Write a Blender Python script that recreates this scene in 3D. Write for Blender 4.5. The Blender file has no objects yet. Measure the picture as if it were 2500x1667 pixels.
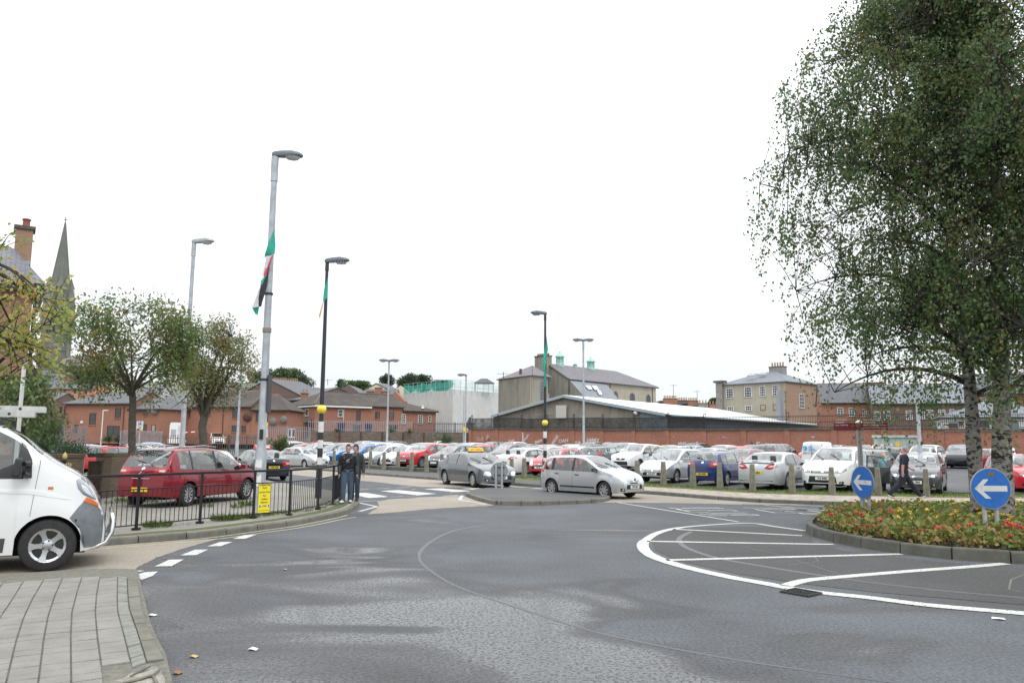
import bpy, bmesh, math, random
import numpy as np
from mathutils import Vector, Matrix, noise as mnoise
from mathutils.bvhtree import BVHTree
random.seed(7); np.random.seed(7)
PI=math.pi
sc=bpy.context.scene; COL=sc.collection
# ---------------------------------------------------------------- camera
FPX,CX,CY,CH=1907.,1250.,833.5,1.9          # photograph is 2500 x 1667: focal length in its pixels, centre, eye height
PITCH=math.atan((1080-CY)/FPX); ROLL=math.radians(.4)
cam=bpy.data.cameras.new('camera'); cam.sensor_width=36; cam.lens=36*FPX/2500; cam.clip_start=.1; cam.clip_end=3000
camo=bpy.data.objects.new('camera',cam); COL.objects.link(camo); sc.camera=camo
camo.matrix_world=Matrix.Translation((0,0,CH))@Matrix.Rotation(PI/2+PITCH,4,'X')@Matrix.Rotation(ROLL,4,'Z')
# ---------------------------------------------------------------- sky and sun (overcast)
W=bpy.data.worlds.new('World'); sc.world=W; W.use_nodes=True
nt=W.node_tree; nt.nodes.clear(); N=nt.nodes.new; LK=nt.links.new
SUN_EL,SUN_AZ=math.radians(52),math.radians(150)
sky=N('ShaderNodeTexSky'); sky.sky_type='NISHITA'; sky.sun_disc=False; sky.sun_elevation=SUN_EL; sky.sun_rotation=SUN_AZ
bg1=N('ShaderNodeBackground'); bg1.inputs[1].default_value=.12; LK(sky.outputs[0],bg1.inputs[0])
tc=N('ShaderNodeTexCoord'); sep=N('ShaderNodeSeparateXYZ'); LK(tc.outputs['Generated'],sep.inputs[0])
cl=N('ShaderNodeTexNoise'); cl.inputs['Scale'].default_value=2.2; cl.inputs['Detail'].default_value=5
LK(tc.outputs['Generated'],cl.inputs['Vector'])
mr=N('ShaderNodeMapRange'); mr.inputs[1].default_value=0; mr.inputs[2].default_value=1; mr.inputs[3].default_value=.95; mr.inputs[4].default_value=2.5
LK(sep.outputs[2],mr.inputs[0])
mv=N('ShaderNodeMapRange'); mv.inputs[1].default_value=.3; mv.inputs[2].default_value=.7; mv.inputs[3].default_value=.93; mv.inputs[4].default_value=1.1
LK(cl.outputs[0],mv.inputs[0])
mm=N('ShaderNodeMath'); mm.operation='MULTIPLY'; LK(mr.outputs[0],mm.inputs[0]); LK(mv.outputs[0],mm.inputs[1])
bg2=N('ShaderNodeBackground'); bg2.inputs[0].default_value=(.945,.978,1,1); LK(mm.outputs[0],bg2.inputs[1])
mx=N('ShaderNodeMixShader'); mx.inputs[0].default_value=.93; LK(bg1.outputs[0],mx.inputs[1]); LK(bg2.outputs[0],mx.inputs[2])
wo=N('ShaderNodeOutputWorld'); LK(mx.outputs[0],wo.inputs[0])
sun=bpy.data.lights.new('sun','SUN'); sun.energy=.9; sun.angle=math.radians(25); sun.color=(1,.97,.93)
so=bpy.data.objects.new('sun',sun); COL.objects.link(so)
so.rotation_euler=Vector((math.sin(SUN_AZ)*math.cos(SUN_EL),math.cos(SUN_AZ)*math.cos(SUN_EL),math.sin(SUN_EL))).to_track_quat('Z','Y').to_euler()
vs=sc.view_settings; vs.view_transform='Standard'; vs.look='None'; vs.exposure=0; vs.gamma=1; vs.use_curve_mapping=False
# ---------------------------------------------------------------- from a place in the photograph to the ground or to a depth
def ray(u,v):
 a,b=u-CX,CY-v; c,s=math.cos(ROLL),math.sin(ROLL); a,b=a*c-b*s,a*s+b*c
 return a,FPX*math.cos(PITCH)-b*math.sin(PITCH),FPX*math.sin(PITCH)+b*math.cos(PITCH)
def G(u,v,z=0.):
 r=ray(u,v); k=(z-CH)/r[2]; return Vector((r[0]*k,r[1]*k,z))
def A(u,v,Y):
 r=ray(u,v); k=Y/r[1]; return Vector((r[0]*k,Y,CH+r[2]*k))
def Z(x0,y0,k):                               # coordinates read in an enlarged view of the photograph
 return lambda x,y:(x0+x/k,y0+y/k)
# ---------------------------------------------------------------- materials
MATS={}
def new_mat(name):
 m=bpy.data.materials.new(name); m.use_nodes=True; MATS[name]=m; t=m.node_tree
 return m,t,t.nodes['Principled BSDF']
def M(name,col,rough=.6,metal=0,var=0,scale=6,bump=0,bscale=None,coat=0,spec=None,space='Object',detail=4,col2=None,emit=0,trans=0):
 """plain or mottled procedural surface"""
 if name in MATS: return MATS[name]
 m,t,b=new_mat(name); n=t.nodes.new; l=t.links.new
 b.inputs['Base Color'].default_value=(*col,1); b.inputs['Roughness'].default_value=rough; b.inputs['Metallic'].default_value=metal
 if coat: b.inputs['Specular IOR Level'].default_value=.2; b.inputs['Coat Weight'].default_value=coat; b.inputs['Coat Roughness'].default_value=.04
 if spec is not None: b.inputs['Specular IOR Level'].default_value=spec
 if emit: b.inputs['Emission Color'].default_value=(*col,1); b.inputs['Emission Strength'].default_value=emit
 if var or bump:
  if space=='World': g=n('ShaderNodeNewGeometry'); vec=g.outputs['Position']
  else: g=n('ShaderNodeTexCoord'); vec=g.outputs[space]
  nz=n('ShaderNodeTexNoise'); nz.inputs['Scale'].default_value=scale; nz.inputs['Detail'].default_value=detail; nz.inputs['Roughness'].default_value=.65; l(vec,nz.inputs['Vector'])
  if var:
   c2=col2 or tuple(c*(1-var) for c in col); c1=col if col2 else tuple(min(1,c*(1+var)) for c in col)
   r=n('ShaderNodeValToRGB'); r.color_ramp.elements[0].position=.32; r.color_ramp.elements[1].position=.68
   r.color_ramp.elements[0].color=(*c2,1); r.color_ramp.elements[1].color=(*c1,1); l(nz.outputs[0],r.inputs[0]); l(r.outputs[0],b.inputs['Base Color'])
  if bump:
   nb=nz
   if bscale: nb=n('ShaderNodeTexNoise'); nb.inputs['Scale'].default_value=bscale; nb.inputs['Detail'].default_value=3; l(vec,nb.inputs['Vector'])
   bp=n('ShaderNodeBump'); bp.inputs['Strength'].default_value=bump; bp.inputs['Distance'].default_value=.02; l(nb.outputs[0],bp.inputs['Height']); l(bp.outputs[0],b.inputs['Normal'])
 if trans:                                   # thin leaf: lets some light through
  tr=n('ShaderNodeBsdfTranslucent'); tr.inputs[0].default_value=(*[c*1.3 for c in col],1); mxs=n('ShaderNodeMixShader'); mxs.inputs[0].default_value=trans
  l(b.outputs[0],mxs.inputs[1]); l(tr.outputs[0],mxs.inputs[2]); l(mxs.outputs[0],t.nodes['Material Output'].inputs[0])
 return m
def M_brick(name,c1,c2,mortar,bw=.225,bh=.075,ms=.01,rough=.85,stain=(.25,.22,.2),stain_amt=.35,light=None,bump=.3):
 """coursed bricks, blocks, slates or tiles on metric UVs, with patchy weathering"""
 if name in MATS: return MATS[name]
 m,t,b=new_mat(name); n=t.nodes.new; l=t.links.new
 b.inputs['Roughness'].default_value=rough
 uv=n('ShaderNodeUVMap'); br=n('ShaderNodeTexBrick'); br.inputs['Scale'].default_value=1
 br.inputs['Brick Width'].default_value=bw; br.inputs['Row Height'].default_value=bh; br.inputs['Mortar Size'].default_value=ms; br.inputs['Mortar Smooth'].default_value=.3; br.inputs['Bias'].default_value=0
 br.inputs['Color1'].default_value=(*c1,1); br.inputs['Color2'].default_value=(*c2,1); br.inputs['Mortar'].default_value=(*mortar,1)
 l(uv.outputs[0],br.inputs['Vector'])
 nz=n('ShaderNodeTexNoise'); nz.inputs['Scale'].default_value=.45; nz.inputs['Detail'].default_value=8; nz.inputs['Roughness'].default_value=.7; l(uv.outputs[0],nz.inputs['Vector'])
 r=n('ShaderNodeMapRange'); r.inputs[1].default_value=.45; r.inputs[2].default_value=.75; r.inputs[3].default_value=0; r.inputs[4].default_value=stain_amt; l(nz.outputs[0],r.inputs[0])
 mix=n('ShaderNodeMix'); mix.data_type='RGBA'; l(r.outputs[0],mix.inputs[0]); l(br.outputs[0],mix.inputs[6]); mix.inputs[7].default_value=(*stain,1)
 out=mix.outputs[2]
 if light:
  n2=n('ShaderNodeTexNoise'); n2.inputs['Scale'].default_value=5; n2.inputs['Detail'].default_value=6; mp=n('ShaderNodeMapping'); mp.inputs['Scale'].default_value=(.5,2,1); l(uv.outputs[0],mp.inputs[0]); l(mp.outputs[0],n2.inputs['Vector'])
  r2=n('ShaderNodeMapRange'); r2.inputs[1].default_value=.63; r2.inputs[2].default_value=.7; r2.inputs[4].default_value=.6; l(n2.outputs[0],r2.inputs[0])
  m2=n('ShaderNodeMix'); m2.data_type='RGBA'; l(r2.outputs[0],m2.inputs[0]); l(out,m2.inputs[6]); m2.inputs[7].default_value=(*light,1); out=m2.outputs[2]
 l(out,b.inputs['Base Color'])
 if bump:
  bp=n('ShaderNodeBump'); bp.inputs['Strength'].default_value=bump; bp.inputs['Distance'].default_value=.01; bp.invert=True; l(br.outputs['Fac'],bp.inputs['Height']); l(bp.outputs[0],b.inputs['Normal'])
 return m
def M_render(name,col,streak,amt=.6,zs=.12,us=1.6,rough=.9):
 """rendered wall with vertical rain streaks"""
 if name in MATS: return MATS[name]
 m,t,b=new_mat(name); n=t.nodes.new; l=t.links.new; b.inputs['Roughness'].default_value=rough
 uv=n('ShaderNodeUVMap'); mp=n('ShaderNodeMapping'); mp.inputs['Scale'].default_value=(us,zs,1); l(uv.outputs[0],mp.inputs[0])
 nz=n('ShaderNodeTexNoise'); nz.inputs['Scale'].default_value=1; nz.inputs['Detail'].default_value=6; nz.inputs['Roughness'].default_value=.7; l(mp.outputs[0],nz.inputs['Vector'])
 r=n('ShaderNodeMapRange'); r.inputs[1].default_value=.5; r.inputs[2].default_value=.72; r.inputs[4].default_value=amt; l(nz.outputs[0],r.inputs[0])
 n2=n('ShaderNodeTexNoise'); n2.inputs['Scale'].default_value=.7; n2.inputs['Detail'].default_value=8; l(uv.outputs[0],n2.inputs['Vector'])
 mixa=n('ShaderNodeMix'); mixa.data_type='RGBA'; l(n2.outputs[0],mixa.inputs[0]); mixa.inputs[6].default_value=(*[c*.8 for c in col],1); mixa.inputs[7].default_value=(*[c*1.15 for c in col],1)
 mix=n('ShaderNodeMix'); mix.data_type='RGBA'; l(r.outputs[0],mix.inputs[0]); l(mixa.outputs[2],mix.inputs[6]); mix.inputs[7].default_value=(*streak,1); l(mix.outputs[2],b.inputs['Base Color'])
 return m
def M_road(name,base,stone,rough_dry=.85,wet=True,scale=90,wetcol=.55,bumpd=.006,spots=0,tone=None):
 """bound stone chippings in world metres; film of rainwater lies in the hollows"""
 m,t,b=new_mat(name); n=t.nodes.new; l=t.links.new
 g=n('ShaderNodeNewGeometry'); P=g.outputs['Position']
 n1=n('ShaderNodeTexNoise'); n1.inputs['Scale'].default_value=scale*.3; n1.inputs['Detail'].default_value=9; n1.inputs['Roughness'].default_value=.82; l(P,n1.inputs['Vector'])
 n2=n('ShaderNodeTexNoise'); n2.inputs['Scale'].default_value=.35; n2.inputs['Detail'].default_value=7; n2.inputs['Roughness'].default_value=.6; l(P,n2.inputs['Vector'])
 cr=n('ShaderNodeValToRGB'); e=cr.color_ramp.elements; e[0].position=.36; e[0].color=(*base,1); e[1].position=.64; e[1].color=(*stone,1); l(n1.outputs[0],cr.inputs[0])
 hs=n('ShaderNodeMix'); hs.data_type='RGBA'; hs.blend_type='MULTIPLY'; hs.inputs[0].default_value=.55; l(cr.outputs[0],hs.inputs[6])
 c2=n('ShaderNodeValToRGB'); e=c2.color_ramp.elements; e[0].position=.3; e[0].color=(*(tone or (.55,.53,.5)),1); e[1].position=.7; e[1].color=(1.4,1.4,1.43,1); l(n2.outputs[0],c2.inputs[0]); l(c2.outputs[0],hs.inputs[7])
 bp=n('ShaderNodeBump'); bp.inputs['Strength'].default_value=.7; bp.inputs['Distance'].default_value=bumpd
 l(n1.outputs[0],bp.inputs['Height']); l(bp.outputs[0],b.inputs['Normal'])
 if not wet:
  l(hs.outputs[2],b.inputs['Base Color']); b.inputs['Roughness'].default_value=rough_dry; return m
 def noise(s,d,st=(1,1,1),rot=0):
  mp=n('ShaderNodeMapping'); mp.inputs['Scale'].default_value=st; mp.inputs['Rotation'].default_value=(0,0,rot); l(P,mp.inputs[0]); q=n('ShaderNodeTexNoise'); q.inputs['Scale'].default_value=s; q.inputs['Detail'].default_value=d; q.inputs['Distortion'].default_value=.6; l(mp.outputs[0],q.inputs['Vector']); return q.outputs[0]
 big=noise(.33,3,(.75,1.2,1),.5)
 sp=n('ShaderNodeSeparateXYZ'); l(P,sp.inputs[0])
 def mth(op,a,bv):
  q=n('ShaderNodeMath'); q.operation=op
  for i,x in enumerate((a,bv)):
   if isinstance(x,(int,float)): q.inputs[i].default_value=x
   else: l(x,q.inputs[i])
  return q.outputs[0]
 def mrg(x,a,bb,c=0,d=1,smooth=True):
  q=n('ShaderNodeMapRange'); q.interpolation_type='SMOOTHSTEP' if smooth else 'LINEAR'; l(x,q.inputs[0])
  for i,v in zip((1,2,3,4),(a,bb,c,d)): q.inputs[i].default_value=v
  return q.outputs[0]
 side=mth('ADD',sp.outputs[0],mth('MULTIPLY',sp.outputs[1],.55))       # x + .55 y : the low channel runs along this line
 low=mth('MULTIPLY',mrg(side,6.6,4.4,0,1),mrg(sp.outputs[1],18,11,0,1))
 w=mth('ADD',mth('MULTIPLY',big,1.8),mth('MULTIPLY',low,.34))
 w=mrg(w,1.05,1.3)
 fine=mrg(noise(30,7,(1,1,1)),.40,.56)
 film=mth('MULTIPLY',w,mth('ADD',mth('MULTIPLY',fine,.75),.25))
 damp=mrg(mth('ADD',mth('MULTIPLY',big,1.8),mth('MULTIPLY',low,.34)),.95,1.12,0,.6)
 mixc=n('ShaderNodeMix'); mixc.data_type='RGBA'; l(damp,mixc.inputs[0]); l(hs.outputs[2],mixc.inputs[6])
 dk=n('ShaderNodeMix'); dk.data_type='RGBA'; dk.blend_type='MULTIPLY'; dk.inputs[0].default_value=1; l(hs.outputs[2],dk.inputs[6]); dk.inputs[7].default_value=(wetcol*1.15,wetcol,wetcol*.9,1); l(dk.outputs[2],mixc.inputs[7])
 l(mixc.outputs[2],b.inputs['Base Color'])
 l(mrg(film,0,.8,rough_dry,.14,False),b.inputs['Roughness'])
 l(mrg(film,0,.8,.75,.1,False),bp.inputs['Strength'])
 return m
def M_worn(name,col,under,amt=.5,scale=14,rough=.6):
 """road paint worn through to the surface below"""
 m,t,b=new_mat(name); n=t.nodes.new; l=t.links.new; b.inputs['Roughness'].default_value=rough
 g=n('ShaderNodeNewGeometry'); nz=n('ShaderNodeTexNoise'); nz.inputs['Scale'].default_value=scale; nz.inputs['Detail'].default_value=8; nz.inputs['Roughness'].default_value=.75; l(g.outputs['Position'],nz.inputs['Vector'])
 r=n('ShaderNodeMapRange'); r.inputs[1].default_value=.62-amt*.25; r.inputs[2].default_value=.72-amt*.2; l(nz.outputs[0],r.inputs[0])
 n2=n('ShaderNodeTexNoise'); n2.inputs['Scale'].default_value=2; l(g.outputs['Position'],n2.inputs['Vector'])
 mixa=n('ShaderNodeMix'); mixa.data_type='RGBA'; l(n2.outputs[0],mixa.inputs[0]); mixa.inputs[6].default_value=(*[c*.78 for c in col],1); mixa.inputs[7].default_value=(*col,1)
 mix=n('ShaderNodeMix'); mix.data_type='RGBA'; l(r.outputs[0],mix.inputs[0]); l(mixa.outputs[2],mix.inputs[6]); mix.inputs[7].default_value=(*under,1); l(mix.outputs[2],b.inputs['Base Color'])
 return m
def M_glass(name,tint,ior=.1,vis=.7,rough=.01):
 """thin see-through pane: mirror share by angle, the rest passes tinted"""
 m,t,b=new_mat(name); n=t.nodes.new; l=t.links.new; t.nodes.remove(b)
 tr=n('ShaderNodeBsdfTransparent'); tr.inputs[0].default_value=(*tint,1); gl=n('ShaderNodeBsdfGlossy'); gl.inputs['Roughness'].default_value=rough
 lw=n('ShaderNodeLayerWeight'); lw.inputs[0].default_value=.5; pw_=n('ShaderNodeMath'); pw_.operation='POWER'; pw_.inputs[1].default_value=2.6; l(lw.outputs['Facing'],pw_.inputs[0])
 fr=n('ShaderNodeMapRange'); fr.inputs[3].default_value=ior; fr.inputs[4].default_value=1; l(pw_.outputs[0],fr.inputs[0]); mx=n('ShaderNodeMixShader'); l(fr.outputs[0],mx.inputs[0]); l(tr.outputs[0],mx.inputs[1]); l(gl.outputs[0],mx.inputs[2])
 l(mx.outputs[0],t.nodes['Material Output'].inputs[0]); return m
def M_net(name,col,cover=.5,scale=3):
 """torn mesh sheeting: many small holes"""
 m,t,b=new_mat(name); n=t.nodes.new; l=t.links.new
 b.inputs['Base Color'].default_value=(*col,1); b.inputs['Roughness'].default_value=.8
 uv=n('ShaderNodeUVMap'); nz=n('ShaderNodeTexNoise'); nz.inputs['Scale'].default_value=scale; nz.inputs['Detail'].default_value=6; l(uv.outputs[0],nz.inputs['Vector'])
 r=n('ShaderNodeMapRange'); r.inputs[1].default_value=.3; r.inputs[2].default_value=.7; r.inputs[3].default_value=cover-.2; r.inputs[4].default_value=min(1,cover+.2); l(nz.outputs[0],r.inputs[0])
 tr=n('ShaderNodeBsdfTransparent'); mx=n('ShaderNodeMixShader'); l(r.outputs[0],mx.inputs[0]); l(tr.outputs[0],mx.inputs[1]); l(b.outputs[0],mx.inputs[2]); l(mx.outputs[0],t.nodes['Material Output'].inputs[0]); return m
# ---------------------------------------------------------------- mesh collector
class MB:
 def __init__(s): s.v=[]; s.f=[]; s.m=[]
 def add(s,vs,fs,m=0):
  o=len(s.v); s.v+= [tuple(p) for p in vs]; s.f+=[tuple(i+o for i in f) for f in fs]; s.m+=[m]*len(fs); return s
 def box(s,c,d,rz=0,m=0,tilt=None):
  x,y,z=[q/2 for q in d]; R=Matrix.Rotation(rz,3,'Z')
  if tilt: R=R@Matrix.Rotation(tilt,3,'X')
  vs=[R@Vector((a*x,b*y,e*z))+Vector(c) for e in(-1,1) for b in(-1,1) for a in(-1,1)]
  return s.add(vs,[(0,2,3,1),(4,5,7,6),(0,1,5,4),(1,3,7,5),(3,2,6,7),(2,0,4,6)],m)
 def hexa(s,b,t,m=0):                           # bottom and top outlines with the same number of points
  n=len(b); fs=[tuple(range(n-1,-1,-1)),tuple(range(n,2*n))]+[(i,(i+1)%n,(i+1)%n+n,i+n) for i in range(n)]
  return s.add(list(b)+list(t),fs,m)
 def prism(s,pts,z0,z1,m=0):
  return s.hexa([(p[0],p[1],z0) for p in pts],[(p[0],p[1],z1) for p in pts],m)
 def face(s,pts,m=0): return s.add(pts,[tuple(range(len(pts)))],m)
 def slab(s,pts,off,m=0):                       # any flat outline given a thickness along off
  return s.hexa([Vector(p) for p in pts],[Vector(p)+Vector(off) for p in pts],m)
 def tube(s,pts,rads,n=8,m=0,cap=True):
  pts=[Vector(p) for p in pts]
  if isinstance(rads,(int,float)): rads=[rads]*len(pts)
  o=[]; prev=None
  for i,p in enumerate(pts):
   d=(pts[min(i+1,len(pts)-1)]-pts[max(i-1,0)])
   d=d.normalized() if d.length>1e-9 else Vector((0,0,1))
   if prev is None: a=d.orthogonal().normalized()
   else:
    a=prev-d*prev.dot(d); a=a.normalized() if a.length>1e-6 else d.orthogonal().normalized()
   prev=a; b=d.cross(a)
   o+=[p+(a*math.cos(2*PI*k/n)+b*math.sin(2*PI*k/n))*rads[i] for k in range(n)]
  L=len(pts); fs=[(i*n+k,i*n+(k+1)%n,(i+1)*n+(k+1)%n,(i+1)*n+k) for i in range(L-1) for k in range(n)]
  if cap: fs+=[tuple(range(n-1,-1,-1)),tuple((L-1)*n+k for k in range(n))]
  return s.add(o,fs,m)
 def lathe(s,prof,c=(0,0,0),n=16,m=0,axis='Z',rot0=0):
  vs=[]
  for r,h in prof:
   for k in range(n):
    a=2*PI*k/n+rot0; p=(r*math.cos(a),r*math.sin(a),h)
    if axis=='Y': p=(p[0],h,p[1])
    if axis=='X': p=(h,p[0],p[1])
    vs.append((p[0]+c[0],p[1]+c[1],p[2]+c[2]))
  L=len(prof); fs=[(i*n+k,i*n+(k+1)%n,(i+1)*n+(k+1)%n,(i+1)*n+k) for i in range(L-1) for k in range(n)]
  fs+=[tuple(range(n-1,-1,-1)),tuple((L-1)*n+k for k in range(n))]
  return s.add(vs,fs,m)
 def grid(s,rows,m=0,closed=False):
  n=len(rows[0]); L=len(rows); vs=[p for r in rows for p in r]
  return s.add(vs,[(i*n+k,i*n+(k+1)%n,(i+1)*n+(k+1)%n,(i+1)*n+k) for i in range(L-1) for k in range(n if closed else n-1)],m)
 def ball(s,c,r,n=12,k=8,m=0,sz=1):
  return s.lathe([(max(1e-4,r*math.sin(PI*i/k)),-r*sz*math.cos(PI*i/k)) for i in range(k+1)],c,n,m)
 def mesh(s,name,org=(0,0,0),smooth=False,uv=True,ang=None):
  me=bpy.data.meshes.new(name); o=Vector(org)
  me.from_pydata([(p[0]-o.x,p[1]-o.y,p[2]-o.z) for p in s.v],[],s.f); me.polygons.foreach_set('material_index',s.m)
  bm=bmesh.new(); bm.from_mesh(me); bmesh.ops.recalc_face_normals(bm,faces=bm.faces) if len(bm.faces)<60000 else None
  bm.to_mesh(me); bm.free()
  if smooth: me.polygons.foreach_set('use_smooth',[True]*len(me.polygons));
  if smooth and ang: me.set_sharp_from_angle(angle=math.radians(ang))
  if uv:
   ul=me.uv_layers.new(name='UVMap'); dat=np.zeros(len(me.loops)*2); vv=me.vertices
   for p in me.polygons:
    nn=p.normal; h=math.hypot(nn.x,nn.y)
    t=Vector((-nn.y/h,nn.x/h,0)) if h>.05 else Vector((1,0,0))
    b=nn.cross(t)
    for li in p.loop_indices:
     co=vv[me.loops[li].vertex_index].co+o; dat[2*li]=co.dot(t); dat[2*li+1]=co.dot(b)
   ul.data.foreach_set('uv',dat)
  me.update(); return me
ORG={}
def put(name,me,mats,parent=None,loc=(0,0,0)):
 for m in (mats if isinstance(mats,(list,tuple)) else [mats]): me.materials.append(m)
 o=bpy.data.objects.new(name,me); COL.objects.link(o); o.location=loc
 if parent: o.parent=parent
 return o
def base(o):
 return ORG.get(o.name,Vector((0,0,0))) if o else Vector((0,0,0))
def part(mb,name,mats,parent=None,smooth=False,ang=None,label=None,stuff=False):
 """mesh given in world coordinates, linked under a thing standing unrotated at its base"""
 org=base(parent); o=put(name,mb.mesh(name,org,smooth,ang=ang),mats,parent)
 if parent: ORG[o.name]=org
 if label: o['label']=label
 if stuff: o['kind']='stuff'
 return o
def thing(name,loc,label,cat,group=None,rz=0):
 o=bpy.data.objects.new(name,None); COL.objects.link(o); o.location=loc; o.rotation_euler.z=rz; o.empty_display_size=.2
 o['label']=label; o['category']=cat
 if group: o['group']=group
 ORG[o.name]=Vector(loc); return o
def solo(mb,name,mats,label,cat,loc=None,group=None,smooth=False,ang=None):
 """a thing that is one mesh, origin at its base"""
 loc=Vector(loc) if loc is not None else Vector(mb.v[0]); me=mb.mesh(name,loc,smooth,ang=ang); o=put(name,me,mats,None,loc)
 o['label']=label; o['category']=cat
 if group: o['group']=group
 ORG[o.name]=loc; return o
def setting(mb,name,mats,kind='structure',smooth=False):
 o=put(name,mb.mesh(name,(0,0,0),smooth),mats); o['kind']=kind; return o
def text_mesh(s,size,bold=0,align='CENTER',depth=.001):
 cu=bpy.data.curves.new('t','FONT'); cu.body=s; cu.size=size; cu.align_x=align; cu.align_y='CENTER'; cu.extrude=depth; cu.offset=bold; cu.resolution_u=2
 ob=bpy.data.objects.new('t',cu); COL.objects.link(ob); dg=bpy.context.evaluated_depsgraph_get(); dg.update()
 me=bpy.data.meshes.new_from_object(ob.evaluated_get(dg)); bpy.data.objects.remove(ob); bpy.data.curves.remove(cu); me.materials.clear(); return me
def lettering(s,size,mat,parent,mtx,bold=0,name='lettering',align='CENTER',wid=1):
 me=text_mesh(s,size,bold,align); me.transform(Matrix.Diagonal((wid,1,1,1))); o=put(name,me,mat,parent); o.matrix_local=mtx; return o
def frame(o,x,z):
 """matrix with origin o, local x along x and local y along z"""
 x=Vector(x).normalized(); z=Vector(z); z=(z-x*z.dot(x)).normalized(); y=x.cross(z); return Matrix(((x.x,z.x,y.x,o[0]),(x.y,z.y,y.y,o[1]),(x.z,z.z,y.z,o[2]),(0,0,0,1)))
# ================================================================ surfaces shared by many things
asph=M_road('road_asphalt',(.028,.031,.036),(.155,.164,.178))
parkasph=M_road('park_asphalt',(.06,.062,.067),(.14,.14,.145),scale=70,wetcol=.6)
isl_asph=M_road('footway_asphalt',(.06,.059,.06),(.13,.128,.126),wet=False,scale=60)
patch_asph=M_road('patch_asphalt',(.03,.03,.031),(.10,.098,.096),wet=False,scale=75)
buff=M_road('buff_surfacing',(.20,.17,.135),(.36,.315,.255),wet=False,scale=70,rough_dry=.8,tone=(.72,.7,.68))
white=M_worn('road_paint_white',(.68,.68,.64),(.16,.16,.16),.5,30)
oldwhite=M_worn('road_paint_old',(.5,.5,.49),(.10,.10,.105),.75)
cream=M_worn('road_paint_cream',(.62,.55,.33),(.25,.2,.16),.45)
scar=M_worn('road_scar',(.105,.11,.12),(.085,.09,.097),.85,5,rough=.5)
kerbm=M('kerb_concrete',(.20,.19,.165),.85,var=.35,scale=3,bump=.5,bscale=70,space='World',col2=(.12,.115,.085))
kerbd=M('kerb_dark',(.13,.125,.11),.85,var=.4,scale=3,bump=.5,bscale=60,space='World',col2=(.07,.07,.05))
flag=M('flag_concrete',(.25,.237,.215),.8,var=.16,scale=2.2,bump=.9,bscale=75,space='World',detail=9)
blockm=M('grey_block',(.25,.25,.235),.85,var=.3,scale=5,bump=.5,bscale=60,space='World',col2=(.17,.175,.14))
joint=M('joint_grit',(.15,.145,.12),.95,var=.3,scale=12,space='World')
crack=M('broken_concrete',(.26,.24,.205),.9,var=.5,scale=7,bump=1,bscale=30,space='World')
blockpave=M_brick('block_paving',(.33,.30,.275),(.25,.235,.215),(.12,.11,.09),.2,.1,.008,stain=(.13,.15,.08),stain_amt=.55)
pinkpave=M_brick('brick_edging',(.30,.20,.16),(.22,.16,.13),(.1,.1,.07),.1,.2,.01,stain=(.13,.16,.06),stain_amt=.5)
tanpave=M('tan_block',(.40,.34,.285),.85,var=.25,scale=4,space='World')
grassm=M('grass_ground',(.10,.155,.025),.9,var=.45,scale=4,space='World',col2=(.10,.10,.035),bump=.6,bscale=50)
soil=M('soil',(.045,.035,.028),.95,var=.5,scale=14,space='World',bump=1,bscale=40)
stonem=M('grey_stone',(.2,.19,.17),.9,var=.4,scale=3)
concm=M('bollard_concrete',(.27,.25,.20),.9,var=.3,scale=5,bump=.5,bscale=50,col2=(.15,.15,.10))
def flat(name,src,z,mat,kind='structure',below=None):
 mb=MB(); pts=[G(u,v,z) for u,v in src]
 if below is None: mb.face(pts)
 else: mb.prism(pts,below,z)
 return setting(mb,name,mat,kind)
# ---------------------------------------------------------------- the one ground sheet, hill beyond
HP=[(-150,0),(60,0),(104,.7),(112,2.3),(130,2.8),(180,8),(260,19),(340,27),(420,30),(900,34)]
def pw(x,P):
 if x<=P[0][0]: return P[0][1]
 for (a,b),(c,d) in zip(P,P[1:]):
  if x<=c: return b+(d-b)*(x-a)/(c-a)
 return P[-1][1]
def hill(x,y):                                  # the town climbs to the left, stays low to the right
 k=min(1,max(0,(30-x/(max(y,60)/100))/60)); lo=pw(y,[(60,0),(104,.5),(116,1.6),(200,3),(900,6)])
 return lo+(pw(y,HP)-lo)*k
mb=MB(); xs=[-900,-500,-320,-240]+list(range(-200,221,20))+[260,340,500,900]; ys=[-150,-40,0,30,60,80,95,104,108,112,120,130,150,170,200,230,260,300,340,380,420,500,700,900]
mb.grid([[(x,y,hill(x,y)-(.0 if y>95 else .004)) for x in xs] for y in ys])
town_ground=M('town_ground',(.10,.11,.06),.95,var=.5,scale=.05,space='World',col2=(.16,.15,.14))
setting(mb,'ground',town_ground,smooth=True)
E1=Vector((.783,-.622,0)); E2=Vector((.622,.783,0))
def park(a,b,dz=0):                             # a along the brick wall (towards the right, nearer), b away from the road
 p=E1*a+E2*b; p.z=parkz(p)+dz; return p
def parkz(p): return .1+max(0,(p.x*E2.x+p.y*E2.y-30))*.006
mb=MB(); mb.face([(-90,-30,0),(70,-30,0),(70,62,0),(-90,62,0)]); setting(mb,'road',asph)
mb=MB()
Bk=[(500,1100),(760,1126),(880,1140),(1000,1147),(1150,1155),(1259,1163),(1330,1165),(1579,1179),(1850,1197),(2150,1200),(2500,1206),(3000,1212)]
bk=[G(u,v,.1) for u,v in Bk]
fr=[p.copy() for p in bk]; far=[park(p.dot(E1),79.5) for p in bk]; far[0]=park(-95,79.5); far[-1]=park(25,79.5)
mid=[]
for p,q in zip(fr,far):
 mid.append([ (lambda r:(r.x,r.y,parkz(r)))(p.lerp(q,t)) for t in (0,.15,.4,.7,1)])
mb.grid(mid); mb.face([fr[0],far[0],park(-125,70),park(-110,30)]); setting(mb,'car_park',parkasph)
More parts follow.
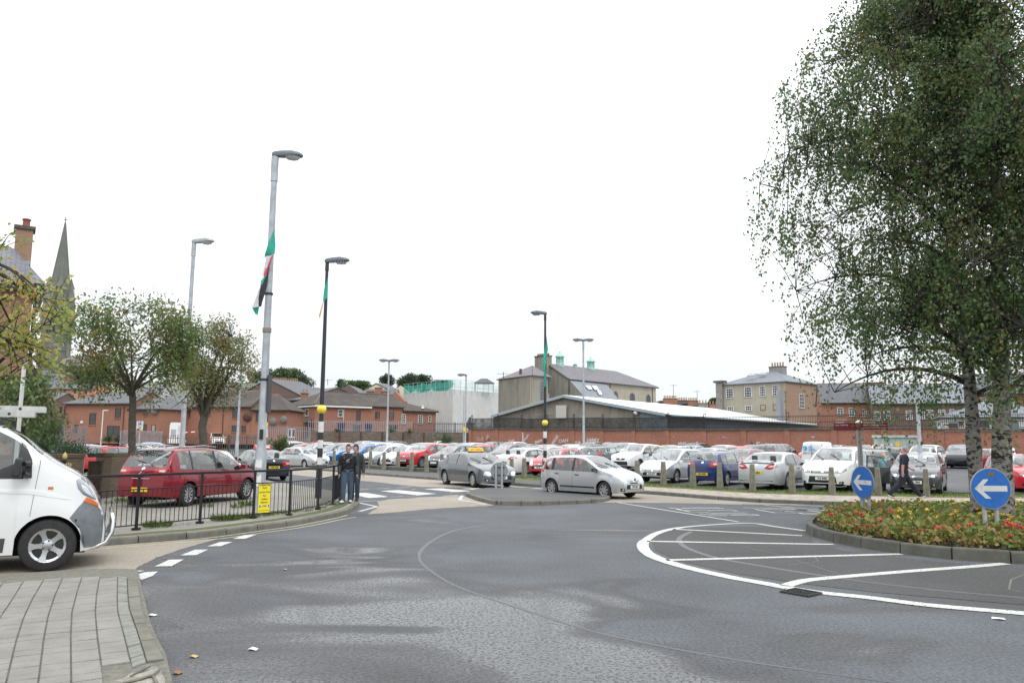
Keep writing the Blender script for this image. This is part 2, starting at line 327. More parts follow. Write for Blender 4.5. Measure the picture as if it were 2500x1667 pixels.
# ---------------------------------------------------------------- buff high-friction strips
def edge_noise(src,amp=1.2,n=6):
 out=[]
 for (a,b) in zip(src,src[1:]+src[:1]):
  for k in range(n):
   t=k/n; out.append((a[0]+(b[0]-a[0])*t+random.uniform(-amp,amp),a[1]+(b[1]-a[1])*t+random.uniform(-amp,amp)*.35))
 return out
flat('buff_surface',[(536,1314),(403,1321),(265,1332),(0,1352),(-500,1388),(-500,1460),(0,1430),(97,1418),(200,1410),(285,1408),(312,1402)]+edge_noise([(318,1397),(348,1378),(381,1361),(453,1337),(500,1323)],2.2)[:24],.004,buff)
flat('buff_surface',edge_noise([(895,1255),(961,1250),(1041,1243),(1147,1236),(1210,1234)],2,5)[:20]+[(1206,1232),(1160,1221),(1134,1210),(1116,1209),(1015,1215),(946,1219),(921,1223),(926,1236)],.004,buff)
flat('buff_surface',[(560,1126),(700,1142),(820,1152),(880,1158),(1071,1172),(1250,1185),(1300,1190),(1200,1191),(1074,1189),(1030,1188),(1008,1186),(935,1178),(870,1172),(760,1163),(640,1150),(520,1139)],.004,buff)
flat('buff_surface',[(1487,1200),(1579,1206),(1700,1216),(1850,1227),(1990,1232),(1850,1231),(1688,1228),(1508,1226),(1440,1227),(1395,1215),(1420,1206)],.004,buff)
# ---------------------------------------------------------------- painted lines
def line(pts,w,mat=None,name='road_marking',z=.008,src=True,mb=None):
 P=[G(u,v,z) for u,v in pts] if src else [Vector(p) for p in pts]
 own=mb is None; mb=mb or MB(); L=[];R=[]
 for i,p in enumerate(P):
  d=(P[min(i+1,len(P)-1)]-P[max(0,i-1)]).normalized(); nrm=Vector((-d.y,d.x,0)); ww=w[i] if isinstance(w,(list,tuple)) else w
  L.append(p+nrm*ww/2); R.append(p-nrm*ww/2)
 mb.grid([L,R])
 if own: setting(mb,name,mat or white)
 return mb
def smooth_pts(P,k=4):
 out=[]
 for i in range(len(P)-1):
  p0,p1,p2,p3=P[max(i-1,0)],P[i],P[i+1],P[min(i+2,len(P)-1)]
  for j in range(k):
   t=j/k; out.append(tuple(.5*(2*b+(c-a)*t+(2*a-5*b+4*c-d)*t*t+(3*b-a-3*c+d)*t**3) for a,b,c,d in zip(p0,p1,p2,p3)))
 return out+[P[-1]]
ZA=Z(1300,1200,1.96); ZB=Z(820,1130,4.523); ZC=Z(130,1180,3.986); ZD=Z(1600,1215,5.113); ZE=Z(300,1280,2.352)
for q in ([(1745,537),(1865,536),(1975,497),(1862,499)],[(1500,609),(1632,607),(1745,566),(1625,567)],[(1237,697),(1392,694),(1508,640),(1380,642)],[(985,805),(1152,802),(1272,736),(1130,738)]):
 flat('give_way_dash',[ZC(*p) for p in q],.008,white)
flat('give_way_dash',[(334,1402),(352,1396),(386,1394),(372,1405),(345,1415)],.008,white)
flat('give_way_dash',[(318,1396),(330,1392),(352,1392),(345,1394)],.008,white)
mb=MB(); line(smooth_pts([ZA(*p) for p in [(1306,186),(1160,166),(1045,150),(880,156),(700,172),(600,196),(548,226),(527,253),(548,289),(620,325),(760,366),(960,410),(1090,433),(1228,459)]],5),[.13]*20+[.18]*12+[.22]*10+[.24]*24,mb=mb)
setting(mb,'hatching_outline',white)
line(smooth_pts([ZA(*p) for p in [(1228,459),(1370,480),(1620,506),(1900,541),(2352,580),(2700,612),(3100,650)]]),.23,name='hatching_outline',z=.0085)
line(smooth_pts([ZA(*p) for p in [(1210,449),(1300,424),(1450,408),(1800,379),(2110,356),(2264,342)]]),.19,name='hatching_bar')
for a,b,w in (((672,178),(1290,209),.14),((548,236),(1440,251),.15),((640,326),(1766,297),.16)): line([ZA(*a),ZA(*b)],w,name='hatching_bar')
line([ZA(408,51),ZA(985,143)],.1);
line(smooth_pts([ZA(*p) for p in [(760,190),(715,212),(702,235),(745,270),(880,315),(1100,355),(1400,402),(1800,455),(2352,508),(2800,545)]]),.11,scar,'road_scar',.006)
line(smooth_pts([ZE(*p) for p in [(2060,4),(1900,35),(1780,90),(1712,150),(1706,205),(1765,262),(1900,345),(2100,420),(2352,503)]]+[ZA(*p) for p in [(200,640),(420,697),(900,790),(1500,880),(2000,945)]]),[.07]*14+[.045]*60,scar,'road_scar',.002)
for q in ([(118,331),(340,328),(580,370),(370,385)],[(490,308),(690,297),(1112,338),(900,355)],[(965,285),(1150,277),(1512,308),(1320,320)],[(1380,280),(1560,275),(1885,303),(1740,311)],[(1880,288),(2052,283),(2380,306),(2210,314)],[(2090,279),(2230,276),(2480,296),(2352,300)]):
 flat('zebra_stripe',[ZB(*p) for p in q],.008,white)
for a,b in (((205,297),(357,290)),((455,283),(607,277)),((670,274),(822,266)),((940,262),(1080,259)),((1150,262),(1290,258)),((240,420),(462,415)),((570,405),(760,392)),((880,386),(1060,375)),((1185,362),(1347,353)),((300,382),(340,380)),((510,376),(545,374)),((845,289),(872,286)),((705,364),(740,362)),((1262,328),(1295,325)),((1165,274),(1200,272))):
 line([ZB(*a),ZB(*b)],.11,name='crossing_dash')
for P,w in (([(520,215),(850,260)],.1),([(400,150),(640,183)],.1),([(1010,205),(1160,228)],.1),([(248,436),(455,480),(262,532)],.12),([(395,519),(525,515)],.1),([(1600,262),(1960,262)],.1),([(1960,258),(2100,264)],.1)): line([ZB(*p) for p in P],w,oldwhite if w==.1 else white)
flat('road_marking',[ZB(*p) for p in [(1378,357),(1412,357),(1386,408),(1345,406)]],.008,white)
line([ZB(1375,408),ZB(1670,453)],.11); line([ZB(1670,453),ZB(1480,460)],.1)
for P in ([(1350,86),(1700,120),(2060,150),(2352,181)],[(1690,84),(1980,98),(2290,108)],[(0,12),(200,50)],[(300,62),(620,64)],[(750,70),(1080,83)]): line([ZD(*p) for p in P],.09,white if P[0][0]!=0 else oldwhite)
mb=MB()                                         # elongated road words, read from the far side
for P in ([(165,122),(330,142)],[(330,126),(560,120),(800,122)],[(330,132),(860,129)],[(260,138),(430,173),(640,178)],[(345,154),(650,149),(695,162)],[(680,158),(930,148),(1022,165)],[(620,178),(700,190),(1145,186)],[(545,195),(640,205),(930,208)],[(660,221),(900,221)],[(935,209),(1240,204),(1294,214),(1190,222),(940,212)],
  [(1095,122),(1700,134),(1900,155),(2062,178)],[(1242,140),(1490,184),(1800,186),(2190,197)],[(1340,140),(1590,149)],[(1590,138),(1760,141),(1900,155)],[(1620,163),(1722,172)],[(1800,188),(1860,201),(2130,203),(2190,197)]): line([ZD(*p) for p in P],.1,mb=mb,z=.008)
setting(mb,'road_lettering',white)
for d in (.22,.36):
 line(smooth_pts([(-200,1367),(100,1346),(265,1333),(403,1321.5),(504,1313),(586,1302.5),(657,1292.5),(719,1284),(780,1272.5),(822,1263.5),(848,1257)],3),.055,cream,'yellow_line',.0081 if d<.3 else .0082) if d<.3 else line([(x+10,y+4.2) for x,y in smooth_pts([(-200,1367),(100,1346),(265,1333),(403,1321.5),(504,1313),(586,1302.5),(657,1292.5),(719,1284),(780,1272.5),(822,1263.5),(860,1257.5)],3)],.055,cream,'yellow_line',.0082)
flat('road_patch',[ZA(*p) for p in [(610,205),(700,180),(1000,165),(1170,172),(1330,190),(1340,240),(1500,285),(1900,330),(2400,370),(2900,420),(2900,580),(2352,540),(1640,480),(1300,440),(1000,395),(700,330),(590,280),(570,240)]],.0045,patch_asph)
for P in ([(750,205),(790,212),(870,222)],[(1190,160),(1310,158)],[(1350,310),(1370,332),(1220,352)],[(2352,395),(2290,420),(2280,465),(2352,480)],[(1000,260),(1180,300),(1460,390)],[(1460,395),(1900,470),(2352,503)]): line([ZA(*p) for p in P],.025,joint,'road_crack',.0065)
t=thing('drain_grate',G(*ZA(1280,483)),'black iron drain grate in the road at the point of the white hatching','drain')
c=[G(*ZA(*p),.009) for p in [(1188,479),(1258,464),(1384,486),(1318,501)]]
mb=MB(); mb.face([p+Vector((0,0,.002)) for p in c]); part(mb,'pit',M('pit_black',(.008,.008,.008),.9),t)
mb=MB(); iron=M('cast_iron',(.05,.048,.045),.5,.6,var=.4,scale=30)
for a,b in ((c[0],c[1]),(c[1],c[2]),(c[2],c[3]),(c[3],c[0])): mb.tube([a+Vector((0,0,.004)),b+Vector((0,0,.004))],.018,4)
part(mb,'frame',iron,t)
for k in range(1,8):
 mb=MB(); a=c[0].lerp(c[3],k/8); b=c[1].lerp(c[2],k/8); mb.tube([a+Vector((0,0,.004)),b+Vector((0,0,.004))],.012,4); part(mb,'bar',iron,t)
mb=MB(); mb.tube([c[0].lerp(c[1],.5)+Vector((0,0,.006)),c[3].lerp(c[2],.5)+Vector((0,0,.006))],.012,4); part(mb,'cross_bar',iron,t)
# ---------------------------------------------------------------- kerbs: every stone its own piece
def kerb_run(owner,pts,h,w,stone,mat,inward,z0=0,gap=.012,name='kerb_stone',top=.02):
 """stones laid end to end along pts (world, base of the road face); inward = +1 left of travel"""
 P=[Vector((p[0],p[1],0)) for p in pts]; cum=[0]
 for a,b in zip(P,P[1:]): cum.append(cum[-1]+(b-a).length)
 def at(s):
  for i in range(len(P)-1):
   if s<=cum[i+1] or i==len(P)-2:
    t=(s-cum[i])/max(1e-6,cum[i+1]-cum[i]); d=(P[i+1]-P[i]).normalized(); return P[i].lerp(P[i+1],t),Vector((-d.y,d.x,0))*inward
 n=max(1,int(cum[-1]/stone)); s=0
 for k in range(n):
  L=cum[-1]/n; a,na=at(s+gap); b,nb=at(s+L-gap); s+=L; hh=h+random.uniform(-.006,.006); o=random.uniform(-.006,.006)
  a=a+na*o; b=b+nb*o
  mb=MB(); r=min(.03,h*.25)
  sec=lambda p,nn:[p+Vector((0,0,z0-.05)),p+nn*.012+Vector((0,0,z0+hh-r)),p+nn*(.012+r*.35)+Vector((0,0,z0+hh-r*.3)),p+nn*(.012+r)+Vector((0,0,z0+hh)),p+nn*w+Vector((0,0,z0+hh-.002)),p+nn*w+Vector((0,0,z0-.05))]
  A_,B_=sec(a,na),sec(b,nb); mb.hexa(A_,B_); part(mb,name,mat,owner)
def world(src,z=0): return [G(u,v,z) for u,v in src]
def foot(name,outline,z,mat):
 mb=MB(); mb.prism(outline,-.05,z); return setting(mb,name,mat)
def inset(pts,d,sgn):
 P=[Vector((p[0],p[1],0)) for p in pts]; out=[]
 for i,p in enumerate(P):
  q=(P[min(i+1,len(P)-1)]-P[max(0,i-1)]).normalized(); out.append(p+Vector((-q.y,q.x,0))*d*sgn)
 return out
KL=world(smooth_pts([(-260,1368),(100,1343),(265,1330.5),(403,1319),(504,1310.5),(586,1300),(657,1290),(719,1281.6),(780,1270),(820,1261),(848,1253),(866,1245),(876,1236),(877,1228),(872,1221)],3))
ins=inset(KL,.155,1)
left_back=world([(850,1213),(815,1206),(760,1197),(700,1187),(650,1178),(600,1166),(520,1158),(380,1150)])+[Vector((-26,32,0)),Vector((-40,30,0)),Vector((-40,9,0))]
fw=foot('left_footway',ins+left_back,.118,blockpave); kerb_run(fw,KL,.12,.15,.9,kerbm,1)
line([tuple(p)+(.123,) for p in []] or [(p.x,p.y,.1215) for p in inset(KL[3:-4],.42,1)],.32,M('verge_soil',(.09,.085,.05),.95,var=.5,scale=5,space='World',col2=(.08,.11,.03)),'verge_strip',src=False)
K=[(480,1116),(560,1125),(700,1141),(820,1151),(880,1157),(1071,1171),(1250,1184),(1337,1190),(1460,1199),(1579,1205),(1700,1215),(1850,1226),(2000,1231.5),(2150,1235),(2500,1238),(3000,1242)]
KF=world(smooth_pts(K,3)); V=[(470,1098),(560,1108),(760,1128),(815,1135),(880,1142),(1000,1150),(1066,1153),(1150,1160),(1240,1167),(1330,1173),(1579,1187),(1700,1194),(1850,1203),(2000,1207),(2150,1210),(2360,1214),(2500,1215),(3000,1219)]
VF=world(smooth_pts(V,3),.12)
cut=next(i for i,p in enumerate(KF) if p.x>3.9); insF=inset(KF,.155,1)
cv=min(range(len(VF)),key=lambda i:(VF[i]-insF[cut]).length)
ff=foot('far_footway',insF[:cut+1]+VF[cv:-99:-1] if False else insF[:cut+1]+list(reversed(VF[:cv+1])),.118,isl_asph)
kerb_run(ff,KF,.12,.15,1.6,kerbm,1)
ff2=foot('block_footway',insF[cut:]+list(reversed(VF[cv:])),.108,joint)
def strip_blocks(L,R,owner,rows,bl,z,mats,name,off=True,gap=.008):
 """two matched edge lines; blocks run along them"""
 def resample(P,n):
  cum=[0]
  for a,b in zip(P,P[1:]): cum.append(cum[-1]+(b-a).length)
  out=[];i=0
  for k in range(n+1):
   s=cum[-1]*k/n
   while i<len(P)-2 and s>cum[i+1]: i+=1
   out.append(P[i].lerp(P[i+1],(s-cum[i])/max(1e-6,cum[i+1]-cum[i])))
  return out,cum[-1]
 _,len_=resample(L,1); n=int(len_/bl); L2,_=resample(L,n); R2,_=resample(R,n); mb=MB()
 for r in range(rows):
  for k in range(n):
   o=.5 if (off and r%2) else 0
   def pt(kk,rr):
    kk=min(n,max(0,kk)); i=min(n-1,int(kk)); a=L2[i].lerp(L2[i+1],kk-i); b=R2[i].lerp(R2[i+1],kk-i); return a.lerp(b,rr)
   g=gap/bl; gr=gap/max(.05,(L2[0]-R2[0]).length/rows)
   q=[pt(k+o+g,(r+gr)/rows),pt(k+1+o-g,(r+gr)/rows),pt(k+1+o-g,(r+1-gr)/rows),pt(k+o+g,(r+1-gr)/rows)]
   if k+o+1>n: continue
   zz=z+random.uniform(-.0015,.0015); m=random.choice(range(len(mats)))
   mb.hexa([(p.x,p.y,z-.03) for p in q],[(p.x,p.y,zz) for p in q],m)
 return part(mb,name,mats,owner,stuff=True)
tan2=M('tan_block_dark',(.33,.285,.24),.85,var=.25,scale=4,space='World'); tan3=M('tan_block_pale',(.44,.39,.33),.85,var=.2,scale=4,space='World')
vin=inset(VF,.22,-1); vsel=[p for p in vin[cv:] if p.x<24]; isel=[p for p in insF[cut:] if p.x<24]
strip_blocks(vsel,isel,ff2,12,.2,.118,[tanpave,tan2,tan3],'paving_blocks')
red1=M('edging_brick',(.27,.175,.13),.85,var=.3,scale=6,space='World'); red2=M('edging_brick_mossy',(.19,.17,.09),.9,var=.3,scale=6,space='World')
strip_blocks([p for p in VF[cv-8:] if p.x<24],[p for p in vin[cv-8:] if p.x<24],ff2,2,.11,.122,[red1,red2],'edging_blocks',off=False)
mb=MB(); vback=[G(u,v,.13) for u,v in Bk[5:]]; vfr=[p for p in VF[24:]]
mb.face([(p.x,p.y,.126) for p in vfr]+[(p.x,p.y,.128) for p in reversed(vback)]); verge=setting(mb,'grass_verge',grassm)
KR=[p for p in VF[:25]]; kr=MB(); ku=thing('retaining_kerb',KR[12],'low dark stone kerb carrying the left row of concrete posts','kerb')
kerb_run(ku,KR,.24,.45,1.1,kerbd,1,z0=.1)
RI=world([(1137,1210),(1150,1216),(1170,1222.5),(1190,1228.5),(1206,1232),(1250,1232.5),(1320,1232),(1400,1230),(1460,1227),(1484,1224),(1491,1219),(1480,1211),(1440,1206.5),(1345,1201),(1250,1197),(1190,1197.5),(1150,1202)])
ri=inset(RI+RI[:1],.12,1)[:-1]; rf=foot('traffic_island',ri,.115,isl_asph); kerb_run(rf,RI+RI[:1],.125,.12,.62,kerbm,1)
PI_=world(smooth_pts([(1993,1274),(1976,1282),(1967,1291),(1967,1298),(1974,1305.5),(2000,1314),(2067,1330.5),(2184,1350),(2347,1368),(2500,1377),(2800,1387),(3200,1392)],3))
back=world([(3200,1250),(2900,1249),(2500,1252),(2250,1254),(2110,1259),(2030,1266)])
pil=inset(PI_+back+PI_[:1],.15,1)[:-1]
pb=foot('planting_bed',pil,.12,soil); kerb_run(pb,PI_+back+PI_[:1],.2,.14,.85,kerbd,1)
edge=world([(413.6,1667),(402.6,1618),(388,1592),(366,1541),(344,1447.7),(336.7,1405.6)],0)
edge=[edge[0]+(edge[0]-edge[1])*6]+edge
topl=world([(322,1403),(300,1402.5),(285.5,1402),(199,1403.5),(97,1410.5),(0,1420),(-500,1470)],0)
nf=foot('near_footway',edge+topl+[Vector((-14,4,0)),Vector((-14,1,0)),Vector((edge[0].x,1,0))],.085,joint)
kin=[G(u,v,.1) for u,v in [(358.7,1614),(336.7,1543),(314.8,1482.5),(312,1440),(311,1409)]]; kout=[G(u,v,.1) for u,v in [(401,1609),(363,1538),(345,1482),(340,1443),(334,1407)]]
def quads_between(L,R,n,owner,name,mat,z=.1,gap=.006,h=.04,jit=.004):
 def at(P,t):
  cum=[0]
  for a,b in zip(P,P[1:]): cum.append(cum[-1]+(b-a).length)
  s=t*cum[-1]
  for i in range(len(P)-1):
   if s<=cum[i+1] or i==len(P)-2: return P[i].lerp(P[i+1],(s-cum[i])/max(1e-6,cum[i+1]-cum[i]))
 for k in range(n):
  q=[at(L,k/n),at(R,k/n),at(R,(k+1)/n),at(L,(k+1)/n)]; c=sum(q,Vector())/4; q=[c+(p-c)*(1-2*gap/max(.05,(p-c).length)) for p in q]
  zz=z+random.uniform(-jit,jit); mb=MB(); q2=[c+(p-c)*(1-.008/max(.05,(p-c).length)) for p in q]
  mb.hexa([(p.x,p.y,zz-h) for p in q],[(p.x,p.y,zz-.005) for p in q]); n0=len(mb.v); mb.hexa([(p.x,p.y,zz-.0049) for p in q],[(p.x,p.y,zz) for p in q2]); part(mb,name,mat,owner)
quads_between(kin,kout,6,nf,'kerb_stone',kerbm,.105,.008,.12)
bi=[G(u,v,.1) for u,v in [(322,1627),(309,1574),(287,1490),(286,1450),(287,1405)]]
quads_between(bi,kin,34,nf,'edging_block',blockm,.101,.004)
Zf=Z(0,1380,5.464)
CL=[[(1760,1350),(1690,1060),(1570,600),(1565,380),(1570,150)],[(1395,1700),(1380,1530),(1300,960),(1270,620),(1290,380),(1335,135)],[(950,1700),(950,1568),(943,950),(960,620),(1020,380),(1095,140)],[(470,1700),(510,1568),(580,1000),(640,680),(730,400),(840,155)],[(10,1700),(80,1568),(215,1000),(320,680),(440,430),(590,175)],[(-470,1700),(-400,1568),(-190,1000),(0,690),(130,500),(325,190)],[(-950,1700),(-880,1568),(-600,1000),(-330,690),(-170,500),(55,210)],[(-1400,1700),(-1300,1568),(-1000,1000),(-700,690),(-500,500),(-210,235)]]
CL=[[G(*Zf(*p),.1) for p in c] for c in CL]
rowdir=(G(*Zf(950,640),.1)-G(*Zf(640,670),.1)).normalized(); rn=Vector((-rowdir.y,rowdir.x,0))
def cutc(C,d):                                 # where a course line meets a row line
 for a,b in zip(C,C[1:]):
  da,db=a.dot(rn),b.dot(rn)
  if (da-d)*(db-d)<=0 and abs(db-da)>1e-6: return a.lerp(b,(d-da)/(db-da))
 return None
d0=min(p.dot(rn) for c in CL for p in c); d1=max(p.dot(rn) for c in CL for p in c)
for ci in range(len(CL)-1):
 d=d0+random.uniform(0,.1); R_,L_=CL[ci],CL[ci+1]
 while d<d1:
  st=.195+random.uniform(-.004,.004); q=[cutc(L_,d),cutc(R_,d),cutc(R_,d+st),cutc(L_,d+st)]; d+=st
  if q[0] is None and q[1] is not None and ci==0: pass
  if any(p is None for p in q): continue
  c=sum(q,Vector())/4; gx=.006
  ax=(q[1]-q[0]).normalized();
  q=[q[0]+ax*gx+rn*.0045,q[1]-ax*gx+rn*.0045,q[2]-ax*gx-rn*.0045,q[3]+ax*gx-rn*.0045]; zz=.1+random.uniform(-.0025,.0025); tx=random.uniform(-.002,.002)
  mb=MB(); ins_=[c+(p-c)*.97 for p in q]
  mb.hexa([(p.x,p.y,.05) for p in q],[(p.x,p.y,zz-.005+tx*(1 if i in(1,2) else -1)) for i,p in enumerate(q)]); mb.hexa([(p.x,p.y,zz-.0049+tx*(1 if i in(1,2) else -1)) for i,p in enumerate(q)],[(p.x,p.y,zz+tx*(1 if i in(1,2) else -1)) for i,p in enumerate(ins_)])
  part(mb,'paving_flag',flag,nf)
mb=MB(); ol=[G(*Zf(*p),.1) for p in [(1740,1420),(1960,1330),(2130,1290),(2215,1400),(2260,1568),(2300,1900),(1200,1900),(1385,1600),(1400,1545),(1600,1500)]]
cen=sum(ol,Vector())/len(ol); rows=[]
for k in range(6):
 t=k/5; rows.append([(lambda p:(p.x,p.y,.106+.02*mnoise.noise(Vector((p.x*5,p.y*5,1)))-(.05 if k==0 else 0)))(o.lerp(cen,t)) for o in smooth_pts([tuple(q) for q in ol+ol[:1]],4)[:-1] for o in [Vector(o)]])
mb.grid(rows,closed=True); part(mb,'broken_concrete',crack,nf,smooth=True)
for P in ([(1640,1560),(1800,1530),(1960,1480),(2040,1465),(2130,1380)],[(1740,1470),(1880,1400),(2000,1340)],[(2040,1465),(2080,1540),(2110,1600)]):
 mb=MB(); mb.tube([G(*Zf(*p),.116) for p in P],[.008,.014,.01,.012,.01][:len(P)],5); part(mb,'crack',joint,nf)
lit=[M('litter_white',(.7,.7,.7),.6),M('leaf_brown',(.25,.12,.04),.7),M('leaf_pale',(.45,.35,.15),.7)]
for (u,v,m,s,lab,cat) in ((372,1500,0,.06,'scrap of white paper on the wet road near the kerb','paper'),(435,1640,1,.06,'fallen orange brown leaf on the road below the broken kerb','leaf'),(473,1601,2,.05,'fallen pale leaf on the wet road by the near footway','leaf'),(620,1583,0,.06,'small flat white scrap in the wet patch of road','paper'),(696,1389,2,.05,'tiny pale leaf lying on the damp brown asphalt','leaf'),(2436,1508,0,.09,'torn white scrap on the road right of the hatching','paper')):
 p=G(u,v,.01); mb=MB(); mb.slab([p+Vector((s*math.cos(a)*random.uniform(.6,1),s*math.sin(a)*random.uniform(.5,1),.012*math.sin(3*a))) for a in (0,1.2,2.2,3.3,4.4,5.4)],(0,0,.004)); solo(mb,'litter' if cat=='paper' else 'fallen_leaf',lit[m],lab,cat,p)
# ================================================================ motor cars
def pchip(P):
 xs=[p[0] for p in P]; ys=[p[1] for p in P]; n=len(P); h=[xs[i+1]-xs[i] for i in range(n-1)]; d=[(ys[i+1]-ys[i])/h[i] for i in range(n-1)]
 m=[d[0]]+[0 if d[i-1]*d[i]<=0 else 2*d[i-1]*d[i]/(d[i-1]+d[i]) for i in range(1,n-1)]+[d[-1]]
 def f(x):
  if x<=xs[0]: return ys[0]
  if x>=xs[-1]: return ys[-1]
  i=next(k for k in range(n-1) if x<=xs[k+1]); t=(x-xs[i])/h[i]
  return (1+2*t)*(1-t)**2*ys[i]+t*(1-t)**2*h[i]*m[i]+t*t*(3-2*t)*ys[i+1]+t*t*(t-1)*h[i]*m[i+1]
 return f
rubber=M('tyre_rubber',(.022,.022,.023),.8,var=.3,scale=9); plast=M('black_plastic',(.02,.02,.022),.45); dgrey=M('grey_plastic',(.055,.058,.063),.6)
alloy=M('alloy',(.55,.56,.58),.32,.85); chrome=M('chrome',(.75,.76,.78),.12,1); under=M('underbody',(.01,.01,.011),.9); trim=M('cabin_trim',(.085,.087,.09),.8)
glass=M_glass('car_glass',(.74,.80,.79),.13); lampg=M('lamp_lens',(.62,.66,.7),.06,.35,coat=1); lampd=M('lamp_lens_dark',(.28,.3,.33),.08,.4,coat=1); tailr=M('tail_lens',(.42,.012,.014),.1,coat=1); tailw=M('tail_lens_clear',(.62,.5,.5),.1,coat=1); amber=M('amber_lens',(.60,.13,.012),.12,coat=1)
platew=M('plate_white',(.78,.78,.74),.4); platey=M('plate_yellow',(.75,.55,.04),.4); ink=M('plate_ink',(.01,.01,.012),.5)
def paint(name,c,metal=.0,rough=.32): return M('paint_'+name,c,rough,metal,coat=1)
PAINT={'white':paint('white',(.74,.75,.75)),'silver':paint('silver',(.50,.52,.54),.55),'grey':paint('grey',(.14,.15,.165),.5),'dark grey':paint('dark_grey',(.06,.063,.07),.4),'black':paint('black',(.012,.013,.017)),
 'red':paint('red',(.55,.025,.03)),'dark red':paint('dark_red',(.22,.006,.018),.25),'blue':paint('blue',(.02,.13,.42),.2),'dark blue':paint('dark_blue',(.014,.028,.13),.3),'pale blue':paint('pale_blue',(.25,.36,.48),.45),'yellow':paint('yellow',(.72,.5,.13)),'green':paint('green',(.03,.12,.07),.3),'beige':paint('beige',(.5,.46,.38),.4),'pale green':paint('pale_green',(.42,.5,.46),.45),'bright red':paint('bright_red',(.65,.02,.03)),'navy':paint('navy',(.007,.009,.018),.1)}
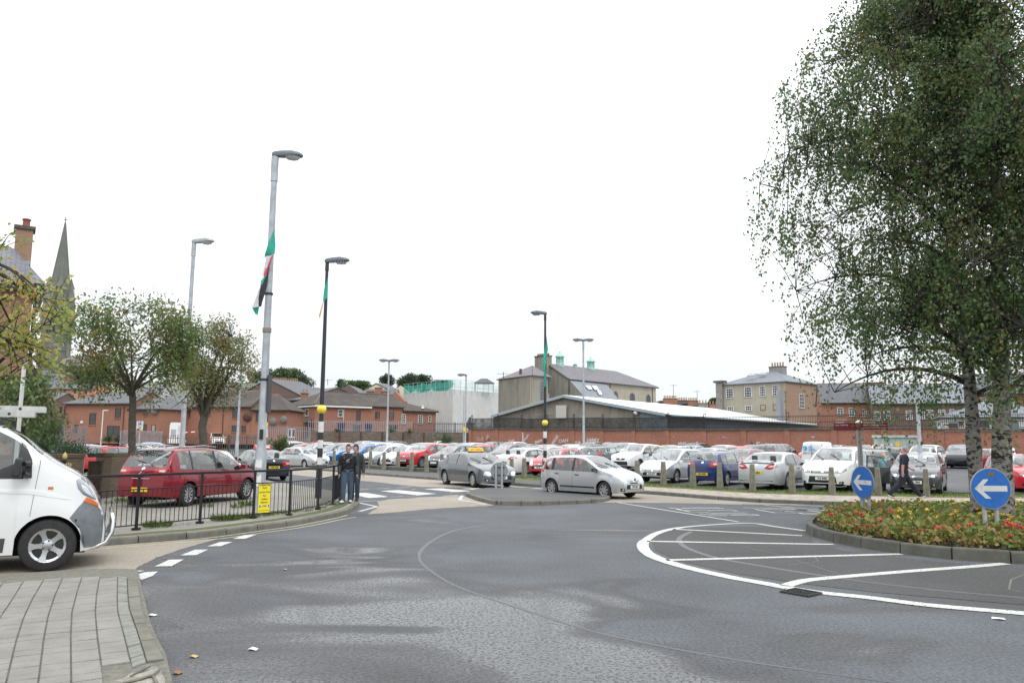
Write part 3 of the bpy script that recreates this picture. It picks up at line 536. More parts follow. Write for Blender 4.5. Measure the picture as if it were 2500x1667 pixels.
SP={
'supermini':dict(L=3.9,W=1.68,H=1.44,wb=2.45,fo=.72,wr=.30,top=[(-1.95,.62),(-1.92,.88),(-1.80,1.06),(-1.52,1.36),(-1.2,1.42),(-.3,1.45),(.3,1.40),(.62,1.25),(1.05,.99),(1.35,.90),(1.72,.77),(1.92,.6),(1.95,.5)],belt=[(-1.95,.95),(-1,.93),(1.05,.90),(1.95,.74)],A=1.03,B=.34,C=-1.5,D=-1.82,win=[(-1.55,-1.12),(-1.06,-.08),(0,.95)]),
'hatch':dict(L=4.2,W=1.75,H=1.45,wb=2.55,fo=.84,wr=.31,top=[(-2.1,.6),(-2.07,.86),(-1.95,1.0),(-1.62,1.36),(-1.3,1.42),(-.35,1.46),(.2,1.42),(.55,1.28),(1.02,1.0),(1.4,.92),(1.85,.80),(2.06,.64),(2.1,.52)],belt=[(-2.1,.96),(-1,.94),(1.0,.92),(2.1,.76)],A=1.0,B=.24,C=-1.58,D=-1.96,win=[(-1.68,-1.3),(-1.24,-.14),(-.06,.92)]),
'saloon':dict(L=4.72,W=1.81,H=1.46,wb=2.7,fo=.93,wr=.325,top=[(-2.36,.6),(-2.33,.88),(-2.22,1.03),(-1.95,1.07),(-1.68,1.09),(-1.05,1.37),(-.8,1.43),(-.2,1.46),(.2,1.44),(.62,1.29),(1.12,1.0),(1.5,.92),(2.05,.79),(2.3,.63),(2.36,.5)],belt=[(-2.36,.95),(-1,.95),(1.1,.92),(2.36,.74)],A=1.1,B=.3,C=-1.0,D=-1.66,win=[(-1.42,-1.16),(-1.1,-.2),(-.12,1.02)]),
'mpv':dict(L=4.1,W=1.69,H=1.54,wb=2.6,fo=.78,wr=.31,top=[(-2.05,.6),(-2.03,.86),(-1.96,1.02),(-1.72,1.44),(-1.45,1.51),(-.4,1.54),(.1,1.51),(.5,1.36),(1.08,1.06),(1.4,.97),(1.8,.82),(2.0,.64),(2.05,.5)],belt=[(-2.05,1.0),(-1,.97),(1.05,.94),(2.05,.76)],A=1.06,B=.16,C=-1.68,D=-1.95,win=[(-1.74,-1.36),(-1.22,-.30),(-.2,.95)]),
'people_carrier':dict(L=4.6,W=1.83,H=1.64,wb=2.84,fo=.88,wr=.33,top=[(-2.3,.62),(-2.28,.92),(-2.2,1.06),(-1.9,1.53),(-1.65,1.6),(-.6,1.64),(0,1.6),(.55,1.42),(1.28,1.06),(1.6,.97),(2.0,.82),(2.24,.62),(2.3,.5)],belt=[(-2.3,1.06),(-1.5,1.04),(0,.99),(1.28,.95),(2.3,.78)],A=1.26,B=.12,C=-1.84,D=-2.18,win=[(-1.78,-1.3),(-1.22,-.22),(-.12,1.16)]),
'estate':dict(L=4.7,W=1.8,H=1.5,wb=2.7,fo=.9,wr=.32,top=[(-2.35,.6),(-2.33,.9),(-2.25,1.04),(-2.0,1.4),(-1.75,1.46),(-.3,1.5),(.2,1.46),(.62,1.3),(1.12,1.0),(1.5,.92),(2.05,.79),(2.29,.63),(2.35,.5)],belt=[(-2.35,.98),(-1,.95),(1.1,.92),(2.35,.74)],A=1.1,B=.28,C=-1.95,D=-2.23,win=[(-2.0,-1.28),(-1.2,-.2),(-.12,1.02)]),
'suv':dict(L=4.5,W=1.85,H=1.66,wb=2.68,fo=.88,wr=.355,top=[(-2.25,.7),(-2.22,.98),(-2.12,1.12),(-1.85,1.52),(-1.6,1.6),(-.5,1.66),(.1,1.63),(.5,1.48),(1.05,1.14),(1.4,1.07),(1.95,.95),(2.2,.75),(2.25,.6)],belt=[(-2.25,1.12),(-1,1.06),(1.05,1.03),(2.25,.9)],A=1.03,B=.18,C=-1.8,D=-2.1,win=[(-1.85,-1.3),(-1.22,-.22),(-.14,.95)]),
'coupe_suv':dict(L=4.36,W=1.9,H=1.62,wb=2.66,fo=.85,wr=.37,top=[(-2.18,.75),(-2.15,1.0),(-2.06,1.16),(-1.8,1.46),(-1.55,1.54),(-.4,1.62),(.15,1.6),(.5,1.46),(1.0,1.16),(1.35,1.1),(1.85,1.0),(2.12,.8),(2.18,.62)],belt=[(-2.18,1.2),(-1,1.14),(1.0,1.08),(2.18,.95)],A=.98,B=.22,C=-1.75,D=-2.04,win=[(-1.75,-1.25),(-1.17,-.22),(-.14,.9)]),
'small_van':dict(L=4.4,W=1.8,H=1.82,wb=2.7,fo=.85,wr=.32,top=[(-2.2,.6),(-2.19,1.2),(-2.16,1.66),(-2.05,1.78),(-1.6,1.82),(0,1.82),(.35,1.74),(.75,1.5),(1.3,1.12),(1.6,1.02),(2.0,.86),(2.17,.66),(2.2,.5)],belt=[(-2.2,1.06),(1.3,1.0),(2.2,.8)],A=1.27,B=.42,C=9,D=9,win=[(.05,1.15)]),
'van':dict(L=4.8,W=1.95,H=2.14,wb=3.05,fo=.83,wr=.375,top=[(-2.4,.7),(-2.38,1.6),(-2.3,2.0),(-2.0,2.1),(.2,2.14),(.6,2.12),(.98,1.97),(1.35,1.69),(1.49,1.59),(1.66,1.49),(1.82,1.41),(1.99,1.31),(2.14,1.18),(2.24,1.03),(2.29,.92),(2.36,.78),(2.4,.55)],belt=[(-2.4,1.32),(1.1,1.33),(1.5,1.27),(1.8,1.14),(2.2,.9),(2.4,.7)],A=1.38,B=.72,C=9,D=9,win=[(.1,1.2)]),
'mini':dict(L=3.7,W=1.69,H=1.41,wb=2.47,fo=.63,wr=.30,top=[(-1.85,.6),(-1.82,.82),(-1.74,.95),(-1.58,1.34),(-1.4,1.39),(-.3,1.41),(.25,1.38),(.5,1.27),(.78,1.0),(1.1,.93),(1.6,.82),(1.8,.64),(1.85,.5)],belt=[(-1.85,.92),(1,.92),(1.85,.78)],A=.76,B=.3,C=-1.56,D=-1.73,win=[(-1.5,-.62),(-.55,.72)]),
}
_v=SP['van']; _v['L']=4.6; _v['fo']=.73; _q=lambda x:1.57+(x-1.57)*.88 if x>.9 else max(x,-2.3+(x+2.4))
_v['top']=[(_q(x),z) for x,z in _v['top']]; _v['belt']=[(_q(x),z) for x,z in _v['belt']]; _v['A']=_q(1.38)
CACHE={}
def car_meshes(kind):
 if kind in CACHE: return CACHE[kind]
 s=SP[kind]; L,W,H,wr=s['L'],s['W'],s['H'],s['wr']; xf=L/2-s['fo']; xr=xf-s['wb']; R=wr+.055; sill=.20+(.06 if H>1.6 else 0)
 top=pchip(s['top']); belt=pchip(s['belt']); A_,B_,C_,D_=s['A'],s['B'],s['C'],s['D']
 xs={-L/2,L/2}
 for x,_ in s['top']: xs.add(x)
 for a,b in zip(s['top'],s['top'][1:]): xs.add((a[0]+b[0])/2)
 for a,b in s['win']: xs|={a,b}
 for x in (A_,B_,C_,D_):
  if abs(x)<L/2: xs.add(x)
 for k in range(1,6): xs.add(A_+(B_-A_)*k/6)
 ch=math.sqrt(R*R-(wr-sill)**2)
 for xc in (xf,xr):
  xs={x for x in xs if not (ch*1.0<abs(x-xc)<ch*1.04)}
  for k in (1.025,1,.95,.82,.6,.3,0): xs|={xc-ch*k,xc+ch*k}
 for k in (.97,.9,.8): xs|={L/2*k,-L/2*k}
 xs=sorted(xs); q=[xs[0]]
 for x in xs[1:]:
  if x-q[-1]>.006: q.append(x)
 xs=q; xs[-1]=L/2
 def plan(x):
  e=max(0,(abs(x)-(L/2-.75))/.75); c=.30 if x>0 else .2
  return W/2*(1-c*e**3.2)
 def zlow(x):
  z=sill+(.05*max(0,(abs(x)-(L/2-.3))/.3))
  for xc in (xf,xr):
   if abs(x-xc)<=ch*1.001: z=max(z,wr+math.sqrt(max(0,R*R-(x-xc)**2)))
  return z
 zroof=H
 def wid(x,z):
  zb=belt(x); p=plan(x)
  if z<=zb:
   t=(z-.2)/(zb-.2); g=.94+.06*math.sin(min(1,max(0,t/.55))*PI/2) if t<.55 else 1-.045*((t-.55)/.45)**1.6
   return p*g
  return p*(.955-.215*((z-zb)/(zroof-zb+.001))**1.15)
 rows=[]
 for x in xs:
  zt=top(x); zb=min(belt(x),zt-.05); zl=min(zlow(x),zb-.06); rc=min(.075,max(.012,(zt-zb)*.35)); zr=zt-rc
  fl=.012*(1 if any(abs(x-xc)<ch*1.03 for xc in (xf,xr)) else 0)
  zs=[zl]+[zl+(zb-zl)*k for k in (.18,.4,.62,.82)]+[zb]+[zb+(zr-zb)*k for k in (.35,.7,1)]
  row=[]
  for i,z in enumerate(zs): row.append((x,wid(x,z)+(fl if i<3 else 0),z))
  wt=wid(x,zr); crown=.02+.012*(1 if zt>zb+.2 else 1)
  row+= [(x,wt-rc*.35,zt-rc*.45),(x,wt-rc*1.3-.01,zt-rc*.05+.002),(x,wt*.5,zt+crown*.7),(x,0,zt+crown)]
  full=[(a,-b,c) for a,b,c in row[:-1]]+[row[-1]]+[(a,b,c) for a,b,c in reversed(row[:-1])]
  rows.append(full)
 n=len(rows[0]); half=(n-1)//2
 body=MB(); black=MB(); ws=MB(); rs=MB(); sw={}
 V=[p for r in rows for p in r]
 def cls(i,k):
  xm=(xs[i]+xs[i+1])/2; kk=k if k<half else n-2-k            # band from the sill up
  zt=top(xm); hgt=zt-belt(xm)
  if 5<=kk<=7 and hgt>.12:
   side=0 if k<half else 1
   for w,(a,b) in enumerate(s['win']):
    if a-1e-4<=xm<=b+1e-4: return ('sw',w,side)
   if s['win'][0][0]<xm<s['win'][-1][1]: return ('bp',sum(xm>w[0] for w in s['win']),side)
  if kk>=10:
   if B_<=xm<=A_: return 'ws'
   if D_<=xm<=C_: return 'rs'
  return 'body'
 groups={}
 for i in range(len(xs)-1):
  for k in range(n-1): groups.setdefault(cls(i,k),[]).append((i*n+k,i*n+k+1,(i+1)*n+k+1,(i+1)*n+k))
 def sub(faces,extra=None,name='m'):
  used=sorted({i for f in faces for i in f}); mp={o:j for j,o in enumerate(used)}; mb=MB(); mb.add([V[i] for i in used],[tuple(mp[i] for i in f) for f in faces])
  return mb
 bm_=sub(groups['body'])
 for r,sg in ((rows[0],-1),(rows[-1],1)):                          # close nose and tail
  o=len(bm_.v); c=(r[0][0]+.015*sg,0,(r[0][2]+r[half][2])/2); bm_.v+=[*r,c]; bm_.f+=[(o+k,o+k+1,o+n) for k in range(n-1)]+[(o+n-1,o,o+n)]; bm_.m+=[0]*n
 out={}
 def smooth(mb,name,ang=38):
  me=mb.mesh(name,smooth=True,uv=False)
  b=bmesh.new(); b.from_mesh(me); bmesh.ops.remove_doubles(b,verts=b.verts,dist=.0008); bmesh.ops.recalc_face_normals(b,faces=b.faces); b.to_mesh(me); b.free()
  me.polygons.foreach_set('use_smooth',[True]*len(me.polygons)); me.set_sharp_from_angle(angle=math.radians(ang)); return me
 out['body']=(smooth(bm_,'body'),'PAINT')
 out['windscreen']=(smooth(sub(groups['ws']),'windscreen'),glass)
 if 'rs' in groups: out['rear_window']=(smooth(sub(groups['rs']),'rear_window'),glass)
 k=0
 for g in groups:
  if isinstance(g,tuple) and g[0]=='bp': out['door_pillar.%03d'%k]=(smooth(sub(groups[g]),'door_pillar'),plast); k+=1
  elif isinstance(g,tuple): out['side_window.%03d'%k]=(smooth(sub(groups[g]),'side_window'),glass); k+=1
 u=MB(); u.box((0,0,.36),(L-.5,W*.62,.3)); u.box((0,0,.43),(s['wb']-2*R-.1,W*.86,.3)); out['underbody']=(u.mesh('underbody',uv=False),under)
 for xc in (xf,xr):
  for sg in (-1,1):
   arc=[(math.cos(PI*k/12),math.sin(PI*k/12)) for k in range(13)]; u.grid([[(xc+r*c_,y_,wr+r*s_) for c_,s_ in arc] for r,y_ in ((.02,sg*(W/2-.30)),(R+.03,sg*(W/2-.30)),(R+.035,sg*(W/2-.05)))])
 out['underbody']=(u.mesh('underbody',uv=False),under)
 c=MB(); zb=belt(0)
 def seat(x,y,w,h0=.55):
  c.hexa([(x-.28,y-w,.42),(x+.28,y-w,.45),(x+.28,y+w,.45),(x-.28,y+w,.42)],[(x-.28,y-w,.6),(x+.28,y-w,.62),(x+.28,y+w,.62),(x-.28,y+w,.6)])
  c.hexa([(x-.34,y-w,.58),(x-.2,y-w,.58),(x-.2,y+w,.58),(x-.34,y+w,.58)],[(x-.44,y-w*.85,zb+.14),(x-.36,y-w*.85,zb+.14),(x-.36,y+w*.85,zb+.14),(x-.44,y+w*.85,zb+.14)])
  c.hexa([(x-.46,y-.12,zb+.19),(x-.37,y-.12,zb+.19),(x-.37,y+.12,zb+.19),(x-.46,y+.12,zb+.19)],[(x-.48,y-.1,zb+.38),(x-.41,y-.1,zb+.38),(x-.41,y+.1,zb+.38),(x-.48,y+.1,zb+.38)])
 fx=B_-.35
 for sg in (-1,1): seat(fx,sg*W*.21,.23)
 if D_<5:
  for sg in (-1,1): seat(max(xr+.15,fx-.98),sg*W*.21,.27)
 c.hexa([(A_-.55,-W*.42,zb-.3),(A_+.05,-W*.42,zb-.3),(A_+.05,W*.42,zb-.3),(A_-.55,W*.42,zb-.3)],[(A_-.5,-W*.4,zb+.0),(A_+.0,-W*.4,zb-.02),(A_+.0,W*.4,zb-.02),(A_-.5,W*.4,zb+.0)])
 c.lathe([(.17,-.012),(.19,0),(.17,.012)],(A_-.62,-W*.21,zb+.02),14,0,'X')
 out['cabin']=(c.mesh('cabin',uv=False),trim)
 bv=BVHTree.FromPolygons([Vector(v) for v in V]+[Vector((rows[0][0][0]-.015,0,.5)),Vector((rows[-1][0][0]+.015,0,.5))],[f for fs in groups.values() for f in fs]+[(k,k+1,len(V)) for k in range(n-1)]+[((len(xs)-1)*n+k,(len(xs)-1)*n+k+1,len(V)+1) for k in range(n-1)])
 def hit(y,z,sg):
  h=bv.ray_cast(Vector((sg*9,y,z)),Vector((-sg,0,0))); return h[0]
 def hits(x,z,sg):
  h=bv.ray_cast(Vector((x,sg*5,z)),Vector((0,-sg,0))); return h[0]
 def decal(poly,probe,off,rings=(1,.75,.4,.01),push=.012):
  cy=sum(p[0] for p in poly)/len(poly); cz=sum(p[1] for p in poly)/len(poly); pl=[]
  for a,b in zip(poly,poly[1:]+poly[:1]): pl+=[(a[0]+(b[0]-a[0])*t,a[1]+(b[1]-a[1])*t) for t in (0,.33,.66)]
  rws=[]; last=None
  for j,r in enumerate((1,)+rings):
   row=[]
   for p in pl:
    h=probe(cy+(p[0]-cy)*r*.999,cz+(p[1]-cz)*r*.999)
    if h is None: h=last if last is not None else Vector((0,cy,cz))
    last=h; o=Vector(off)*(-.25 if j==0 else (.55 if j==1 else 1)); row.append(tuple(h+o))
   rws.append(row)
  mb=MB(); mb.grid(rws,closed=True); return mb
 zn=top(L/2-.12); hb=s.get('lampz',(zn-.02))
 s['_']=(xf,xr,wr,L,W,H,top,belt,decal,hit,hits,zn,sill,A_)
 t=MB(); wd=.2; prof=[(wr*.62,-wd*.5),(wr*.9,-wd*.5),(wr*.98,-wd*.38),(wr,-wd*.15),(wr,wd*.15),(wr*.98,wd*.38),(wr*.9,wd*.5),(wr*.64,wd*.5),(wr*.62,wd*.36)]; t.lathe(prof,(0,0,0),22,0,'Y'); out['_tyre']=(t.mesh('tyre',smooth=True,uv=False,ang=50),rubber)
 for style,nsp in (('a',5),('b',7),('c',10)):
  r=MB(); rr=wr*.66
  r.lathe([(rr*.86,wd*.2),(rr*.9,wd*.44),(rr,wd*.5),(rr*1.03,wd*.46),(rr*1.03,wd*.2)],(0,0,0),22,0,'Y')
  r.lathe([(.001,wd*.46),(rr*.2,wd*.45),(rr*.23,wd*.3)],(0,0,0),12,0,'Y')
  for k in range(nsp):
   a=2*PI*k/nsp+PI/2; ca,sa=math.cos(a),math.sin(a); w0,w1=(rr*.17,rr*.23) if nsp<8 else (rr*.09,rr*.12)
   pt=lambda rad,off,y:(ca*rad-sa*off,y,sa*rad+ca*off)
   r.hexa([pt(rr*.15,-w0,wd*.3),pt(rr*.95,-w1,wd*.34),pt(rr*.95,w1,wd*.34),pt(rr*.15,w0,wd*.3)],[pt(rr*.15,-w0*.8,wd*.43),pt(rr*.95,-w1*.8,wd*.47),pt(rr*.95,w1*.8,wd*.47),pt(rr*.15,w0*.8,wd*.43)])
  out['_rim'+style]=(r.mesh('rim',uv=False),alloy)
 dk=MB(); dk.lathe([(.001,wd*.1),(wr*.64,wd*.1),(wr*.64,wd*.0)],(0,0,0),16,0,'Y'); out['_disc']=(dk.mesh('brake_disc',uv=False),M('brake_dark',(.03,.03,.032),.6,.3))  # plain dark disc closing the wheel behind the spokes
 CACHE[kind]=out; return out
def sym(poly): return [poly,[(-y,z) for y,z in poly]]
def face_parts(kind,look):
 """lamps, grilles, bumpers, plates, handles and mirrors, laid on the body surface"""
 key=(kind,look)
 if key in CACHE: return CACHE[key]
 car_meshes(kind); s=SP[kind]; xf,xr,wr,L,W,H,top,belt,decal,hit,hits,zn,sill,A_=s['_']; w=W/2; P=[]
 def add(name,mb,mat): P.append((name,mb.mesh(name,smooth=True,uv=False,ang=45),mat))
 front=lambda y,z:hit(y,z,1); rear=lambda y,z:hit(y,z,-1); FO,RO_=(.008,0,0),(-.008,0,0)
 z0=zn; zt=top(-L/2+.14)
 lampsF={'round':[(w*.5,z0-.14),(w*.56,z0-.02),(w*.72,z0+.02),(w*.84,z0-.02),(w*.86,z0-.14),(w*.7,z0-.19)],
      'sweep':[(w*.45,z0-.16),(w*.52,z0-.01),(w*.76,z0+.14),(w*.91,z0+.18),(w*.93,z0+.02),(w*.74,z0-.17)],
      'slim':[(w*.48,z0-.13),(w*.5,z0-.04),(w*.72,z0+.0),(w*.9,z0+.06),(w*.9,z0-.04),(w*.72,z0-.12)]}
 lampsR={'block':[(-0,0)],'tall':[(w*.72,zt-.28),(w*.70,zt-.02),(w*.78,zt+.16),(w*.9,zt+.14),(w*.93,zt-.26)],
      'wide':[(w*.42,zt-.23),(w*.42,zt-.07),(w*.62,zt-.02),(w*.9,zt-.02),(w*.93,zt-.12),(w*.9,zt-.25)],
      'claw':[(w*.36,zt-.2),(w*.5,zt-.06),(w*.72,zt-.0),(w*.92,zt-.02),(w*.9,zt-.15),(w*.62,zt-.24)],
      'bar':[(w*.45,zt-.30),(w*.45,zt-.09),(w*.9,zt-.09),(w*.93,zt-.2),(w*.9,zt-.32)]}
 f,r=look
 for pl in sym(lampsF[f]): add('headlight',decal(pl,front,FO),lampg if f!='slim' else lampd)
 for pl in sym(lampsF[f]):
  c=(sum(p[0] for p in pl)/len(pl),sum(p[1] for p in pl)/len(pl)); ring=[(c[0]+.062*math.cos(a*PI/4),c[1]+.055*math.sin(a*PI/4)) for a in range(8)]
  add('lamp_reflector',decal(ring,front,(.011,0,0),(1,.6,.01)),chrome)
 gm=plast
 if f=='round': add('grille',decal([(-w*.44,z0-.14),(-w*.44,z0-.04),(w*.44,z0-.04),(w*.44,z0-.14)],front,FO),gm)
 elif f=='sweep': add('grille',decal([(-w*.42,z0-.05),(w*.42,z0-.05),(w*.26,z0-.17),(-w*.26,z0-.17)],front,FO),gm)
 else:
  add('grille',decal([(-w*.46,z0-.14),(-w*.46,z0-.05),(w*.46,z0-.05),(w*.46,z0-.14)],front,FO),gm)
 for dz in (-.07,-.115): add('grille_bar',decal([(-w*.4,z0+dz-.01),(-w*.4,z0+dz+.01),(w*.4,z0+dz+.01),(w*.4,z0+dz-.01)],front,(.013,0,0),(1,.5,.01)),chrome if f!='slim' else alloy)
 zp=.5 if kind in('suv','coupe_suv') else .44
 add('air_intake',decal([(-w*.58,zp-.16),(-w*.52,zp+.085),(w*.52,zp+.085),(w*.58,zp-.16)],front,FO),plast)
 for pl in sym([(w*.66,.29),(w*.66,.40),(w*.82,.40),(w*.8,.29)]): add('fog_lamp',decal(pl,front,FO),plast)
 for pl in sym([(w*.705,.315),(w*.705,.375),(w*.77,.375),(w*.77,.315)]): add('fog_lens',decal(pl,front,(.012,0,0),(1,.5,.01)),chrome)
 add('badge',decal([(.06*math.cos(a*PI/4),z0-.09+.05*math.sin(a*PI/4)) for a in range(8)],front,(.02,0,0),(1,.5,.01)),chrome)
 if r!='block':
  for pl in sym(lampsR[r]): add('tail_light',decal(pl,rear,RO_),tailr)
  for pl in sym(lampsR[r]):
   c=(sum(p[0] for p in pl)/len(pl),sum(p[1] for p in pl)/len(pl)); add('tail_lens',decal([(c[0]+(p[0]-c[0])*.45,c[1]+(p[1]-c[1])*.3) for p in pl],rear,(-.012,0,0),(1,.5,.01)),tailw)
 add('bumper_trim',decal([(-w*.72,.25),(-w*.74,.36),(w*.74,.36),(w*.72,.25)],rear,RO_),plast)
 add('badge',decal([(.055*math.cos(a*PI/4),zt-.06+.05*math.sin(a*PI/4)) for a in range(8)],rear,(-.014,0,0),(1,.5,.01)),chrome)
 if SP[kind]['D']<5:
  zr=top(SP[kind]['D']+.07); m=MB(); p0=hit(.0,zr,-1) or Vector((SP[kind]['D'],0,zr)); p1=hit(.32,zr+.06,-1) or p0; m.tube([p0+Vector((-.02,0,.0)),p1+Vector((-.02,0,.01))],.012,5); add('rear_wiper',m,plast)
 for sg in (-1,1):
  m=MB(); xm=A_-.2; yb=sg*(w*.93); zb=belt(xm)
  m.hexa([(xm-.03,yb+sg*.02,zb+.02),(xm+.1,yb+sg*.03,zb+.02),(xm+.1,yb+sg*.22,zb+.03),(xm-.03,yb+sg*.22,zb+.03)],[(xm-.03,yb+sg*.05,zb+.16),(xm+.05,yb+sg*.06,zb+.16),(xm+.05,yb+sg*.2,zb+.15),(xm-.03,yb+sg*.2,zb+.15)]); P.append(('mirror',m.mesh('mirror',smooth=True,uv=False,ang=60),'MIRROR'))
 for sg in (-1,1):
  for a,b in SP[kind]['win'][-2:]:
   pl=[(a+.06,belt(a)-.15),(a+.06,belt(a)-.11),(a+.26,belt(a)-.11),(a+.26,belt(a)-.15)]
   add('door_handle',decal(pl,lambda x,z:hits(x,z,sg),(0,sg*.018,0),(1,.6,.01)),plast if look[0]=='sweep' else 'PAINT')
  for a in sorted({SP[kind]['win'][-1][0]-.05,SP[kind]['win'][-1][1]+.02}|({SP[kind]['win'][-2][0]+.1} if len(SP[kind]['win'])>1 else set())):
   pl=[(a-.006,sill+.12),(a-.006,belt(a)-.02),(a+.006,belt(a)-.02),(a+.006,sill+.12)]
   if all(abs(a-xc)>wr+.07 for xc in (xf,xr)): add('door_gap',decal(pl,lambda x,z:hits(x,z,sg),(0,sg*.002,0),(1,.5,.01)),plast)
  pl=[(xr+wr+.14,sill+.16),(xr+wr+.14,sill+.215),(xf-wr-.14,sill+.215),(xf-wr-.14,sill+.16)]
  add('side_moulding',decal(pl,lambda x,z:hits(x,z,sg),(0,sg*.012,0),(1,.5,.01)),plast)
 for yy in (-.28,.32):
  mb=MB()
  a=hit(yy,top(A_-.03)-.0,1);
  zz=top(A_-.05); mb.tube([(A_-.03,yy,zz+.04),(A_-.33,yy-.38,top(A_-.33)+.045)],.012,5)
  add('wiper',mb,plast)
 CACHE[key]=P; return P
CARS=[]
def car(kind,col,loc,head,label,cat='car',look=('sweep','tall'),group=None,plate=None,rplate=None,rim='a',lod=0,scale=1,name=None,ptext=None):
 ms=car_meshes(kind); s=SP[kind]; xf,xr,wr,L,W,H,top,belt,decal,hit,hits,zn,sill,A_=s['_']; pm=PAINT[col] if isinstance(col,str) else col
 t=thing(name or {'saloon':'saloon_car','suv':'suv','coupe_suv':'suv','mpv':'family_car','people_carrier':'people_carrier','estate':'estate_car','small_van':'panel_van','mini':'small_car'}.get(kind,'hatchback_car'),loc,label,cat,group,math.radians(head)); t.scale=(scale,)*3
 def mk(name,me,mat,par=t):
  o=bpy.data.objects.new(name.split('.')[0],me); COL.objects.link(o); o.parent=par
  if len(me.materials)==0: me.materials.append(mat if not isinstance(mat,str) else pm)
  if isinstance(mat,str):
   o.material_slots[0].link='OBJECT'; o.material_slots[0].material=pm if (mat=='PAINT' or look[0]!='sweep') else plast
  return o
 for k,(me,mat) in ms.items():
  if k[0]!='_': mk(k,me,mat)
 for xc in (xf,xr):
  for sg in (-1,1):
   wo_=mk('wheel',ms['_tyre'][0],rubber); wo_.location=(xc,sg*(W/2-.115),wr); wo_.rotation_euler=(0,random.uniform(0,6.2),0 if sg>0 else PI)
   if lod<2: mk('rim',ms['_rim'+rim][0],alloy,wo_); mk('brake_disc',ms['_disc'][0],MATS['brake_dark'],wo_)
 if lod<2:
  fp=face_parts(kind,look);
  for nm,me,mat in fp:
   if nm=='side_moulding' and look[0]!='sweep': continue
   if lod==1 and nm in ('lamp_reflector','grille_bar','fog_lens','tail_lens','fog_lamp','side_moulding','door_gap','door_handle','wiper','rear_wiper','bumper_trim'): continue
   mk(nm,me,mat)
  for sg,tx,m in ((1,plate,platew),(-1,rplate,platey)):
   if tx is None: continue
   z=.44 if sg>0 else (.5 if kind not in ('saloon',) else .66);
   if sg>0 and kind in('suv','coupe_suv'): z=.5
   h=hit(.2,z,sg); xx=(h.x if h else sg*L/2)+sg*.018
   mb=MB(); mb.box((xx,0,z),(.012,.52,.115)); po=mk('number_plate',mb.mesh('number_plate',uv=False),m)
   if tx: lettering(tx,.105,ink,po,frame((xx+sg*.0075,0,z),(0,sg,0),(0,0,1)),.004,wid=.86)
 CARS.append(t); return t
# ================================================================ the cars one can name
PA=51.5                                          # bays point this way (degrees) away from the road
def nose(kind,col,u,v,head,label,near='front',z=.1,**k):
 """stand a car so that the middle of its near bumper is over the ground seen at u, v"""
 p=G(u,v,z); d=Vector((math.cos(math.radians(head)),math.sin(math.radians(head)),0)); Lh=SP[kind]['L']/2*k.get('scale',1)
 c=p-d*Lh if near=='front' else p+d*Lh; c.z=parkz(c) if z==.1 else z; return car(kind,col,c,head,label,**k)
def wheels(kind,col,pr,pf,z,label,side=-1,head=None,**k):
 """place by where the two near wheels touch the ground"""
 a,b=G(*pr,z),G(*pf,z); car_meshes(kind); s=SP[kind]; h=math.atan2(b.y-a.y,b.x-a.x) if head is None else math.radians(head)
 d=Vector((math.cos(h),math.sin(h),0)); n=Vector((-d.y,d.x,0)); xf,xr=s['_'][0],s['_'][1]; sca=k.get('scale',1)
 c=(a+b)/2-d*(xf+xr)/2*sca-n*side*(s['W']/2-.1)*sca; return car(kind,col,c,math.degrees(h),label,**k)
note=wheels('mpv','silver',(1350,1208),(1477,1217),0,'silver grey family car driving past the traffic island with black door mirrors',look=('sweep','tall'),plate='CFZ 6623',rim='b',scale=.94)
taxi=wheels('saloon','grey',(1086,1182),(1161,1190.5),0,'grey saloon taxi on the zebra crossing with a yellow roof sign',look=('round','wide'),plate='W09 SCZ',rim='b')
picasso=wheels('people_carrier','dark red',(446,1233),(604,1221),.12,'dark red people carrier parked on the paving behind the black railing',head=75,scale=.96,look=('slim','wide'),rplate='',rim='c')
mercT=nose('saloon','navy',668,1175,124,'black saloon taxi seen from behind with a red and white roof sign',near='rear',z=0,look=('round','bar'),rplate='UGR 5260')
golf=wheels('hatch','silver',(682,1137),(765,1149),0,'silver hatchback waiting on the road to the right of the black taxi',side=-1,head=-42,look=('round','tall'),plate='',rim='b')
G1='cars parked in the front row behind the concrete posts'
kuga=nose('suv','white',2009,1201,-128,'white sport utility car in the front row nearest the blue arrow signs',look=('slim','wide'),plate='VUI 8408',rim='c',group=G1)
bmw=nose('hatch','dark grey',2233,1208,-122,'dark grey hatchback with one door open behind the walking man',look=('slim','wide'),plate='RNZ 1504',rim='c',group=G1)
mazda=nose('saloon','silver',1847,1196,PA,'silver saloon with a boot spoiler parked tail out beside the white sport utility car',near='rear',look=('sweep','claw'),rplate='FFZ 5031',rim='c',group=G1)
ibiza=nose('supermini','dark blue',1715,1187,PA,'dark blue hatchback parked tail out in the front row',near='rear',look=('sweep','wide'),rplate='OIG 7495',rim='b',group=G1)
meriva=nose('people_carrier','silver',1592,1180,-128.5,'tall silver family car facing the road beside the dark blue hatchback',look=('slim','tall'),plate='FHZ 5077',rim='a',group=G1,scale=.93)
fiesta=nose('supermini','bright red',1315,1163,-126,'bright red hatchback facing the road just left of the silver moving car',look=('sweep','tall'),plate='MZ 85',rim='a',group=G1)
merc=nose('saloon','white',1228,1159,PA,'white saloon parked tail out next to the bright red hatchback',near='rear',look=('round','claw'),rplate='XUI 20',group=G1)
nose('mpv','dark grey',1058,1148,-128,'dark grey people carrier facing the road behind the grey taxi',look=('sweep','tall'),plate='',group=G1,lod=0)
nose('coupe_suv','red',984,1144,-127,'red sport utility car with a sloping roof facing the road',look=('slim','wide'),plate='KX12 0VR',rim='c',group=G1)
nose('supermini','white',942,1142.5,-128,'white small hatchback facing the road beside the red sport utility car',look=('sweep','tall'),group=G1)
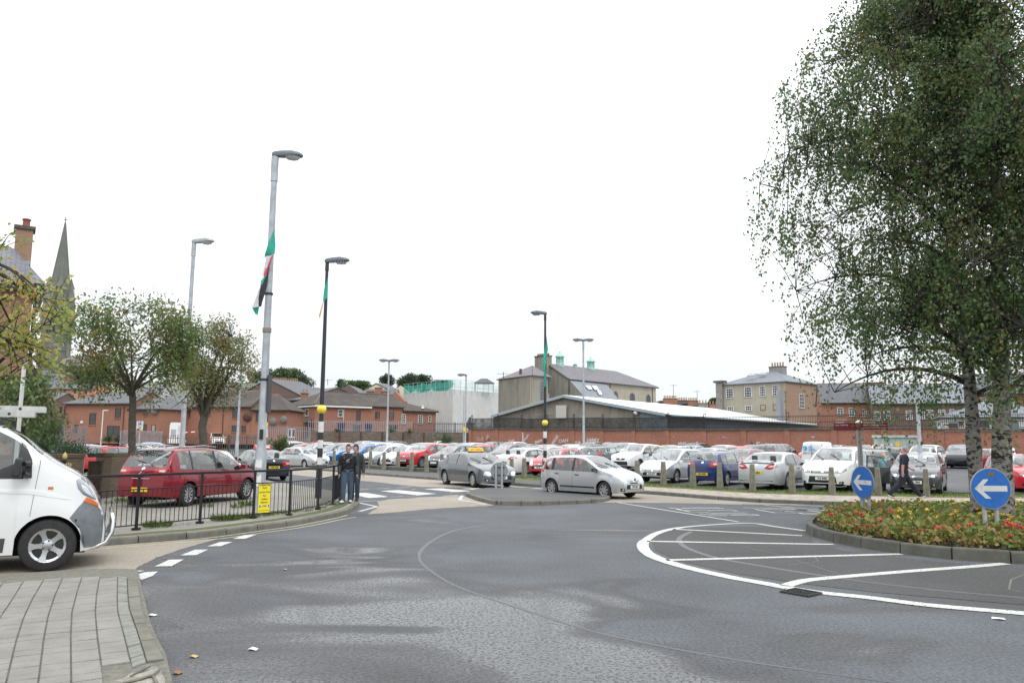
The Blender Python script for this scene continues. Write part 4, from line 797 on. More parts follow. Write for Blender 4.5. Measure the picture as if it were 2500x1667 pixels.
nose('supermini','silver',893,1139,-128,'silver small hatchback facing the road to the right of the two men',look=('round','tall'),rim='b',group=G1)
nose('supermini','blue',843,1135,-128,'bright blue small car partly hidden behind the man in the woollen hat',look=('round','tall'),plate='',group=G1)
nose('hatch','blue',801,1133,-127,'bright blue hatchback behind the left striped beacon pole',look=('sweep','tall'),group=G1)
nose('hatch','dark grey',766,1131,-128,'charcoal hatchback just left of the bright blue hatchback',look=('round','tall'),group=G1,lod=1)
nose('mpv','silver',722,1129,-128,'silver grey people carrier behind the silver hatchback on the road',look=('sweep','tall'),group=G1,lod=1)
nose('supermini','red',690,1127,-130,'red small car directly behind the black taxi roof sign',look=('sweep','tall'),group=G1,lod=1)
leon=nose('hatch','black',2120,1173,PA+4,'black hatchback with round red tail lamps between the white car and the open door',near='rear',look=('sweep','wide'),rim='b',group=None)
van=thing  # (placed below)
p=A(2005,1100,58); p.z=parkz(p); cmv=car('small_van','white',p,PA,'white panel van with a blue shield logo and grey lettering on its rear doors',cat='van',look=('sweep','tall'),rplate='')
p=A(2190,1120,56); p.z=parkz(p); car('estate','black',p,52,'black estate car with tall red tail lamps in front of the pale green kiosk',look=('sweep','tall'),lod=0)
p=A(2343,1130,62); p.z=parkz(p); car('estate','dark blue',p,-118,'dark blue estate car facing out beside the birch trunks',look=('sweep','tall'),plate='FX06 LMW',rim='a')
p=A(2425,1130,52); p.z=parkz(p); car('hatch','dark red',p,62,'dark maroon hatchback half hidden between the two birch trunks',look=('sweep','tall'))
wheels('hatch','bright red',(2418,1188),(2481,1209),.1,'bright red hatchback at the far right edge behind the birch tree',head=-104,look=('slim','tall'),rim='c')
p=A(276,1120,43); p.z=.15; mini=car('mini','red',p,80,'red small car with a white roof behind the brown garden wall',look=('round','tall'),lod=1)
p=A(213,1110,47); p.z=.15; car('saloon','pale blue',p,75,'pale silver blue saloon behind the grey railing left of the red small car',look=('round','wide'),lod=1)
p=A(318,1108,50); p.z=.2; car('hatch','dark grey',p,-150,'dark grey hatchback beyond the garden wall behind the left tree trunk',look=('slim','tall'),lod=1)
p=A(360,1100,62); p.z=.25; car('saloon','pale blue',p,-165,'pale blue grey saloon above the red people carrier beside the left tree',look=('round','wide'),lod=1)
p=G(335,1190,.1); car('hatch','silver',Vector((-12.0,28.7,.1)),200,'silver car with only its nose showing left of the red people carrier',look=('sweep','tall'))
for (u,v,Y,k,c,h,l) in ((410,1070,104,'suv','white',-10,'white car behind the barrier gate on the left'),(528,1068,104,'suv','white',-60,'white car seen through the palings right of the second street tree'),(448,1063,110,'hatch','red',175,'red car behind the barrier gate beside the white car')):
 p=A(u,v,Y); p.z=1.2; car(k,c,p,h,l,look=('slim','tall'),lod=1)
mb=MB(); r=SP['mini']; tp=r['_'][6]
rows=[[(x,y,tp(x)+.028+.012*(1-(y/.6)**2)) for y in (-.58,-.3,0,.3,.58)] for x in (-1.5,-1.2,-.3,.2,.42)]
mb.grid(rows); mb.grid([[(x,y,z-.02) for x,y,z in r_] for r_ in rows]); o=put('roof_panel',mb.mesh('roof_panel',smooth=True),PAINT['white'],mini)
h=SP['people_carrier']['_'][9]
for dz in (0,.05):
 pts=[h(y,z,-1)+Vector((-.012,0,0)) for y,z in ((-.085,.86+dz),(-.04,.895+dz),(0,.925+dz),(.04,.895+dz),(.085,.86+dz))]; mb=MB(); mb.tube(pts,.011,5); put('chevron_badge',mb.mesh('chevron_badge'),chrome,picasso)
pts=[h(y,.80,-1)+Vector((-.01,0,0)) for y in (-.3,0,.3)]; mb=MB(); mb.tube(pts,.008,5); put('chrome_strip',mb.mesh('chrome_strip'),chrome,picasso)
mb=MB(); mb.tube([(-1.4,.62,1.665),(-.5,.66,1.70),(.1,.62,1.655)],.014,6); mb.tube([(-1.4,-.62,1.665),(-.5,-.66,1.70),(.1,-.62,1.655)],.014,6); put('roof_rail',mb.mesh('roof_rail',smooth=True),alloy,picasso)
mb=MB(); mb.tube([(-1.3,0,1.63),(-1.45,0,1.72),(-1.62,0,1.80)],[.012,.006,.003],5); put('aerial',mb.mesh('aerial'),plast,picasso)
mb=MB(); mb.grid([[(-2.12,y,1.14-.03*(abs(y)/.7)**4) for y in (-.7,-.4,0,.4,.7)],[(-2.3,y,1.17-.04*(abs(y)/.7)**4) for y in (-.7,-.4,0,.4,.7)],[(-2.31,y,1.145-.04*(abs(y)/.7)**4) for y in (-.7,-.4,0,.4,.7)],[(-2.12,y,1.12-.03*(abs(y)/.7)**4) for y in (-.7,-.4,0,.4,.7)]])
for y in (-.62,.62): mb.box((-2.2,y,1.1),(.1,.03,.1))
put('boot_spoiler',mb.mesh('boot_spoiler',smooth=True,ang=40),PAINT['silver'],mazda)
mb=MB(); mb.lathe([(.05,2.065),(.062,2.075),(.062,2.06)],(0,0,.70),16,0,'X'); mb.box((2.07,0,.70),(.012,.15,.028)); put('ring_badge',mb.mesh('ring_badge'),chrome,note)
ysign=M('sign_yellow',(.85,.55,.03),.4); rsign=M('sign_red',(.6,.03,.03),.4); wsign=M('sign_white',(.8,.8,.8),.4)
sg=thing('taxi_sign',taxi.location+Vector((0,0,1.48)),'yellow taxi roof sign reading CITY CABS on top of the grey saloon','sign',rz=taxi.rotation_euler.z)
mb=MB(); mb.hexa([(-.1,-.36,.03),(.1,-.36,.03),(.1,.36,.03),(-.1,.36,.03)],[(-.03,-.34,.18),(.03,-.34,.18),(.03,.34,.18),(-.03,.34,.18)]); put('sign_box',mb.mesh('sign_box'),ysign,sg)
mb=MB(); mb.box((0,0,.015),(.25,.7,.03)); put('sign_foot',mb.mesh('sign_foot'),plast,sg)
rp=M('sign_ink_red',(.55,.12,.02),.5)
for s_ in (1,-1): lettering('CITY CABS 26',.115,rp,sg,frame((s_*.069,0,.105),(0,s_,0),(-.07*s_,0,.15)),.005,wid=.85)
sg=thing('taxi_sign',mercT.location+Vector((0,0,1.48))-Vector((math.cos(math.radians(124)),math.sin(math.radians(124)),0))*.3,'red and white taxi roof sign on top of the black saloon','sign',rz=mercT.rotation_euler.z)
mb=MB(); mb.hexa([(-.1,-.42,.03),(.1,-.42,.03),(.1,.42,.03),(-.1,.42,.03)],[(-.03,-.39,.2),(.03,-.39,.2),(.03,.39,.2),(-.03,.39,.2)]); put('sign_box',mb.mesh('sign_box'),rsign,sg)
mb=MB(); mb.box((0,0,.218),(.07,.8,.03)); put('sign_cap',mb.mesh('sign_cap'),wsign,sg)
lettering('26 41444',.16,wsign,sg,frame((-.075,0,.115),(0,-1,0),(.07,0,.17)),.01,wid=1.1)
h=SP['saloon']['_'][9]; mb=MB()
for a in (PI/2,PI/2+2*PI/3,PI/2+4*PI/3):
 c0=h(0,1.0,-1)+Vector((-.02,0,-.03)); mb.tube([c0,c0+Vector((0,.05*math.cos(a),.05*math.sin(a)))],.006,4)
mb.lathe([(.05,c0.x-.004),(.056,c0.x-.008),(.056,c0.x)],(0,0,c0.z),14,0,'X'); put('star_badge',mb.mesh('star_badge'),chrome,mercT)
vb=M('logo_blue',(.02,.35,.75),.4); vl=M('logo_pale',(.35,.65,.85),.4); vg=M('van_ink',(.2,.2,.22),.5)
X=-2.225
mb=MB(); mb.slab([(X,.62,1.5),(X,.42,1.52),(X,.30,1.46),(X,.32,1.28),(X,.42,1.18),(X,.55,1.26)],(-.004,0,0)); put('shield_logo',mb.mesh('shield_logo'),vb,cmv)
mb=MB(); mb.slab([(X-.005,.56,1.44),(X-.005,.45,1.46),(X-.005,.45,1.26),(X-.005,.54,1.32)],(-.003,0,0)); put('shield_mark',mb.mesh('shield_mark'),vl,cmv)
for tx,sz,z,y in (('CM',.16,1.46,.2),('Property',.12,1.34,.2),('Management',.11,1.22,.2),('028 71 267',.17,1.02,.6)): lettering(tx,sz,vb if sz<.17 and z>1.1 else vg,cmv,frame((X-.004,y,z),(0,-1,0),(0,0,1)),.004,align='LEFT')
for y in (0,):
 mb=MB(); mb.box((X+.004,0,1.1),(.006,.015,1.2)); put('door_gap',mb.mesh('door_gap'),plast,cmv)
R_=Matrix.Rotation(math.radians(62),4,'Z'); mb=MB(); hz=(.95,-.88)
pts=[(0,.3),(0,.9),(-.35,1.3),(-.95,1.36),(-1.02,.9),(-.98,.32)]
def dp(x,z,o=0): q=R_@Vector((x,o,0)); return (hz[0]+q.x,hz[1]+q.y,z)
mb.hexa([dp(x,z) for x,z in [(0,.3),(0,.92),(-1.02,.92),(-.98,.32)]],[dp(x,z,-.07) for x,z in [(0,.3),(0,.92),(-1.02,.92),(-.98,.32)]])
for a,b in (((-.02,.92),(-.36,1.32)),((-.36,1.32),(-.97,1.37)),((-.97,1.37),(-1.0,.92))): mb.tube([dp(*a,-.03),dp(*b,-.03)],.025,5)
dr=put('open_door',mb.mesh('open_door'),PAINT['dark grey'],bmw); mb=MB(); mb.slab([dp(*q,-.03) for q in [(-.04,.92),(-.37,1.3),(-.95,1.35),(-.98,.92)]],(0,0.004,0)); put('door_glass',mb.mesh('door_glass'),glass,dr)
# ================================================================ the rows behind
COLS=['silver']*7+['white']*6+['grey']*3+['dark grey']*3+['black']*3+['blue','dark blue','dark blue','red','red','dark red','pale blue','pale green','beige','navy']
KINDS=['supermini']*4+['hatch']*6+['saloon']*3+['mpv']*3+['estate']*2+['people_carrier','suv','suv']
WORD={'supermini':'small hatchback','hatch':'hatchback','saloon':'saloon','mpv':'tall family car','estate':'estate car','people_carrier':'people carrier','suv':'sport utility car'}
rnd=random.Random(21); taken=[c.location.copy() for c in CARS]
def uv(p):
 q=camo.matrix_world.inverted()@Vector(p); return CX+FPX*q.x/-q.z,CY-FPX*q.y/-q.z
bpy.context.view_layer.update()
ROWS=[('second row from the road',lambda a:36.2+max(0,-10-a)*.2+6.2,(-78,-13),2.62),('middle row of the car park',lambda a:59.2,(-84,-2),2.6),('row just short of the wall row',lambda a:64.8,(-88,-6),2.6),('row along the brick wall',lambda a:73.6,(-92,4),2.62)]
WANT={0:{1521:('hatch','dark red',-1),1400:('saloon','white',1),1600:('supermini','yellow',-1),1190:('hatch','red',1)},1:{1810:('hatch','bright red',1),1905:('suv','dark grey',1),1590:('supermini','yellow',-1),1950:('estate','silver',1),1240:('estate','red',-1)},2:{1480:('suv','silver',1),1210:('suv','black',-1)},3:{1545:('hatch','dark red',-1),1490:('suv','black',-1),1250:('estate','black',-1),1560:('hatch','dark red',-1)}}
rowcars=[]
for ri_,(rn_,fb,(a0,a1),stp) in enumerate(ROWS):
 a=a0; lst=[]; want=dict(WANT.get(ri_,{}))
 while a<a1:
  p=park(a,fb(a)+rnd.uniform(-.3,.3)); p.z=parkz(p); a+=stp*rnd.choice((1,1,1,1,1,1.0,2)); u,v=uv(p+Vector((0,0,1.2)))
  kd,cl_,s_=rnd.choice(KINDS),rnd.choice(COLS),rnd.choice((-1,-1,1) if ri_!=1 else (-1,1,1))
  if (ri_==3 and rnd.random()<.15): continue
  if not(470<u<2480) or any((p-q).length<2.4 for q in taken): continue
  for wu in list(want):
   if abs(u-wu)<22: kd,cl_,s_=want.pop(wu)
  lst.append((p,kd,cl_,s_,u)); taken.append(p)
 rowcars.append((rn_,lst))
seen=set()
def ok_label(l):
 if l in seen: return False
 seen.add(l); return True
for c in CARS: seen.add(c['label'])
ORD=['first','second','third','fourth','fifth','sixth','seventh','eighth','ninth','tenth','eleventh','twelfth']
for ri_,(rn_,lst) in enumerate(rowcars):
 lst.sort(key=lambda t:t[4]); cnt={}
 for i,(p,kd,cl_,s_,u) in enumerate(lst):
  l_=lst[i-1] if i else None; r_=lst[i+1] if i+1<len(lst) else None
  short=rn_.replace('row just short of the wall row','row before the wall row').replace('second row from the road','second row').replace('middle row of the car park','middle row').replace('row along the brick wall','row along the brick wall')
  nb=('between '+l_[2]+' and '+r_[2]+' cars') if l_ and r_ else ('at the left end' if not l_ else 'at the right end')
  lab=f"{cl_} {WORD[kd]} {nb}, {short}"
  if not ok_label(lab):
   ty=cnt[lab]=cnt.get(lab,1)+1; lab=lab.replace(cl_,ORD[ty-1]+' from left, '+cl_,1)
   ok_label(lab)
  car(kd,cl_,p,PA+(0 if s_>0 else 180)+rnd.uniform(-2.5,2.5),lab,look=(rnd.choice(('round','sweep','slim')),rnd.choice(('tall','wide','claw','bar')) if kd not in('mpv','suv','estate') else 'tall'),group='cars parked in the '+rn_,lod=1 if ri_<2 else 2,rim=rnd.choice('abc'))
# ================================================================ white van, near left
vp=G(111,1394); VH=27.5
vang=math.radians(VH); SPV=SP['van']; car_meshes('van'); xfv=SPV['_'][0]
vd=Vector((math.cos(vang),math.sin(vang),0)); vn=Vector((-vd.y,vd.x,0)); VS=1.0
vc=vp-vd*xfv*VS+vn*(SPV['W']/2-.1)*VS
nplain=len(CARS)
def van_parts():
 t=car('van','white',vc,VH,'white van entering from the left with a grey bumper and tubular steel bar',cat='van',look=('sweep','block'),lod=2,rim='a',scale=VS)
 s=SPV['_']; decal,hit,hits=s[8],s[9],s[10]; X=lambda l:xfv+l*.88
 sd=lambda x,z:hits(x,z,-1)
 greyb=M('van_bumper_grey',(.16,.175,.19),.5,var=.2,scale=6)
 def dz(name,poly,mat,off=.006,probe=sd,dirv=(0,-1,0),rings=(1,.8,.55,.3,.01),sub=None,par=t):
  mb=decal([(X(a) if probe is sd else a,b) for a,b in poly],probe,Vector(dirv)*off,rings); return put(name,mb.mesh(name,smooth=True,uv=False,ang=45),mat,par)
 for sgn in (-1,1):
  pr=(lambda x,z,sgn=sgn:hits(x,z,sgn));
  def D(name,poly,mat,off=.006,par=t):
   mb=decal([(X(a),b) for a,b in poly],pr,(0,sgn*off,0),(1,.8,.55,.3,.01)); return put(name,mb.mesh(name,smooth=True,uv=False,ang=45),mat,par)
  b=D('bumper',[(.29,.755),(.40,.90),(.48,.985),(.60,.935),(.72,.88),(.78,.80),(.80,.72),(.80,.55),(.795,.42),(.78,.30),(.68,.235),(.44,.235),(.45,.40),(.44,.52),(.40,.64)],greyb,.012)
  h=D('headlight',[(.34,1.30),(.40,1.345),(.50,1.27),(.58,1.18),(.66,1.06),(.70,.98),(.60,1.02),(.46,1.09),(.38,1.18)],lampd,.012)
  D('lamp_reflector',[(.42,1.24),(.50,1.20),(.58,1.10),(.62,1.03),(.52,1.09),(.44,1.16)],lampg,.02,h)
  D('indicator',[(.47,.99),(.52,1.05),(.62,1.0),(.70,.955),(.71,.885),(.60,.93)],amber,.016)
  D('side_repeater',[(-.055,1.175),(-.055,1.215),(.02,1.215),(.02,1.175)],amber,.012)
  D('door_gap',[(-.20,1.60),(-.235,1.25),(-.285,.80),(-.278,.80),(-.228,1.25),(-.19,1.60)],plast,.003)
  D('swage_line',[(-1.5,1.20),(-.22,1.18),(.1,1.10),(.3,1.03),(.3,1.015),(.1,1.075),(-.22,1.15),(-1.5,1.17)],PAINT['white'],.006)
  D('window_seal',[(-1.0,1.34),(-.30,1.34),(-.32,1.60),(-.42,1.80),(-.50,1.86),(-.445,1.78),(-.36,1.60),(-.345,1.38),(-1.0,1.37)],plast,.006)
  D('sill_trim',[(-1.6,.30),(-.62,.30),(-.60,.50),(-1.6,.52)],dgrey,.008)
  D('parking_sensor',[(.385+.02*math.cos(a*PI/4),.72+.022*math.sin(a*PI/4)) for a in range(8)],plast,.018)
  mb=MB(); xm,yb=X(-.56),sgn*.93
  mb.hexa([(xm-.03,yb+sgn*.10,1.36),(xm+.12,yb+sgn*.12,1.36),(xm+.11,yb+sgn*.30,1.37),(xm-.02,yb+sgn*.30,1.37)],[(xm+.02,yb+sgn*.10,1.64),(xm+.11,yb+sgn*.12,1.64),(xm+.10,yb+sgn*.28,1.63),(xm+.03,yb+sgn*.28,1.63)])
  mo=put('mirror',mb.mesh('mirror',smooth=True,ang=35),plast,t); bv=mo.modifiers.new('b','BEVEL'); bv.width=.025; bv.segments=3
  mb=MB(); mb.tube([(xm+.16,yb-.02*sgn,1.37),(xm+.18,yb+.08*sgn,1.38),(xm+.13,yb+.16*sgn,1.41)],[.035,.042,.035],8); mb.tube([(xm+.17,yb-.02*sgn,1.54),(xm+.19,yb+.08*sgn,1.55),(xm+.13,yb+.16*sgn,1.55)],[.035,.042,.035],8); put('mirror_arm',mb.mesh('mirror_arm',smooth=True,ang=50),plast,t)
 fr=lambda y,z:hit(y,z,1)
 mb=decal([(-.85,.235),(-.9,.7),(-.8,.86),(.8,.86),(.9,.7),(.85,.235)],fr,(.01,0,0)); put('bumper',mb.mesh('bumper',smooth=True,uv=False),greyb,t)
 mb=decal([(-.4,.9),(-.42,1.0),(.42,1.0),(.4,.9)],fr,(.014,0,0)); put('grille',mb.mesh('grille',uv=False),plast,t)
 steel=M('polished_steel',(.62,.62,.62),.18,1)
 mb=MB(); xe=SPV['L']/2
 mb.tube([(xe-.28,-.72,.29),(xe-.1,-.74,.30),(xe+.03,-.73,.36),(xe+.10,-.70,.50),(xe+.11,-.68,.66),(xe+.09,-.64,.74),(xe+.085,-.55,.76),(xe+.085,.55,.76),(xe+.09,.64,.74),(xe+.11,.68,.66),(xe+.10,.70,.5),(xe+.03,.73,.36),(xe-.1,.74,.3),(xe-.28,.72,.29)],.034,10); put('tubular_bar',mb.mesh('tubular_bar',smooth=True,ang=60),steel,t)
 for y in (-.3,.3):
  mb=MB(); mb.tube([(xe-.05,y,.36),(xe+.06,y,.40),(xe+.10,y,.55),(xe+.085,y,.76)],.024,8); put('bar_upright',mb.mesh('bar_upright',smooth=True,ang=60),steel,t)
 lad=M('ladder_alloy',(.55,.55,.53),.45,.5,var=.2,scale=5); rk=M('rack_black',(.02,.02,.02),.5)
 for x in (-.8,-2.2):
  mb=MB(); mb.tube([(X(x),-.85,2.1),(X(x),-.85,2.2),(X(x),.85,2.2),(X(x),.85,2.1)],.02,6); put('roof_bar',mb.mesh('roof_bar'),rk,t)
 for o in [c for c in t.children if c.name.startswith('wheel')]:
  wr=SPV['wr']; rr=wr*.66
  r=MB(); wd=.2
  r.lathe([(rr*.82,wd*.2),(rr*.84,wd*.4),(rr*.97,wd*.5),(rr*1.03,wd*.46),(rr*1.03,wd*.2)],(0,0,0),32,0,'Y'); r.lathe([(.001,wd*.42),(rr*.30,wd*.40),(rr*.42,wd*.30)],(0,0,0),20,0,'Y')
  for k in range(5):
   a=2*PI*k/5+.3; ca,sa=math.cos(a),math.sin(a); pt=lambda rad,off,y:(ca*rad-sa*off,y,sa*rad+ca*off)
   rowsA=[[pt(rad,-w,y-.02),pt(rad,-w*.85,y),pt(rad,w*.85,y),pt(rad,w,y-.02)] for rad,w,y in ((rr*.25,rr*.2,wd*.40),(rr*.45,rr*.15,wd*.40),(rr*.65,rr*.16,wd*.43),(rr*.8,rr*.22,wd*.46),(rr*.93,rr*.34,wd*.49))]; r.grid(rowsA)
  ro=put('rim',r.mesh('rim',smooth=True,uv=False,ang=35),alloy,o)
  for k in range(5):
   a=2*PI*(k+.5)/5+.3; n_=MB(); n_.lathe([(.014,wd*.38),(.014,wd*.425),(.001,wd*.43)],(math.cos(a)*rr*.27,0,math.sin(a)*rr*.27),8,0,'Y'); put('wheel_nut',n_.mesh('wheel_nut',uv=False),plast,o)
  put('brake_disc',CACHE['van']['_disc'][0],[],o)
 lt=thing('ladder',vc+Vector((0,0,2.2*VS)),'double aluminium ladder on the roof of the white van','ladder',rz=vang)
 for k,(y0,dzv,xe_) in enumerate(((-.52,.10,.0),(-.60,.02,-.16))):
  for yy in (y0,y0+.36):
   mb=MB(); x1=X(-.22)+xe_*.8; mb.box(((x1-2.6+x1)/2,yy,dzv+.05),(2.6,.03,.085)); put('ladder_rail',mb.mesh('ladder_rail'),lad,lt)
  for j in range(9):
   mb=MB(); xx=X(-.22)+xe_*.8-.32-j*.27; mb.tube([(xx,y0-.018,dzv+.05),(xx,y0+.378,dzv+.05)],.022,8); put('rung',mb.mesh('rung'),M('rung_dark',(.03,.03,.03),.6),lt)
 return t
thevan=van_parts()
# ================================================================ black pedestrian railing
blackp=M('black_railing_paint',(.012,.012,.014),.38,var=.3,scale=8)
RP=[(40,1322),(185,1308),(332,1293.5),(487.5,1277.5),(618,1265),(706,1257.5),(776,1243.5),(812,1231.5),(829,1221)]
RW=[G(u,v,.118) for u,v in RP]; RW=[RW[0]-(RW[1]-RW[0])]+RW
for i in range(len(RW)-1):
 a,b=RW[i],RW[i+1]; d=(b-a); L=d.length; d.normalize()
 place=['hidden behind the white van','behind the white van bonnet','behind the white van bonnet','behind the nose of the white van','right of the van nose','second from the van nose','carrying the yellow sale sign','right of the yellow sale sign','just before the standing men','beside the two men'][i]
 t=thing('railing_panel',a,['black railing panel wholly behind the white van cab','black railing panel over the white van bonnet','black railing panel behind the van headlight and bumper','black railing panel right of the tree trunk and van','black railing panel in front of the red car wheels','black railing panel carrying the yellow advert','black railing panel between the yellow advert and the men','black railing panel by the foot of the striped pole','short black end railing panel behind the man in the leather jacket'][i],'railing','black railing panels along the kerb')
 mb=MB(); mb.tube([a+Vector((0,0,-.1)),a+Vector((0,0,1.1))],.034,8); part(mb,'post',blackp,t)
 mb=MB(); mb.box((a.x,a.y,.14),(.13,.13,.05)); part(mb,'post_foot',blackp,t)
 if i==len(RW)-2: mb=MB(); mb.tube([b+Vector((0,0,-.1)),b+Vector((0,0,1.1))],.034,8); part(mb,'post',blackp,t)
 ang=math.atan2(d.y,d.x); c=(a+b)/2
 for z,hh,w,nm in ((1.08,.05,.06,'top_rail'),(.80,.022,.04,'rail'),(.10,.022,.04,'rail')):
  mb=MB(); mb.box((c.x,c.y,z+.118),(L-.05,w,hh),ang); part(mb,nm,blackp,t)
 n=max(3,round(L/.112)); pm=None
 for k in range(1,n):
  p=a+d*(L*k/n)
  if pm is None:
   mb=MB(); mb.tube([(0,0,.10),(0,0,.80)],.0085,6); pm=mb.mesh('picket');
   o=put('picket',pm,blackp,t,p-a)
  else: o=bpy.data.objects.new('picket',pm); COL.objects.link(o); o.parent=t; o.location=p-a
a,b=RW[5],RW[6]; d=(b-a).normalized(); nrm=Vector((d.y,-d.x,0)); yb=M('advert_yellow',(.86,.72,.03),.45)
o0=a+d*.09+nrm*.03+Vector((0,0,.12)); t=thing('advert_board',o0,'yellow FURNITURE PLUS advert board tied to the black railing','sign')
wv,hv=.33,.66; mb=MB(); mb.slab([o0,o0+d*wv,o0+d*wv+Vector((0,0,hv)),o0+Vector((0,0,hv))],nrm*.006); part(mb,'board',yb,t)
adi=M('advert_ink',(.12,.10,.02),.5)
for tx,sz,z,bo in (('FURNITURE',.058,.635,.002),('PLUS',.055,.565,.001),('Double Divan',.055,.47,.001),('Bed',.055,.39,.001),('Quilted',.055,.31,.001),('Mattress',.055,.235,.001),('£160',.06,.15,.001),('Same Day Delivery',.036,.05,.0)):
 lettering(tx,sz,adi,t,frame(d*(wv/2)+nrm*.0075+Vector((0,0,z)),d,(0,0,1)),bo)
for x in (.06,.30):
 q=o0+d*x+nrm*.0065+Vector((0,0,.15)); mb=MB(); mb.slab([q+d*(.032*math.cos(k*PI/6))+Vector((0,0,.04*math.sin(k*PI/6))) for k in range(12)],nrm*.003); part(mb,'round_sticker',M('sticker_white',(.7,.7,.75),.4),t)
 mb=MB(); mb.slab([q+nrm*.0035+d*(.018*math.cos(k*PI/6)-.01)+Vector((0,0,.034*math.sin(k*PI/6))) for k in range(12)],nrm*.002); part(mb,'sticker_mark',M('sticker_blue',(.1,.12,.35),.4),t)
# ================================================================ bollards
BOL=[(815,1133),(872,1137.5),(904,1139),(937,1142),(971,1143),(1005,1145.5),(1041,1148),(1078,1150.5),(1140,1156),(1203.5,1162),(1249,1163),(1279.6,1166),(1328,1171),(1440,1178),(1556,1184),(1620,1185),(1692,1189),(1758,1195),(1838,1200),(1934.5,1204),(2032,1207),(2145,1208.5),(2263,1212),(2390,1213.5)]
WH=['left of the two men','behind the man in the woollen hat','in front of the silver small hatchback','between the silver and the white small hatchbacks','in front of the white small hatchback','at the nose of the red sport utility car','by the front wheel of the red sport utility car','behind the boot of the grey taxi','behind the roof of the grey taxi','behind the windscreen of the grey taxi','in front of the white saloon boot','between the white saloon and the bright red hatchback','behind the right striped beacon pole','behind the silver moving car','against the dark red car by the silver moving car','in front of the tall silver family car','in front of the dark blue hatchback number plate','right of the dark blue hatchback boot','in front of the silver saloon number plate','by the rear wheel of the silver saloon','in front of the white sport utility car','right of the front blue arrow sign','in front of the grey car by the walking man','behind the birch trunks']
bm0=None
for i,(u,v) in enumerate(BOL):
 z=.24 if i<8 else .125; p=G(u,v,z); h=1.0+random.uniform(-.05,.05)
 mb=MB(); w=.112; t_=.072; rows=[]
 ax=math.atan2(E1.y,E1.x)+random.uniform(-.2,.2); R2=Matrix.Rotation(ax,3,'Z')
 for zz,ww in ((-.2,w+.01),(0,w),(h*.5,(w+t_)/2),(h-.02,t_),(h,t_-.012)):
  rows.append([tuple(p+R2@Vector((ww*cx*k1,ww*cy*k2,zz))) for cx,cy,k1,k2 in ((-1,-1,.9,1),(1,-1,.9,1),(1,-1,1,.9),(1,1,1,.9),(1,1,.9,1),(-1,1,.9,1),(-1,1,1,.9),(-1,-1,1,.9))])
 mb.grid(rows,closed=True); mb.face(rows[-1]); solo(mb,'bollard',concm,'tapered concrete post '+WH[i],'bollard',p,'tapered concrete posts along the car park')
# ================================================================ lamp posts
galv=M('galvanised_steel',(.40,.43,.46),.5,.35,var=.18,scale=4); dgalv=M('lamp_grey',(.16,.18,.20),.5,.2); bpole=M('pole_black',(.025,.03,.038),.45); lens=M('lamp_bowl',(.55,.6,.62),.15); wband=M('band_white',(.72,.72,.70),.5,var=.12,scale=6); bband=M('band_black',(.03,.032,.032),.55)
globe=M('beacon_yellow',(.86,.68,.06),.35)
def lamp_head(t,c,dirx,s=1,mat=dgalv,slots=False):
 d=Vector((math.cos(dirx),math.sin(dirx),0)); n=Vector((-d.y,d.x,0)); up=Vector((0,0,1))
 rows=[]
 for x,w,zt,zb in ((-.09,.05,.05,-.03),(-.02,.10,.08,-.05),(.18,.13,.12,-.03),(.42,.16,.15,.0),(.62,.15,.13,.02),(.72,.10,.10,.03),(.76,.03,.07,.05)):
  k=[(-1,.35),(-.8,1),(.8,1),(1,.35),(.85,0),(-.85,0)]
  rows.append([tuple(c+d*x*s+n*w*a*s+up*(zb+(zt-zb)*b)*s) for a,b in k])
 mb=MB(); mb.grid(rows,closed=True); mb.face(rows[0]); mb.face(rows[-1]); h=part(mb,'lamp_head',mat,t,smooth=True,ang=40)
 mb=MB(); rows=[]
 for x,w,zb in ((.26,.10,-.01),(.34,.13,-.07),(.5,.13,-.085),(.62,.11,-.06),(.68,.06,.01)):
  rows.append([tuple(c+d*x*s+n*w*a*s+up*(zb if abs(a)<1 else .005)*s) for a in (-1,-.6,0,.6,1)])
 mb.grid(rows); part(mb,'lamp_bowl',lens,h,smooth=True)
 if slots:
  for j in range(4):
   mb=MB(); q=c+d*(.33+.09*j)*s;
   for sd in (-1,1): mb.box(tuple(q+n*.14*sd*s+up*-.03*s),(.035*s,.012,.07*s),dirx)
   part(mb,'vent_slot',bpole,h)
def lamp(u,v,Y,label,heads,r0=.09,r1=.05,mat=galv,gz=.1,s=1,door=True,group='street lamps',hm=dgalv,collar=True,slots=False,name='street_lamp'):
 top=A(u,v,Y); b=Vector((top.x,top.y,gz)); t=thing(name,b,label,'street lamp',group)
 H=top.z
 mb=MB(); prof=[(r0*1.25,gz-.2),(r0*1.25,gz+1.5),(r0*.98,gz+1.62),(r0*.8,gz+(H-gz)*.45),(r1*1.1,H-.75),(r1*1.35,H-.74),(r1*1.35,H-.04),(r1*.8,H)] if collar else [(r0,gz-.2),(r0*.9,gz+(H-gz)*.5),(r1,H-.3),(r1*1.3,H-.29),(r1*1.2,H)]
 mb.lathe(prof,(b.x,b.y,0),16); part(mb,'pole',mat,t,smooth=True,ang=40)
 for hd in heads: lamp_head(t,Vector((top.x,top.y,H+.03)),hd,s,hm,slots)
 return t,top
ft=M('flag_teal',(.03,.36,.27),.8,var=.15,scale=8); fw_=M('flag_white',(.62,.62,.62),.8,var=.1,scale=8); fr_=M('flag_red',(.6,.05,.10),.8); fk=M('flag_black',(.035,.035,.045),.8,var=.3,scale=8); fo_=M('flag_gold',(.7,.38,.08),.8)
